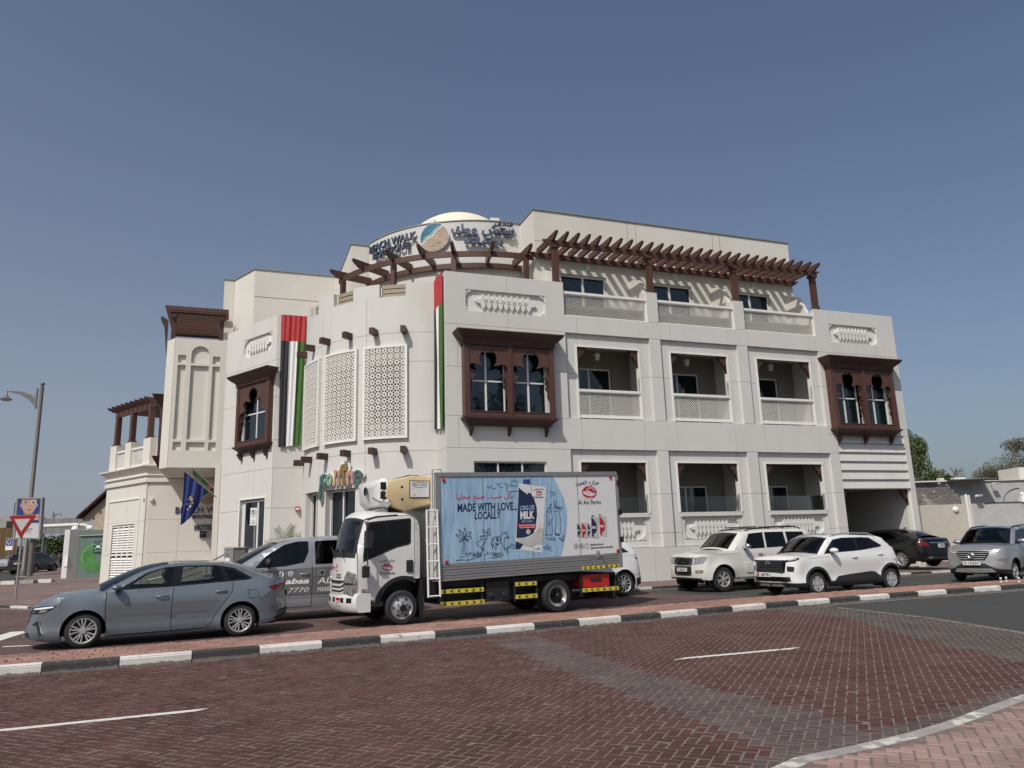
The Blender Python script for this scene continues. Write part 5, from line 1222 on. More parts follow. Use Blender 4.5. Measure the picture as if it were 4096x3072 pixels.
        for f in S['feats']:
            pts = f['pts']; face = f.get('face', 'S')
            if f.get('line'): pts = line_poly(subdiv(pts, .08, False), f.get('w', .013))
            else: pts = subdiv(pts, .06)
            fn = {'S': s.UX, 'F': s.UF, 'R': s.UR, 'U': lambda v: v}[face]
            g = dict(f); g['pts'] = [(max(s.u0, min(s.u1, fn(p[0]))), p[1]) for p in pts]; feats.append(g)
        s.arches = [(0, ar), (wb, ar)]
        s.out = regions(boundary, feats, lambda u, z, d, sd: s.P(u, z, d, sd), .09, s.root, 'body', S['paint'])
        s.body = s.out['body']
        # bonnet and boot decks: strips across from ring edge to ring edge
        def deck(ua, ub, name, crown, m, n=26):
            rows = []; K = 12
            for i in range(n + 1):
                u_ = ua + (ub - ua) * i / n; p = s.P(u_, zt(tx(u_)), 0, -1); cr = crown(i / n)
                rows.append([(p[0], p[1] * (1 - 2 * k / K), p[2] + cr * (1 - (1 - 2 * k / K) ** 2)) for k in range(K + 1)])
            mb = MB(); mb.grid(rows); return mb.build(name, m, s.root, smooth=40)
        xc = S['G'][0][0]; deck(s.u0, s.UX(xc + S.get('cowl', .12)), 'bonnet', lambda t: S.get('hcrown', .05) * sstep(0, .5, t) + .004, S['paint'])
        xe = S['G'][-1][0]
        if xe < S['xr'] - .12: deck(s.UX(xe - .1), s.u1, 'boot_lid', lambda t: S.get('dcrown', .03) * (1 - t) + .004, S['paint'])
        else: deck(s.UX(S['xr'] - S['rr'] - .05), s.u1, 'rear_shelf', lambda t: .004, S.get('shelf', S['paint']))
        # glasshouse
        Gp = S['G']; Gd = spline(Gp, 5); tum = S['tum']; rad = S.get('rad', .07)
        def ys(x, z):
            zb_ = zt(x); y0 = abs(s.P(s.UX(x), zb_, 0, -1)[1]); y = y0 - max(0, z - zb_) * tum - .03 * max(0, z - zb_) ** 2
            d = pdist(x, z, Gd)
            if d < rad: y -= S.get('fil', 1.) * (rad - sqrt(max(0, rad * rad - (rad - d) ** 2)))
            return y
        s.ys = ys
        gpos = lambda x, z, d, sd: (x, sd * (ys(x, z) + d), z)
        base = [(x, zt(x) - .004) for x in [Gp[-1][0] + (Gp[0][0] - Gp[-1][0]) * i / 40 for i in range(41)]]
        gf = [dict(f) for f in S['gfeats']]
        for f in gf:
            if f.get('line'): f['pts'] = line_poly(subdiv(f['pts'], .08, False), f.get('w', .013))
        regions(Gd + base[1:-1], gf, gpos, .10, s.root, 'pillars', S.get('pillar', S['paint']), step=.05, skin=.015)
        K = 16; rows = []
        for i, (x, z) in enumerate(Gd):
            a = Gd[max(0, i - 1)]; b = Gd[min(len(Gd) - 1, i + 1)]; l = math.dist(a, b) or 1; n = (-(b[1] - a[1]) / l, (b[0] - a[0]) / l)
            if n[1] < -.2: n = (-n[0], -n[1])
            y = ys(x, z); c = lerp_tab(S['crown'], i / (len(Gd) - 1)); rows.append([(x + n[0] * c * (1 - (1 - 2 * k / K) ** 2), -y * (1 - 2 * k / K), z + n[1] * c * (1 - (1 - 2 * k / K) ** 2)) for k in range(K + 1)])
        nG = len(Gd) - 1; w0, w1, b0, b1 = S['ws']                                # knot ranges of windscreen and rear window
        q = lambda k: k * 5
        def strip(name, m, i0, i1, k0, k1, lift=0.):
            mb = MB(); rr_ = [[(v[0], v[1], v[2] + lift) for v in row[k0:k1 + 1]] for row in rows[i0:i1 + 1]]
            if len(rr_) > 1: mb.grid(rr_); return mb.build(name, m, s.root, smooth=40)
        i0, i1, j0, j1 = q(w0), q(w1), q(b0), min(nG, q(b1))
        strip('windscreen', S.get('wsmat', M['wsglass']), i0 + 1, i1 - 1, 1, K - 1)
        fr = MB(); 
        for (a, b) in ((i0, i1), (j0, j1)):
            for (r0, r1, c0, c1) in ((a, a + 1, 0, K), (b - 1, b, 0, K), (a + 1, b - 1, 0, 1), (a + 1, b - 1, K - 1, K)):
                fr.grid([row[c0:c1 + 1] for row in rows[r0:r1 + 1]])
        fr.build('glass_surround', S.get('surround', M['gloss']), s.root, smooth=40)
        strip('roof', S.get('roofmat', S['paint']), i1, j0, 0, K)
        strip('rear_window', S.get('rwmat', M['dglass']), j0 + 1, j1 - 1, 1, K - 1)
        if i0 > 0: strip('cowl', M['plastic'], 0, i0, 0, K)
        if j1 < nG: strip('tail_panel', S['paint'], j1, nG, 0, K)
        s.rows = rows; s.q = q
        # dark underbody, wheel housings, cabin
        mb = MB(); zlo = min(z for _, z in S['bot']) + .02
        mb.box(S['xf'] + .35, -ar - .02, -W + .16, W - .16, zlo, .62); mb.box(ar + .02, wb - ar - .02, -W + .10, W - .10, zlo, .52); mb.box(wb + ar + .02, S['xr'] - .35, -W + .16, W - .16, zlo + .05, .62); mb.box(-ar - .02, ar + .02, -W + .34, W - .34, zlo + .05, .75); mb.box(wb - ar - .02, wb + ar + .02, -W + .34, W - .34, zlo + .05, .75)
        for xc_ in (0, wb):
            for sd in (-1, 1):
                mb.lathe([(ar + .015, sd * (W - .09)), (ar + .015, sd * (W - .36))], 18, c=(xc_, r), a0=R(-25), a1=R(205), axis='w')
        mb.build('underbody', M['darkvoid'], s.root)
        x0, x1 = S['cabin']; zbelt = zt((x0 + x1) / 2); mb = MB()
        mb.box(x0 - .25, x0 + .25, -W + .2, W - .2, .5, zbelt - .06); 
        for xs in S['seats']:
            for y in (-.38, .38):
                mb.frust((xs - .25, xs + .2, y - .25, y + .25), .45, (xs - .25, xs + .2, y - .25, y + .25), .62); mb.add([(xs + dx, y + dy, z) for z, dx0, w_ in ((.6, .12, .25), (zbelt + .10, .26, .22)) for dx, dy in ((dx0 - .06, -w_), (dx0 + .1, -w_), (dx0 + .1, w_), (dx0 - .06, w_))], [(0, 1, 2, 3), (4, 5, 6, 7), (0, 1, 5, 4), (1, 2, 6, 5), (2, 3, 7, 6), (3, 0, 4, 7)])
                mb.frust((xs + .20, xs + .30, y - .12, y + .12), zbelt + .13, (xs + .22, xs + .32, y - .10, y + .10), zbelt + .31)
        mb.build('seats', M['seat'], s.root)
        tr = S.get('track', .11); tw = S.get('tw', .205)
        for xx in (0, wb):
            for sd in (-1, 1): wheel(s.root, xx, sd * (W - tr), sd, r, tw, S['rim'], S['style'])
        return s
    def bits(s, name, m, fn, smooth=None):
        mb = MB(); fn(mb); return mb.build(name, m, s.root, smooth=smooth)
    def mirrors(s, x, z, m, y=None, size=(.11, .15, .14), both=True):
        for sd in (-1, 1):
            y0 = sd * (s.ys(x + .12, z) if y is None else y); L, D, H = size
            def f(mb):
                rows = []
                for i in range(9):
                    t = i / 8; k = sin(pi * min(1, t * .9 + .1)) ** .5; rows.append([(x + L * .9 * cos(2 * pi * j / 14) * k * .8, y0 + sd * (.04 + t * (D + .08)), z + H * .5 * sin(2 * pi * j / 14) * k * (1 if sin(2 * pi * j / 14) > 0 else .8)) for j in range(15)])
                mb.grid(rows)
            o = s.bits('mirror', m, f, 60)
            g = MB(); g.box(x + .0, x + .06, *sorted((y0 - sd * .05, y0 + sd * .07)), z - H * .55, z - H * .25); g.build('mirror_arm', M['plastic'], o)
    def handles(s, xs, m):
        for x, z in xs:
            for sd in (-1, 1):
                def f(mb):
                    p = [s.P(s.UX(x + d), z, e, sd) for d, e in ((0, .0), (.03, .032), (.12, .036), (.20, .032), (.24, .0))]; mb.tube(p, [.010, .014, .016, .014, .010], 8)
                s.bits('door_handle', m, f, 50)
    def plate_at(s, x, y0, y1, z0, z1, text, facing=-1, extra=None):
        o = s.bits('number_plate', M['plate'], lambda mb: mb.box(x - .01, x + .01, y0, y1, z0, z1)); fr = (lambda u, w, z: (x - .011 + w, -u, z)) if facing < 0 else (lambda u, w, z: (x + .011 - w, u, z))
        mb = MB(); c = (y0 + y1) / 2 * (-1 if facing < 0 else 1); w_ = y1 - y0; put_text(mb, text, c - w_ * .18, c + w_ * .44, z0 + (z1 - z0) * .2, z0 + (z1 - z0) * .82, fr, w=0, thick=.003, bold=.02); mb.build('digits', M['ink'], o)
        if extra: mb = MB(); mb.add([fr(u, -.002, z) for u, z in rect(c - w_ * .48, c - w_ * .33, z0 + .01, z1 - .01)], [(0, 1, 2, 3)]); mb.build('emirate_mark', extra, o)
        else: mb = MB(); [mb.add([fr(u, -.002, z) for u, z in rect(c - w_ * .44, c - w_ * .26, z, z + .018)], [(0, 1, 2, 3)]) for z in (z0 + (z1 - z0) * .25, z0 + (z1 - z0) * .65)]; mb.build('emirate_mark', M['ink'], o)
        return o
g_ = lambda *pts: list(pts)
def feat(name, m, pts, face='S', **k): return dict(name=name, mat=m, pts=pts, face=face, **k)
def gap(pts, face='S', w=.012): return dict(name='gap', mat=None, pts=pts, face=face, line=True, w=w)
# ---- slate blue saloon, nearest to us
sed = Car('saloon_car', 'slate blue grey saloon car waiting beside the brick median with two people inside', (-8.073, 14.470), 63.36, dict(
    paint=M['p_sedan'], W=.92, xf=-1.02, xr=3.80, rf=.72, rr=.62, nf=(2.2, 2.1), nr=(2.3, 2.2), r=.315, wb=2.755, arch=.375, rim=.225, style='y5', track=.115, flare=.03,
    F=[(.15, .10), (.22, .0), (.40, .02), (.55, .05), (.62, .06), (.72, .07), (.80, .14), (.95, .35)], Sd=[(.13, .075), (.20, .03), (.30, .012), (.42, .03), (.58, .012), (.74, .0), (.86, .004), (.90, .028), (1.0, .07), (1.12, .13)],
    Rr=[(.2, .12), (.32, .03), (.5, .0), (.62, .03), (.8, .06), (.95, .055), (1.05, .03), (1.12, .05)],
    top=[(-1.02, .76), (-.92, .78), (-.78, .85), (-.42, .935), (.14, .985), (.48, .995), (1.1, 1.005), (1.64, 1.03), (2.3, 1.055), (2.8, 1.09), (3.2, 1.115), (3.6, 1.105), (3.8, 1.075)],
    bot=[(-1.02, .19), (-.8, .17), (-.45, .14), (.35, .145), (2.3, .165), (3.15, .20), (3.6, .30), (3.8, .36)],
    feats=[
        gap([(.34, 1.02), (.335, .7), (.36, .4), (.40, .20)]), gap([(1.50, 1.03), (1.475, .75), (1.48, .5), (1.49, .22)]), gap([(2.62, 1.09), (2.58, .88), (2.44, .68), (2.31, .52), (2.24, .36), (2.10, .22)]), gap([(.40, .20), (1.3, .205), (2.10, .22)], w=.016),
        gap([(2.90, .90), (3.08, .895), (3.095, .75), (2.91, .74), (2.90, .90)], w=.01), gap([(-.43, .93), (-.38, .86), (-.42, .79)]), gap([(3.14, .70), (3.35, .86)], w=.01),
        feat('headlight', M['lampd'], g_((-1.0, .755), (-.70, .785), (-.44, .80), (-.52, .73), (-.66, .655), (-.86, .635), (-1.0, .64)), off=-.004), feat('daylight_strip', M['drl'], g_((-.88, .745), (-.66, .77), (-.50, .782), (-.53, .755), (-.72, .735), (-.90, .72))), feat('headlight_lens', M['lamp'], g_((-.76, .715), (-.60, .725), (-.66, .675), (-.78, .665))),
        feat('grille', M['gloss'], g_((0, .72), (.50, .72), (.46, .50), (.30, .38), (0, .36)), 'F', one=True, off=-.02), feat('lower_grille', M['plastic'], g_((0, .32), (.55, .31), (.60, .22), (0, .22)), 'F', one=True, off=-.02),
        feat('fog_recess', M['plastic'], g_((-.88, .46), (-.76, .53), (-.72, .50), (-.64, .27), (-.72, .255), (-.78, .42)), off=-.012), feat('fog_trim', M['chrome'], g_((-.765, .53), (-.745, .53), (-.65, .30), (-.665, .28)), off=.002),
        feat('tail_light', M['tail'], g_((3.30, .945), (3.55, .99), (3.80, 1.02), (3.80, .93), (3.66, .875), (3.38, .87)), off=.004), feat('tail_light_core', M['taild'], g_((3.45, .955), (3.72, .985), (3.72, .955), (3.50, .925))), feat('tail_bar', M['tail'], g_((0, .99), (.62, .99), (.62, .93), (0, .93)), 'R', one=True, off=.003),
        feat('rear_reflector', M['taild'], g_((3.52, .46), (3.76, .53), (3.76, .50), (3.55, .435))), feat('rear_apron', M['plastic'], g_((3.42, .34), (3.8, .44), (3.8, .30), (3.5, .26)), off=.004), feat('rear_diffuser', M['plastic'], g_((0, .48), (.60, .46), (.65, .30), (0, .30)), 'R', one=True)],
    G=[(.26, .985), (.58, 1.175), (.97, 1.365), (1.39, 1.458), (1.76, 1.478), (2.26, 1.468), (2.63, 1.415), (2.92, 1.305), (3.22, 1.18), (3.42, 1.115)], ws=(0, 3, 6, 9), tum=.42, rad=.09, crown=[(0, .16), (.3, .06), (.5, .03), (.7, .05), (1, .11)], hcrown=.055, dcrown=.035,
    gfeats=[dict(name='window_frame', mat=M['gloss'], pts=[(.52, 1.015), (.66, 1.105), (1.00, 1.315), (1.32, 1.405), (1.7, 1.428), (2.28, 1.412), (2.62, 1.345), (2.98, 1.135), (2.9, 1.10), (2.3, 1.075), (1.5, 1.035)], off=.002),
            dict(name='window', mat=M['cglass'], pts=[(.72, 1.055), (.80, 1.125), (1.04, 1.29), (1.30, 1.375), (1.50, 1.397), (1.435, 1.045)], off=-.006), dict(name='window', mat=M['cglass'], pts=[(1.66, 1.402), (2.24, 1.384), (2.34, 1.36), (2.43, 1.10), (1.62, 1.062)], off=-.006), dict(name='quarter_window', mat=M['dglass'], pts=[(2.44, 1.335), (2.60, 1.28), (2.88, 1.135), (2.55, 1.105)], off=-.006)],
    cabin=(.75, 2.4), seats=(1.25, 2.1))).build()
sed.mirrors(.50, 1.065, M['p_sedan'], size=(.13, .16, .13)); sed.handles([(1.18, .865), (2.26, .905)], M['p_sedan'])
sed.plate_at(3.78, -.26, .26, .72, .84, '48213', 1)
# ---- white compact crossover
ven = Car('compact_suv', 'white compact SUV with black grille and silver roof rails', (8.299, 21.468), 65.6, dict(
    paint=M['p_white'], W=.90, xf=-.90, xr=3.46, rf=.42, rr=.42, nf=(3.2, 2.6), nr=(3.0, 2.5), r=.325, wb=2.88, arch=.40, rim=.205, style='hub5', track=.115, flare=.03,
    F=[(.2, .10), (.30, .04), (.42, .0), (.62, .0), (.85, .035), (.98, .07), (1.06, .14)], Sd=[(.2, .06), (.34, .0), (.55, .03), (.8, .01), (.95, .0), (1.02, .022), (1.2, .07), (1.35, .11)], Rr=[(.2, .08), (.4, .0), (.75, .03), (.95, .07), (1.2, .16), (1.4, .26)],
    top=[(-.9, 1.0), (-.75, 1.03), (-.41, 1.065), (.19, 1.115), (.51, 1.115), (.99, 1.135), (1.8, 1.16), (2.4, 1.215), (2.7, 1.25), (3.0, 1.24), (3.46, 1.20)],
    bot=[(-.9, .25), (-.4, .23), (.45, .22), (2.4, .23), (3.3, .28), (3.46, .32)],
    feats=[feat('cladding', M['plastic'], g_((-.9, .36), (-.47, .36), (-.46, .20), (-.9, .2))),
        feat('lower_bumper', M['plastic'], g_((0, .37), (.9, .37), (.9, .22), (0, .22)), 'F', one=True, off=.004), feat('skid_plate', M['galv'], g_((0, .33), (.40, .33), (.52, .27), (0, .26)), 'F', one=True, off=.012),
        feat('lower_grille', M['plastic'], g_((0, .54), (.70, .53), (.72, .41), (0, .40)), 'F', one=True, off=-.02),
        feat('grille', M['gloss'], g_((0, .985), (.56, .985), (.60, .93), (.56, .645), (0, .645)), 'F', one=True, off=-.012),
        feat('headlight_frame', M['drl'], g_((.60, .845), (.83, .83), (.855, .79), (.84, .68), (.80, .64), (.63, .65), (.60, .68)), 'F', off=.004), feat('headlight', M['lampd'], g_((.625, .82), (.80, .81), (.825, .78), (.81, .69), (.79, .665), (.65, .672), (.625, .69)), 'F', off=.0),
        feat('daylight_lamp', M['lampd'], g_((.56, .985), (.78, 1.005), (.895, 1.045), (.895, 1.0), (.84, .955), (.58, .925)), 'F', off=.004), feat('daylight_strip', M['lamp'], g_((.66, .985), (.86, 1.02), (.87, 1.0), (.70, .955)), 'F', off=.007),
        gap([(.53, 1.11), (.54, .8), (.58, .32)]), gap([(1.78, 1.16), (1.72, .8), (1.70, .33)]), gap([(2.90, 1.24), (2.80, 1.0), (2.62, .78), (2.46, .70), (2.40, .36)]), gap([(3.0, 1.02), (3.2, 1.01), (3.2, .86), (3.0, .86), (3.0, 1.02)], w=.009), gap([(-.28, 1.08), (-.20, 1.0), (.53, 1.04)], w=.01),
        feat('sill_cladding', M['plastic'], g_((.40, .38), (.62, .38), (.78, .50), (1.3, .54), (2.1, .585), (2.25, .56), (2.46, .42), (2.5, .2), (.36, .2)), off=.012),
        feat('arch_cladding', M['plastic'], [(0 + .47 * cos(R(a)), .325 + .47 * sin(R(a))) for a in range(-20, 201, 12)] + [(0 + .38 * cos(R(a)), .325 + .38 * sin(R(a))) for a in range(200, -21, -12)], off=.010), feat('arch_cladding', M['plastic'], [(2.88 + .47 * cos(R(a)), .325 + .47 * sin(R(a))) for a in range(-20, 201, 12)] + [(2.88 + .38 * cos(R(a)), .325 + .38 * sin(R(a))) for a in range(200, -21, -12)], off=.010),
        feat('rear_cladding', M['plastic'], g_((3.30, .46), (3.46, .50), (3.46, .25), (3.3, .25)), off=.006), feat('tail_light', M['taild'], g_((3.20, 1.16), (3.46, 1.12), (3.46, .92), (3.36, .90), (3.28, 1.0)), off=.004)],
    G=[(.14, 1.09), (.42, 1.33), (.72, 1.545), (1.05, 1.60), (1.35, 1.615), (2.0, 1.605), (2.5, 1.575), (2.80, 1.525), (2.86, 1.49), (3.02, 1.36), (3.17, 1.21)], ws=(0, 2, 8, 10), tum=.26, rad=.06, crown=[(0, .17), (.2, .07), (.4, .035), (.75, .035), (.85, .06), (1, .10)], hcrown=.06,
    gfeats=[dict(name='window_frame', mat=M['gloss'], pts=[(.36, 1.115), (.50, 1.24), (.84, 1.50), (1.2, 1.548), (2.0, 1.545), (2.30, 1.525), (2.44, 1.44), (2.72, 1.285), (2.6, 1.25), (1.8, 1.175), (1.0, 1.15)], off=.002),
            dict(name='window', mat=M['dglass'], pts=[(.62, 1.17), (.92, 1.475), (1.22, 1.52), (1.60, 1.525), (1.66, 1.185), (1.0, 1.16)], off=-.006), dict(name='window', mat=M['dglass'], pts=[(1.78, 1.19), (1.74, 1.52), (2.20, 1.508), (2.34, 1.26), (1.9, 1.20)], off=-.006), dict(name='quarter_window', mat=M['dglass'], pts=[(2.24, 1.50), (2.38, 1.44), (2.64, 1.285), (2.39, 1.265)], off=-.006)],
    surround=M['gloss'], wsmat=M['wsglass'], cabin=(.65, 2.5), seats=(1.3, 2.15))).build()
ven.mirrors(.62, 1.20, M['p_white'], size=(.15, .17, .16)); ven.handles([(1.36, 1.00), (2.40, 1.05)], M['p_white'])
for sd in (-1, 1): ven.bits('roof_rail', M['galv'], lambda mb: mb.tube([(x, sd * (.9 - .26), z) for x, z in ((.86, 1.575), (1.0, 1.625), (1.3, 1.665), (1.9, 1.67), (2.4, 1.645), (2.62, 1.575))], .020, 8), 50)
ven.bits('spoiler', M['p_white'], lambda mb: mb.add([(x, y, z) for y in (-.60, .60) for x, z in ((2.60, 1.60), (3.02, 1.50), (3.04, 1.465), (2.74, 1.52))], [(0, 1, 5, 4), (1, 2, 6, 5), (2, 3, 7, 6), (3, 0, 4, 7), (0, 1, 2, 3), (4, 5, 6, 7)]))
for k in range(5):
    for j in range(-4, 5): ven.bits('grille_block', M['plastic'], lambda mb: mb.frust((-.915 + .012 * k * .5, -.88, j * .118 - .05, j * .118 + .05), .67 + k * .062, (-.90 + .012 * k * .5, -.87, j * .118 - .05, j * .118 + .05), .715 + k * .062)) if k % 1 == 0 and abs(j) < 5 else None
ven.bits('badge', M['chrome'], lambda mb: mb.lathe([(.045, -.925), (.075, -.925), (.075, -.905), (.045, -.905)], 20, c=(0, 0), close=True, fr=lambda u, w, z: (w, u * 1.15, z * .62 + .90), axis='w'))
for z in (.43, .465, .50): ven.bits('grille_bar', M['gloss'], lambda mb: mb.box(-.90, -.87, -.66, .66, z, z + .012))
ven.plate_at(-.945, -.10, .44, .53, .65, '66731', -1, M['red'])
# ---- pearl white large four by four
paj = Car('large_suv', 'pearl white large four by four with chrome grille and black roof bars', (6.408, 24.126), 65.6, dict(
    paint=M['p_pearl'], W=.96, xf=-.86, xr=4.05, rf=.40, rr=.30, nf=(2.8, 2.4), nr=(3.5, 3.0), r=.385, wb=2.82, arch=.46, rim=.235, style='multi', track=.12, tw=.25, flare=.055,
    F=[(.3, .12), (.42, .02), (.6, .0), (.8, .02), (1.0, .06), (1.1, .14)], Sd=[(.3, .05), (.45, .02), (.7, .0), (.9, .01), (1.0, .022), (1.15, .03), (1.3, .06)], Rr=[(.3, .06), (.5, .0), (.8, .03), (1.3, .07)],
    top=[(-.86, 1.08), (-.6, 1.13), (-.3, 1.18), (.1, 1.225), (.6, 1.235), (1.5, 1.25), (3.0, 1.275), (4.05, 1.28)], bot=[(-.86, .40), (-.45, .36), (.5, .42), (2.4, .43), (3.3, .42), (4.05, .45)],
    feats=[feat('lower_bumper', M['plastic'], g_((0, .46), (.8, .44), (.8, .36), (0, .36)), 'F', one=True), feat('air_intake', M['plastic'], g_((0, .80), (.44, .80), (.46, .56), (.38, .50), (0, .50)), 'F', one=True, off=-.02),
        feat('grille_frame', M['chrome'], g_((0, 1.075), (.50, 1.075), (.52, .86), (.44, .82), (0, .82)), 'F', one=True, off=.006), feat('grille', M['gloss'], g_((0, 1.045), (.45, 1.045), (.46, .88), (.42, .855), (0, .855)), 'F', one=True, off=-.004),
        feat('headlight', M['lamp'], g_((.52, 1.06), (.84, 1.09), (.955, 1.08), (.93, .98), (.86, .87), (.56, .85)), 'F', off=.004), feat('fog_light', M['lamp'], g_((.58, .67), (.82, .69), (.88, .66), (.84, .58), (.60, .57)), 'F', off=-.01),
        gap([(.74, 1.235), (.78, .8), (.84, .44)]), gap([(1.80, 1.25), (1.78, .46)]), gap([(2.72, 1.27), (2.62, 1.0), (2.42, .86), (2.36, .46)]), gap([(-.3, 1.17), (.05, 1.12), (.74, 1.16)], w=.01),
        feat('side_moulding', M['p_pearl'], g_((.86, .86), (1.75, .86), (1.75, .55), (.92, .55)), off=.022), feat('tail_light', M['tail'], g_((3.88, 1.22), (4.05, 1.22), (4.05, .9), (3.88, .9)), off=.004)],
    G=[(.40, 1.215), (.74, 1.55), (1.02, 1.79), (1.4, 1.84), (1.97, 1.865), (2.8, 1.875), (3.5, 1.868), (3.80, 1.82), (3.90, 1.7), (3.96, 1.5), (4.0, 1.28)], ws=(0, 2, 7, 10), tum=.16, rad=.07, crown=[(0, .14), (.2, .06), (.4, .03), (.75, .03), (1, .05)], hcrown=.045, cowl=.16,
    gfeats=[dict(name='window', mat=M['dglass'], pts=[(.92, 1.275), (1.24, 1.755), (1.82, 1.79), (1.80, 1.285)], off=-.004), dict(name='window', mat=M['dglass'], pts=[(1.88, 1.29), (1.90, 1.79), (2.70, 1.79), (2.74, 1.31)], off=-.004), dict(name='window', mat=M['dglass'], pts=[(2.82, 1.315), (2.80, 1.79), (3.55, 1.775), (3.74, 1.34)], off=-.004)],
    surround=M['p_pearl'], wsmat=glass_mat('tinted windscreen', (.16, .18, .17)), cabin=(1.0, 3.2), seats=(1.55, 2.5))).build()
paj.mirrors(.93, 1.36, M['chrome'], size=(.14, .20, .20)); paj.handles([(1.42, 1.12), (2.3, 1.13)], M['chrome'])
for z in (.90, .955, 1.01): paj.bits('grille_bar', M['chrome'], lambda mb: mb.box(-.86 + (z - .9) * .3, -.835 + (z - .9) * .3, -.43, .43, z, z + .018))
paj.plate_at(-.89, -.30, .20, .64, .75, '22517', -1)
for sd in (-1, 1): paj.bits('roof_rail', M['plastic'], lambda mb: mb.tube([(x, sd * .66, z) for x, z in ((1.25, 1.84), (1.45, 1.90), (2.4, 1.945), (3.4, 1.945), (3.62, 1.88))], .022, 8), 50)
for x in (1.65, 3.1): paj.bits('roof_bar', M['plastic'], lambda mb: mb.box(x - .03, x + .03, -.72, .72, 1.955, 1.99))
paj.bits('side_step', M['galv'], lambda mb: mb.box(.55, 2.3, -.93, -.78, .36, .41))
# ---- silver crossover at the right edge
rus = Car('silver_crossover', 'silver grey crossover facing us at the right edge with a barred grille', (15.9, 24.75), 52, dict(
    paint=M['p_silver'], W=.90, xf=-.92, xr=3.35, rf=.50, rr=.3, nf=(2.3, 2.1), nr=(3, 2.5), r=.345, wb=2.65, arch=.42, rim=.225, style='swirl', track=.12, flare=.05,
    F=[(.25, .12), (.34, .02), (.5, .0), (.7, .03), (.85, .05), (.98, .09), (1.1, .2)], Sd=[(.3, .05), (.5, .02), (.8, .0), (1.0, .02), (1.2, .06)], Rr=[(.3, .05), (.6, 0), (1.2, .05)],
    top=[(-.92, 1.0), (-.7, 1.06), (-.3, 1.13), (.2, 1.17), (1.0, 1.18), (3.35, 1.25)], bot=[(-.92, .27), (-.4, .26), (.5, .3), (2.3, .3), (3.35, .35)],
    feats=[feat('lower_bumper', M['plastic'], g_((0, .60), (.34, .60), (.62, .44), (.9, .40), (.9, .26), (0, .26)), 'F', one=True, off=.002), feat('skid_plate', M['galv'], g_((0, .45), (.52, .44), (.62, .33), (0, .30)), 'F', one=True, off=.014),
        feat('grille', M['gloss'], g_((0, .99), (.50, .985), (.55, .95), (.36, .69), (0, .69)), 'F', one=True, off=-.006), feat('headlight', M['lamp'], g_((.46, .985), (.72, 1.04), (.88, 1.105), (.86, 1.06), (.70, .95), (.52, .90)), 'F', off=.004), feat('daylight_strip', M['drl'], g_((.50, .915), (.72, .965), (.80, 1.01), (.70, .945)), 'F', off=.006), feat('fog_light', M['lamp'], g_((.66, .71), (.86, .73), (.89, .60), (.80, .58)), 'F', off=-.01),
        gap([(.62, 1.17), (.66, .4)]), gap([(1.70, 1.19), (1.66, .4)]), feat('sill_cladding', M['plastic'], g_((.4, .42), (2.3, .42), (2.3, .25), (.4, .25)), off=.01)],
    G=[(.16, 1.14), (.5, 1.42), (.86, 1.66), (1.3, 1.715), (2.0, 1.73), (2.8, 1.70), (3.1, 1.62), (3.25, 1.4), (3.3, 1.25)], ws=(0, 2, 6, 8), tum=.24, rad=.07, crown=[(0, .17), (.25, .07), (.5, .03), (.8, .03), (1, .08)], hcrown=.06,
    gfeats=[dict(name='window_frame', mat=M['gloss'], pts=[(.42, 1.18), (.92, 1.60), (1.4, 1.655), (2.2, 1.66), (2.9, 1.62), (3.0, 1.26), (1.5, 1.20)], off=.002), dict(name='window', mat=M['dglass'], pts=[(.62, 1.22), (.98, 1.57), (1.62, 1.63), (1.62, 1.23)], off=-.005), dict(name='window', mat=M['dglass'], pts=[(1.72, 1.23), (1.72, 1.63), (2.4, 1.63), (2.5, 1.26)], off=-.005)],
    cabin=(.7, 2.4), seats=(1.3, 2.1))).build()
rus.mirrors(.66, 1.26, M['p_silver'], size=(.15, .2, .17)); rus.plate_at(-.965, -.26, .26, .55, .67, '13257', -1)
for z in (.735, .80, .865, .93): rus.bits('grille_bar', M['alloy'], lambda mb: mb.grid([[(-.935 + .12 * (y / .5) ** 2 * .6 + (z - .7) * .14 + e, y, z + h) for y in [-.5 * (.72 + (z - .735) * 1.3) + k * (.72 + (z - .735) * 1.3) / 10 for k in range(11)]] for e, h in ((.03, 0), (0, 0), (0, .02), (.03, .02))]))
rus.bits('badge', M['chrome'], lambda mb: (mb.lathe([(.07, -.96), (.085, -.97), (.1, -.96)], 20, fr=lambda u, w, z: (w, u * 1.1, z * .8 + .845), axis='w'), mb.lathe([(.03, -.96), (.04, -.97), (.05, -.96)], 14, fr=lambda u, w, z: (w, u * 1.7, z * .8 + .86), axis='w')))
for sd in (-1, 1): rus.bits('roof_rail', M['plastic'], lambda mb: mb.tube([(x, sd * .64, z) for x, z in ((.9, 1.67), (1.1, 1.735), (2.0, 1.775), (2.7, 1.745), (2.9, 1.68))], .022, 8), 50)
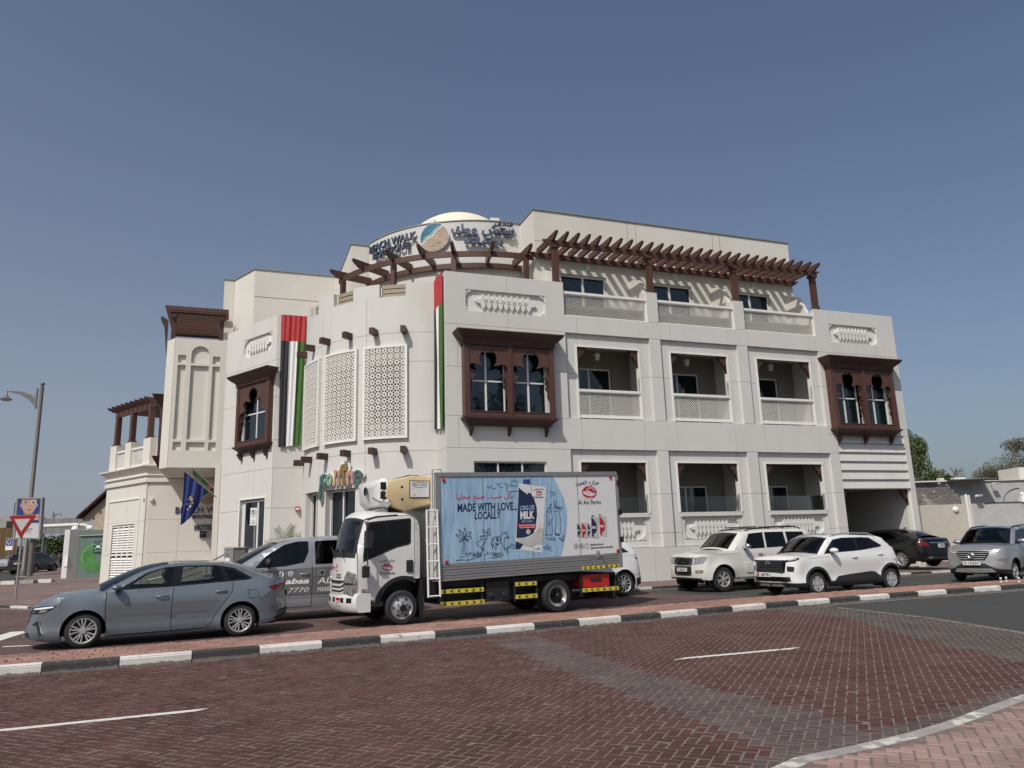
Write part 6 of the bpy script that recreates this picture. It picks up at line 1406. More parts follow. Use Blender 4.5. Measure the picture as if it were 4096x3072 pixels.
# ---- black saloon driving into the garage
blk = Car('black_saloon', 'black saloon seen from behind driving into the hotel garage', (15.6, 35.2), 158, dict(
    paint=M['p_black'], W=.96, xf=-.95, xr=4.3, rf=.6, rr=.55, nf=(2.4, 2.1), nr=(2.4, 2.2), r=.345, wb=3.1, arch=.40, rim=.24, style='thin', track=.12, centred=True,
    F=[(.2, .1), (.4, 0), (.8, .08), (1.0, .3)], Sd=[(.2, .06), (.4, .01), (.7, .0), (.95, .02), (1.1, .09), (1.2, .14)], Rr=[(.2, .1), (.35, .0), (.6, .0), (.8, .04), (1.05, .07), (1.15, .1)],
    top=[(-.95, .8), (-.5, .95), (.3, 1.04), (1.5, 1.08), (2.6, 1.14), (3.3, 1.19), (4.0, 1.17), (4.3, 1.13)], bot=[(-.95, .22), (0, .2), (3.5, .24), (4.3, .34)],
    feats=[feat('tail_light', M['tail'], g_((.93, 1.06), (.70, 1.04), (.52, .90), (.60, .86), (.90, .88)), 'R', off=.006), feat('chrome_strip', M['chrome'], g_((0, 1.01), (.52, 1.01), (.50, .985), (0, .985)), 'R', one=True, off=.008), feat('rear_diffuser', M['plastic'], g_((0, .46), (.74, .46), (.72, .36), (0, .36)), 'R', one=True, off=.004),
        feat('tail_pipe', M['chrome'], g_((.50, .46), (.76, .46), (.74, .38), (.52, .38)), 'R', off=.012), gap([(0, 1.1), (.66, 1.1)], 'R', .01), gap([(1.5, 1.08), (1.46, .25)]), gap([(2.75, 1.15), (2.6, .8), (2.4, .5)]), gap([(.45, 1.04), (.42, .25)])],
    G=[(.25, 1.03), (.7, 1.30), (1.1, 1.46), (1.6, 1.54), (2.1, 1.55), (2.6, 1.52), (3.0, 1.43), (3.4, 1.29), (3.7, 1.18)], ws=(0, 2, 5, 8), tum=.42, rad=.09, crown=[(0, .14), (.4, .04), (.7, .05), (1, .12)], hcrown=.05, dcrown=.04,
    gfeats=[dict(name='window', mat=M['dglass'], pts=[(.65, 1.08), (1.1, 1.37), (1.5, 1.46), (1.5, 1.10)], off=-.004), dict(name='window', mat=M['dglass'], pts=[(1.6, 1.10), (1.6, 1.47), (2.5, 1.44), (2.9, 1.20), (2.6, 1.15)], off=-.004)],
    cabin=(.8, 2.6), seats=(1.35, 2.4)), z=.20).build()
blk.plate_at(4.29, -.17, .17, .80, .95, '63571', 1)
blk.bits('aerial_fin', M['p_black'], lambda mb: mb.add([(2.5, 0, 1.60), (2.72, .02, 1.585), (2.72, -.02, 1.585), (2.70, 0, 1.66)], [(0, 1, 3), (0, 3, 2), (1, 2, 3), (0, 2, 1)]))
# ---- silver panel van between saloon and truck
van = Car('passenger_van', 'silver van with grey lettered lower band between the blue grey saloon and the truck', (-6.6 - .13, 18.2 - .07), 63.0, dict(
    paint=M['p_van'], cat='van', W=.96, xf=-.95, xr=4.25, rf=.55, rr=.2, nf=(2.3, 2.1), nr=(4, 3.5), r=.335, wb=3.2, arch=.40, rim=.21, style='multi', track=.12,
    F=[(.2, .1), (.4, 0), (.8, .06), (1.1, .2)], Sd=[(.2, .05), (.4, .01), (.8, .0), (1.1, .012), (1.2, .02), (1.4, .04)], Rr=[(.2, .05), (.6, 0), (1.3, .03)],
    top=[(-.95, .95), (-.5, 1.08), (.1, 1.20), (.5, 1.235), (1.0, 1.255), (1.75, 1.27), (4.25, 1.28)], bot=[(-.95, .25), (0, .24), (4.25, .28)],
    feats=[feat('lower_band', M['p_vandark'], g_((.45, 1.19), (1.1, 1.21), (1.88, 1.235), (4.1, 1.25), (4.1, .58), (.45, .58)), off=.003), feat('headlight', M['lamp'], g_((.5, .92), (.88, 1.0), (.9, .85), (.6, .78)), 'F'),
        gap([(.72, 1.25), (.72, .3)]), gap([(1.88, 1.27), (1.88, .32)], w=.016), gap([(.72, .30), (1.88, .32)], w=.012), gap([(.5, .52), (4.1, .54)], w=.010), gap([(3.1, 1.27), (3.1, .32)])],
    G=[(.02, 1.18), (.40, 1.42), (.86, 1.70), (1.16, 1.83), (1.48, 1.92), (1.9, 1.965), (2.6, 1.985), (3.6, 1.98), (4.1, 1.94), (4.18, 1.6), (4.22, 1.28)], ws=(0, 3, 8, 10), tum=.10, rad=.10, crown=[(0, .18), (.3, .08), (.5, .03), (.85, .03), (1, .04)], hcrown=.05,
    gfeats=[dict(name='window_frame', mat=M['gloss'], pts=[(.52, 1.262), (.78, 1.55), (1.20, 1.80), (1.5, 1.87), (1.78, 1.875), (1.79, 1.62), (1.68, 1.36), (1.24, 1.285)], off=.001), dict(name='quarter_window', mat=M['dglass'], pts=[(.57, 1.275), (.735, 1.46), (.735, 1.275)], off=-.006), dict(name='window', mat=M['dglass'], pts=[(.80, 1.29), (.80, 1.53), (1.22, 1.785), (1.52, 1.85), (1.755, 1.85), (1.76, 1.62), (1.66, 1.375), (1.22, 1.30)], off=-.006), dict(name='window', mat=M['dglass'], pts=[(1.96, 1.305), (1.94, 1.85), (1.99, 1.875), (2.98, 1.90), (3.0, 1.32)], off=-.005), dict(name='window', mat=M['dglass'], pts=[(3.15, 1.33), (3.13, 1.9), (3.95, 1.88), (4.0, 1.34)], off=-.005)],
    surround=M['p_van'], cabin=(.85, 3), seats=(1.4, 2.3)), group='vehicles on the far carriageway').build()
van.mirrors(.82, 1.38, M['plastic'], size=(.12, .16, .24)); van.handles([(1.58, 1.09)], M['p_van'])
fv = lambda u, w, z: van.P(van.UX(u), z, .005 - w, -1)
def vt(t, u0, u1, z0, z1, **k): van.bits('lettering', M['white'], lambda mb: put_text(mb, t, u0, u1, z0, z1, fv, w=0, thick=.003, **k))
vt('Rabaa', 1.05, 1.81, .86, .99, bold=.03, shear=.25); vt('7 7770', 1.12, 1.80, .66, .77, shear=.25); vt('AL HABAA', 2.01, 3.4, .84, .99, shear=.2); vt('MARBLE', 2.01, 2.42, .65, .76, shear=.2); vt('TRADING', 2.48, 3.0, .65, .76, shear=.2)
for u in (1.14, 1.36):
    van.bits('logo_disc', M['white'], lambda mb: mb.plate([circ(u, 1.105, .063, 20)], -.004, 0, fv))
van.bits('logo_mark', M['navy'], lambda mb: (put_text(mb, 'f', 1.12, 1.165, 1.065, 1.15, fv, w=-.004, thick=.002, bold=.05), ribbon(mb, spline([(1.33, 1.075), (1.39, 1.075), (1.39, 1.135), (1.33, 1.135)], 4, True) + [(1.33, 1.075)], .008, fv, -.006), ribbon(mb, circ(1.36, 1.105, .016, 14) + [(1.376, 1.105)], .007, fv, -.006)))
van.bits('door_pull', M['p_van'], lambda mb: mb.plate([rect(2.03, 2.20, 1.03, 1.16), rect(2.05, 2.18, 1.05, 1.14)], -.012, 0, fv)); van.bits('pull_bar', M['chrome'], lambda mb: mb.plate([rect(2.10, 2.13, 1.05, 1.14)], -.012, 0, fv))
# ---- white crossover hidden behind the truck, only its tail shows
tou = Car('white_crossover', 'white crossover of which only the tail shows behind the truck', (2.6 - 2.2 * .883, 23.2 - 2.2 * .469), 62.0, dict(
    paint=M['p_white'], W=.96, xf=-.95, xr=3.84, rf=.5, rr=.5, nf=(2.4, 2.1), nr=(2.5, 2.3), r=.37, wb=2.92, arch=.43, rim=.255, style='thin', track=.12, flare=.03,
    F=[(.2, .1), (.4, 0), (1.0, .1)], Sd=[(.2, .06), (.4, .01), (.8, .0), (1.0, .02), (1.2, .06)], Rr=[(.2, .14), (.34, .02), (.6, .0), (.75, .03), (.95, .08), (1.2, .14)],
    top=[(-.95, .95), (-.3, 1.1), (.3, 1.15), (2, 1.18), (3.0, 1.24), (3.84, 1.24)], bot=[(-.95, .25), (0, .25), (3.3, .28), (3.84, .40)],
    feats=[feat('tail_light', M['taild'], g_((3.36, 1.12), (3.6, 1.17), (3.84, 1.16), (3.84, 1.02), (3.62, 1.02)), off=.004), feat('rear_cladding', M['plastic'], g_((3.36, .52), (3.84, .56), (3.84, .2), (3.36, .2)), off=.003), gap([(3.3, .62), (3.84, .66)], w=.01)],
    G=[(.2, 1.14), (.9, 1.6), (1.4, 1.68), (2.2, 1.7), (3.0, 1.63), (3.3, 1.5), (3.55, 1.3), (3.62, 1.24)], ws=(0, 1, 4, 6), tum=.26, rad=.07, crown=[(0, .15), (.3, .05), (.7, .04), (1, .1)],
    gfeats=[dict(name='window', mat=M['dglass'], pts=[(.7, 1.2), (1.1, 1.56), (2.8, 1.56), (3.2, 1.3), (2, 1.22)], off=-.004)], cabin=(.8, 2.6), seats=(1.4, 2.3))).build()
# ------------------------------------------------------------------ the refrigerated truck (x rearwards from the near front wheel, y away from us)
ta = R(61.7); TX = Vector((sin(ta), cos(ta), 0)); TY = Vector((-cos(ta), sin(ta), 0)); tm = Matrix((TX, TY, Vector((0, 0, 1)))).transposed().to_4x4(); tm.translation = Vector((-2.523, 16.988, 0))
truck = empty('refrigerated_truck', label='white refrigerated box truck with pale blue milk advertisement along its side', cat='truck', group='vehicles on the far carriageway', mw=tm)
M['alu'] = mat('ribbed aluminium', (.36, .36, .355), .42, .6, var=.12, vscale=3, dirt=(.22, .21, .20), dlo=.5, dhi=.8, dscale=3, stretch=(.3, 1, 3)); M['cab'] = mat('white truck paint', (.66, .655, .63), .35, coat=.5, var=.03, dirt=(.52, .50, .46), dlo=.58, dhi=.8, dscale=2.2); M['cream'] = mat('cream refrigeration housing', (.60, .47, .27), .45, var=.05)
M['yellow'] = mat('reflective yellow', (.62, .50, .06), .4); M['printw'] = mat('white print', (.66, .66, .66), .5, var=.02); M['pnavy'] = mat('navy print', (.013, .023, .07), .5); M['pred'] = mat('red print', (.42, .016, .02), .5); M['pink2'] = mat('dark ink print', (.02, .025, .05), .5); M['pgrey'] = mat('milk grey print', (.46, .46, .45), .5, var=.12, vscale=3); M['psky'] = mat('light blue print', (.28, .46, .62), .5); M['pblue'] = mat('cap blue print', (.02, .07, .25), .4)
m, nt, b = new_mat('blue wood print'); b.inputs['Roughness'].default_value = .5
f = noise_node(nt, 3.5, 7, stretch=(4.5, 4.5, .35), rough=.62); c_ = mix_rgb(nt, ramp(nt, f, .34, .66), (.205, .345, .50), (.37, .53, .675)); f3 = noise_node(nt, 14, 4, stretch=(3, 3, .12)); c_ = mix_rgb(nt, ramp(nt, f3, .60, .72), c_, (.16, .29, .44)); nt.links.new(c_, b.inputs['Base Color']); M['wprint'] = m
def tpart(name, m, fn, parent=truck, smooth=None, kind=None):
    mb = MB(); fn(mb); return mb.build(name, m, parent, smooth=smooth, kind=kind)
BF = lambda u, w, z: (u, w, z + .022 * (u - .8))                        # the box body sits slightly tail up
box = tpart('cargo_box', M['printw'], lambda mb: mb.box(.90, 5.84, .012, 2.14, 1.24, 3.24, BF))
tpart('top_rail', M['alu'], lambda mb: (mb.box(.79, 5.90, 0, 2.16, 3.24, 3.32, BF), mb.box(.79, 5.90, -.012, 0, 3.225, 3.31, BF)), box)
for u0, u1 in ((.79, .90), (5.84, 5.93)): tpart('corner_post', M['alu'], lambda mb: mb.box(u0, u1, -.006, 2.16, .87, 3.24, BF), box)
for k in range(6): tpart('side_rib', M['alu'], lambda mb: (mb.box(.90, 5.84, .004 + .008 * (k % 2), .05, .87 + k * .062, .87 + k * .062 + .052, BF)), box)
tpart('rail_backing', M['alu'], lambda mb: mb.box(.90, 5.84, .05, 2.12, .87, 1.24, BF), box)
for z0 in (1.5, 2.2, 2.95): tpart('door_hinge', M['black'], lambda mb: (mb.box(5.88, 5.99, -.03, .05, z0, z0 + .14, BF), mb.box(5.93, 5.97, -.05, .02, z0 + .02, z0 + .12, BF)), box)
DOOD = {
'palm_trunk': [(1.45,1.456),(1.45,1.496),(1.47,1.765),(1.5,1.765),(1.51,1.484),(1.52,1.464),(1.48,1.445),(1.45,1.456)],
'palm_leaf1': [(1.49,1.815),(1.42,1.906),(1.35,2.008),(1.4,1.967),(1.48,1.895),(1.49,1.815)],
'palm_leaf2': [(1.49,1.815),(1.48,1.925),(1.51,2.044),(1.53,1.924),(1.5,1.815)],
'palm_leaf3': [(1.5,1.815),(1.57,1.903),(1.67,1.941),(1.62,1.862),(1.51,1.804)],
'palm_leaf4': [(1.5,1.795),(1.6,1.842),(1.68,1.811),(1.59,1.773),(1.51,1.784)],
'palm_leaf5': [(1.5,1.785),(1.59,1.733),(1.6,1.722),(1.54,1.754),(1.5,1.785)],
'palm_leaf6': [(1.48,1.795),(1.38,1.877),(1.28,1.889),(1.36,1.818),(1.47,1.785)],
'palm_leaf7': [(1.48,1.785),(1.41,1.767),(1.36,1.718),(1.43,1.736),(1.49,1.775)],
'palm_r1': [(1.46,1.695),(1.51,1.694)],
'palm_r2': [(1.46,1.635),(1.51,1.634)],
'palm_r3': [(1.46,1.585),(1.51,1.574)],
'palm_r4': [(1.45,1.526),(1.51,1.514)],
'ground1': [(1.27,1.31),(1.44,1.316),(1.59,1.303),(1.72,1.33),(1.93,1.385)],
'ground2': [(2.12,1.321),(2.28,1.317),(2.41,1.335),(2.52,1.382)],
'grass1': [(1.39,1.377),(1.52,1.404),(1.53,1.474),(1.56,1.403),(1.6,1.462),(1.61,1.412),(1.65,1.481),(1.67,1.411),(1.73,1.47),(1.74,1.409),(1.83,1.477),(1.82,1.418),(1.92,1.465)],
'grass2': [(2.01,1.413),(2.07,1.402),(2.07,1.482),(2.1,1.401),(2.15,1.45),(2.17,1.39),(2.23,1.459),(2.23,1.389),(2.31,1.447),(2.32,1.387),(2.44,1.434)],
'grass1b': [(1.38,1.377),(1.5,1.385)],
'hatch1': [(1.67,1.371),(1.78,1.438),(1.72,1.37),(1.86,1.447),(1.78,1.358),(1.92,1.435),(1.84,1.347),(1.93,1.405)],
'hatch2': [(2.2,1.359),(2.31,1.407),(2.25,1.348),(2.39,1.425),(2.32,1.337),(2.47,1.413)],
'grass3': [(2.59,1.551),(2.69,1.558),(2.71,1.628),(2.73,1.558),(2.77,1.607),(2.78,1.546),(2.82,1.596)],
'grass3b': [(2.61,1.54),(2.81,1.506)],
'flower1': [(1.94,1.545),(1.96,1.524),(1.94,1.505),(1.92,1.535),(1.94,1.545),(1.98,1.554),(1.98,1.514),(1.94,1.465),(1.92,1.445)],
'flower2': [(2.56,1.511),(2.6,1.49),(2.56,1.461),(2.53,1.492),(2.56,1.511),(2.61,1.52),(2.62,1.45),(2.58,1.431),(2.63,1.4)],
'can': [(1.9,1.826),(2.05,1.852),(2.07,1.782),(1.92,1.745),(1.9,1.826)],
'can2': [(1.91,1.736),(1.82,1.678),(1.81,1.648),(1.9,1.586),(1.94,1.585),(2.07,1.782)],
'can3': [(1.93,1.805),(2.04,1.823)],
'canh': [(1.98,1.684),(2.02,1.673),(1.98,1.614)],
'drop1': [(1.99,1.984),(1.97,1.924),(2.0,1.894),(2.03,1.913),(1.99,1.984)],
'drop2': [(2.06,1.902),(2.09,1.962),(2.15,1.99),(2.16,1.96),(2.12,1.911),(2.06,1.902)],
'drop3': [(2.08,1.882),(2.16,1.87),(2.17,1.85),(2.12,1.831),(2.08,1.882)],
'cow_body': [(2.22,1.659),(2.21,1.729),(2.26,1.788),(2.37,1.795),(2.47,1.833),(2.49,1.853),(2.5,1.883),(2.54,1.882),(2.55,1.852),(2.59,1.861),(2.62,1.82),(2.66,1.769),(2.63,1.74),(2.57,1.761),(2.55,1.772),(2.54,1.712),(2.52,1.642),(2.54,1.532),(2.5,1.533),(2.48,1.623),(2.46,1.653),(2.42,1.654),(2.36,1.626),(2.31,1.657),(2.3,1.637),(2.31,1.517),(2.28,1.507),(2.26,1.588),(2.23,1.639),(2.21,1.519),(2.2,1.639)],
'cow_tail': [(2.22,1.769),(2.2,1.709),(2.19,1.639),(2.17,1.62)],
'cow_horn': [(2.56,1.881),(2.58,1.911),(2.59,1.881),(2.62,1.91)],
'cow_eye': [(2.59,1.821),(2.6,1.81)],
'cow_sp1': [(2.33,1.776),(2.38,1.755),(2.37,1.685),(2.33,1.706),(2.33,1.776)],
'cow_sp2': [(2.41,1.785),(2.46,1.763),(2.43,1.694),(2.4,1.715)],
'cow_sp3': [(2.24,1.768),(2.27,1.738),(2.26,1.678)],
'cow_h1': [(2.34,1.766),(2.35,1.706)],
'cow_h2': [(2.36,1.766),(2.36,1.696)],
'cow_h3': [(2.43,1.774),(2.42,1.704)],
'cow_muz': [(2.57,1.771),(2.61,1.79),(2.65,1.769)],
'udder': [(2.32,1.637),(2.32,1.597),(2.34,1.616),(2.36,1.586),(2.37,1.625)],
'bird1': [(2.09,2.972),(2.13,2.971),(2.15,2.94),(2.19,2.989),(2.23,2.999)],
'bird2': [(2.33,3.066),(2.37,3.055),(2.4,2.995),(2.43,3.034),(2.48,3.053)],
'bird3': [(2.24,2.958),(2.27,2.928),(2.31,2.927),(2.35,2.946)],
'bird4': [(2.44,2.974),(2.47,2.953),(2.5,2.953),(2.53,2.962)],
'bird5': [(2.56,3.061),(2.59,3.041),(2.62,3.01),(2.64,3.04),(2.67,3.039)],
'cloud': [(2.96,2.862),(2.84,2.855),(2.72,2.848),(2.64,2.87),(2.62,2.91),(2.67,2.939),(2.64,2.98),(2.71,2.998),(2.76,2.977),(2.81,2.996),(2.89,2.974),(2.92,2.993),(2.96,2.962)],
'sun': [(2.74,3.007),(2.77,3.057),(2.82,3.106),(2.89,3.104),(2.95,3.053),(2.96,3.012)],
'ray1': [(2.73,3.068),(2.71,3.098)],
'ray2': [(2.77,3.107),(2.76,3.137)],
'ray3': [(2.83,3.125),(2.83,3.155)],
'ray4': [(2.89,3.134),(2.9,3.154)],
'ray5': [(2.94,3.093),(2.97,3.112)],
'heart': [(3.87,2.712),(3.86,2.823),(3.88,2.842),(3.91,2.832),(3.92,2.791),(3.95,2.811),(3.98,2.79),(3.96,2.75),(3.87,2.712)],
'w_head': [(3.76,2.425),(3.79,2.434),(3.82,2.424),(3.85,2.373),(3.81,2.324),(3.76,2.345),(3.76,2.425)],
'w_body': [(3.75,2.375),(3.72,2.276),(3.73,2.156),(3.7,1.806),(3.67,1.797),(3.86,1.793),(3.86,2.143),(3.88,2.112),(3.88,2.242),(3.86,2.343),(3.86,2.473),(3.88,2.522),(3.84,2.513),(3.82,2.414)],
'w_arm': [(3.77,2.105),(3.77,2.025),(3.8,2.014),(3.82,2.104)],
'm_head': [(3.93,2.421),(3.96,2.43),(4.02,2.419),(4.05,2.379),(4.0,2.34),(3.94,2.361),(3.93,2.421)],
'm_body': [(3.94,2.331),(3.98,2.24),(3.99,2.04),(3.95,1.851),(3.97,1.77),(4.06,1.758),(4.1,1.837),(4.13,2.137),(4.08,2.268),(4.12,2.367),(4.1,2.427),(4.04,2.439)],
'm_feet': [(3.95,1.821),(3.96,1.79),(4.07,1.758),(4.06,1.778),(3.96,1.82)],
'baby': [(3.94,2.571),(3.97,2.59),(4.01,2.579),(4.02,2.539),(3.98,2.5),(3.94,2.521),(3.94,2.571)],
'baby2': [(3.97,2.5),(4.01,2.479),(4.1,2.437),(4.17,2.436),(4.18,2.406),(4.12,2.397),(4.04,2.429),(3.93,2.471)],
'grass4': [(3.67,1.717),(3.74,1.665),(3.73,1.726),(3.76,1.655),(3.8,1.704),(3.82,1.644),(3.85,1.713),(3.87,1.642),(3.93,1.711),(3.92,1.641),(3.97,1.64)],
'grass5': [(3.57,1.479),(3.63,1.488),(3.64,1.418),(3.67,1.527),(3.7,1.416),(3.73,1.566),(3.74,1.415),(3.8,1.514),(3.78,1.404),(3.85,1.403)],
'curl1': [(4.13,1.617),(4.15,1.676),(4.17,1.736),(4.21,1.745),(4.21,1.705),(4.17,1.696),(4.17,1.726)],
'curl2': [(4.13,1.617),(4.09,1.658),(4.06,1.678),(4.07,1.698),(4.11,1.677),(4.09,1.658)],
'curl3': [(4.14,1.627),(4.19,1.655),(4.18,1.626),(4.14,1.607)],
}
ART = {
'carton': [(2.98,3.042),(3.74,2.945),(3.55,1.37),(2.82,1.486)],
'carton_dark': [(2.97,2.962),(3.03,2.901),(3.13,2.849),(3.3,2.795),(3.39,2.653),(3.45,2.452),(3.45,2.262),(3.41,2.063),(3.34,1.844),(3.25,1.796),(3.1,1.749),(2.94,1.743),(2.86,1.745)],
'carton_blue2': [(2.84,1.675),(3.04,1.581),(2.95,1.483),(2.82,1.486)],
'white_peak': [(2.98,3.032),(3.08,3.0),(3.21,2.807),(3.21,2.767),(3.15,2.808),(3.04,2.881),(2.97,2.942)],
'cap': [(3.1,3.139),(3.29,3.145),(3.29,3.015),(3.09,3.04)],
'splash': [(2.86,1.745),(2.94,1.723),(3.03,1.741),(3.1,1.719),(3.17,1.748),(3.25,1.776),(3.34,1.824),(3.42,1.892),(3.49,1.961),(3.54,2.13),(3.51,1.96),(3.63,1.938),(3.57,1.569),(3.39,1.583),(3.27,1.516),(3.1,1.559),(3.04,1.581),(2.94,1.643)],
'band': [(2.93,2.083),(3.41,2.053),(3.39,1.943),(2.91,2.004)],
'disc': [(3.19,1.877)],
'blue': [(3.94,3.221),(4.07,3.018),(4.17,2.816),(4.26,2.614),(4.31,2.413),(4.32,2.233),(4.31,2.033),(4.27,1.814),(4.21,1.595),(4.15,1.396),(4.1,1.257)],
'txt_ar': [(1.32,2.839),(2.81,2.606)],
'made': [(1.33,2.618),(2.9,2.384)],
'loc': [(1.77,2.409),(2.46,2.223)],
'longlife': [(2.99,2.522),(3.39,2.383)],
'milk': [(2.98,2.382),(3.37,2.163)],
'full': [(3.02,2.171),(3.31,2.095)],
'carton_ar': [(3.38,2.923),(3.67,2.847)],
'carton_logo': [(3.43,2.862),(3.62,2.738)],
'carton_al': [(3.36,2.734),(3.65,2.657)],
'litre': [(3.37,1.493),(3.5,1.441)],
'ar2': [(4.62,3.096),(5.33,2.93)],
'logo': [(4.77,2.963),(5.25,2.622)],
'alain': [(4.66,2.605),(5.36,2.5)],
'c1': [(4.59,2.027),(4.75,1.673)],
'c2': [(4.73,2.044),(4.91,1.65)],
'c3': [(4.9,2.02),(5.02,1.667)],
'c4': [(5.02,2.187),(5.26,1.632)],
'c5': [(5.27,2.192),(5.51,1.666)],
'cap4': [(5.06,2.216),(5.12,2.175)],
'cap5': [(5.28,2.231),(5.34,2.19)],
'h1': [(4.97,1.518),(5.37,1.449)],
'h2': [(4.98,1.448),(5.66,1.353)],
'i1': [(4.48,1.529),(4.62,1.406)],
'i2': [(4.64,1.526),(4.78,1.402)],
'i3': [(4.8,1.522),(4.93,1.399)],
'joint1': [(1.98,3.214),(2.0,1.244)],
'joint2': [(3.28,3.225),(3.35,1.244)],
'joint3': [(4.62,3.216),(4.71,1.244)],
'r1': [(.94,3.197),(1.03,3.095)],
'r2': [(5.65,3.223),(5.75,3.131)],
'r3': [(.99,1.336),(1.09,1.244)],
'r4': [(5.75,1.341),(5.85,1.249)],
}
def ell(cu, cz, ru, rz, n=28, a0=0, a1=360): return [(cu + ru * cos(R(a)), cz + rz * sin(R(a))) for a in [a0 + (a1 - a0) * i / n for i in range(n + (a1 - a0 != 360))]]
def bb(k): (a, b), (c, d) = ART[k]; return a, c, min(b, d), max(b, d)
W1 = .009
tpart('wood_print', M['wprint'], lambda mb: mb.plate([[(.90, 1.25), (4.09, 1.25)] + ART['blue'][::-1] + [(.90, 3.22)]], W1, .0125, BF), box)
def bp(name, m, loop, w, parent=box): return tpart(name, m, lambda mb: mb.plate([loop], w - .0025, w, BF), parent)
def bt(name, m, text, box4, w, **k): u0, u1, z0, z1 = box4; return tpart(name, m, lambda mb: put_text(mb, text, u0, u1, z0, z1, BF, w=w, thick=.002, **k), box)
bt('arabic_slogan', M['pred'], arabic('بكل حب... صنع محليا'), (1.31, 2.82, 2.62, 2.83), W1, bold=.012)
bt('slogan', M['pnavy'], 'MADE WITH LOVE...', (1.33, 2.91, 2.40, 2.60), W1, bold=.028, shear=.06); bt('slogan', M['pnavy'], 'LOCALLY', (1.77, 2.46, 2.215, 2.395), W1, bold=.028, shear=.06)
def drawings(mb):
    for k, v in DOOD.items(): ribbon(mb, spline(v, 4) if len(v) > 3 else v, .013 if not k.startswith(('hatch', 'grass', 'ray', 'cow_h')) else .010, BF, W1 - .001, thick=.002)
tpart('line_drawing', M['pink2'], drawings, box)
cart = bp('milk_carton', M['printw'], ART['carton'], W1)
bp('carton_blue', M['pnavy'], ART['carton_dark'], W1 - .003, cart); bp('carton_corner', M['pnavy'], ART['carton_blue2'], W1 - .003, cart); bp('carton_peak', M['printw'], ART['white_peak'], W1 - .006, cart); bp('carton_cap', M['pblue'], ART['cap'], W1 - .003, cart); bp('milk_splash', M['pgrey'], ART['splash'], W1 - .006, cart); bp('claim_band', M['pred'], ART['band'], W1 - .009, cart)
tpart('seal', M['pgrey'], lambda mb: mb.plate([ell(*ART['disc'][0], .06, .06)], W1 - .008, W1 - .006, BF), cart)
bt('carton_text', M['psky'], 'LONG LIFE', (2.985, 3.385, 2.395, 2.51), W1 - .005, bold=.02); bt('carton_text', M['printw'], 'MiLK', (2.985, 3.375, 2.18, 2.375), W1 - .005, bold=.045); bt('carton_text', M['psky'], 'full cream', (3.02, 3.32, 2.10, 2.17), W1 - .005, shear=.3)
bt('carton_text', M['printw'], 'Natural Source of Calcium', (2.945, 3.385, 2.015, 2.055), W1 - .012, bold=.01); bt('carton_text', M['printw'], 'Rich in Vitamins A & D', (2.955, 3.37, 1.965, 2.0), W1 - .012, bold=.01); bt('carton_text', M['pink2'], '1 Litre', (3.37, 3.50, 1.445, 1.49), W1 - .008)
def farm_logo(fr, cu, cz, ru, rz, w, parent, arab=None, latin=None, s_=1.0):
    o = tpart('farm_logo', M['pred'], lambda mb: mb.plate([ell(cu, cz, ru, rz)], w - .002, w, fr), parent)
    tpart('logo_crescent', M['printw'], lambda mb: mb.plate([ell(cu - .10 * ru, cz - .04 * rz, ru * .95, rz * .95, 20, 100, 300) + ell(cu - .0 * ru, cz + .03 * rz, ru * .90, rz * .90, 20, 300, 100)], w - .004, w - .002, fr), o)
    tpart('logo_house', M['printw'], lambda mb: mb.plate([[(cu + x * ru, cz + z * rz) for x, z in ((-.75, .16), (-.45, .16), (-.38, .22), (.05, .22), (.28, .02), (.62, -.10), (.86, -.16), (.74, -.42), (.40, -.58), (.05, -.60), (-.35, -.42), (-.74, -.16))]], w - .004, w - .002, fr), o)
    tpart('logo_sun', M['printw'], lambda mb: (ribbon(mb, ell(cu + .22 * ru, cz + .22 * rz, ru * .36, rz * .46, 12, 0, 180), ru * .05, fr, w - .002, thick=.002), [ribbon(mb, [(cu + .22 * ru + ru * .44 * cos(R(a)), cz + .22 * rz + rz * .54 * sin(R(a))), (cu + .22 * ru + ru * .58 * cos(R(a)), cz + .22 * rz + rz * .68 * sin(R(a)))], ru * .05, fr, w - .002, thick=.002) for a in range(0, 181, 18)]), o)
    tpart('logo_door', M['pred'], lambda mb: [mb.plate([rect(cu + (x - .04) * ru, cu + (x + .05) * ru, cz + (z - .10) * rz, cz + (z + .12) * rz)], w - .006, w - .004, fr) for x, z in ((.1, -.24), (-.3, .02), (-.1, .0), (.5, -.22))], o)
    if arab: tpart('logo_text', M['pink2'], lambda mb: put_text(mb, arabic('مزارع العين'), *arab, fr, w=w, thick=.002, bold=.012), parent)
    if latin: tpart('logo_text', M['pink2'], lambda mb: put_text(mb, 'Al Ain Farms', *latin, fr, w=w, thick=.002, bold=.008), parent)
u0, u1, z0, z1 = bb('logo'); farm_logo(BF, (u0 + u1) / 2, (z0 + z1) / 2, (u1 - u0) / 2, (z1 - z0) / 2 * .95, W1, box, (4.62, 5.33, 2.945, 3.10), (4.67, 5.36, 2.49, 2.60))
u0, u1, z0, z1 = bb('carton_logo'); farm_logo(BF, (u0 + u1) / 2, (z0 + z1) / 2, (u1 - u0) / 2, (z1 - z0) / 2, W1 - .004, cart, (3.38, 3.67, 2.86, 2.925), (3.36, 3.65, 2.675, 2.73))
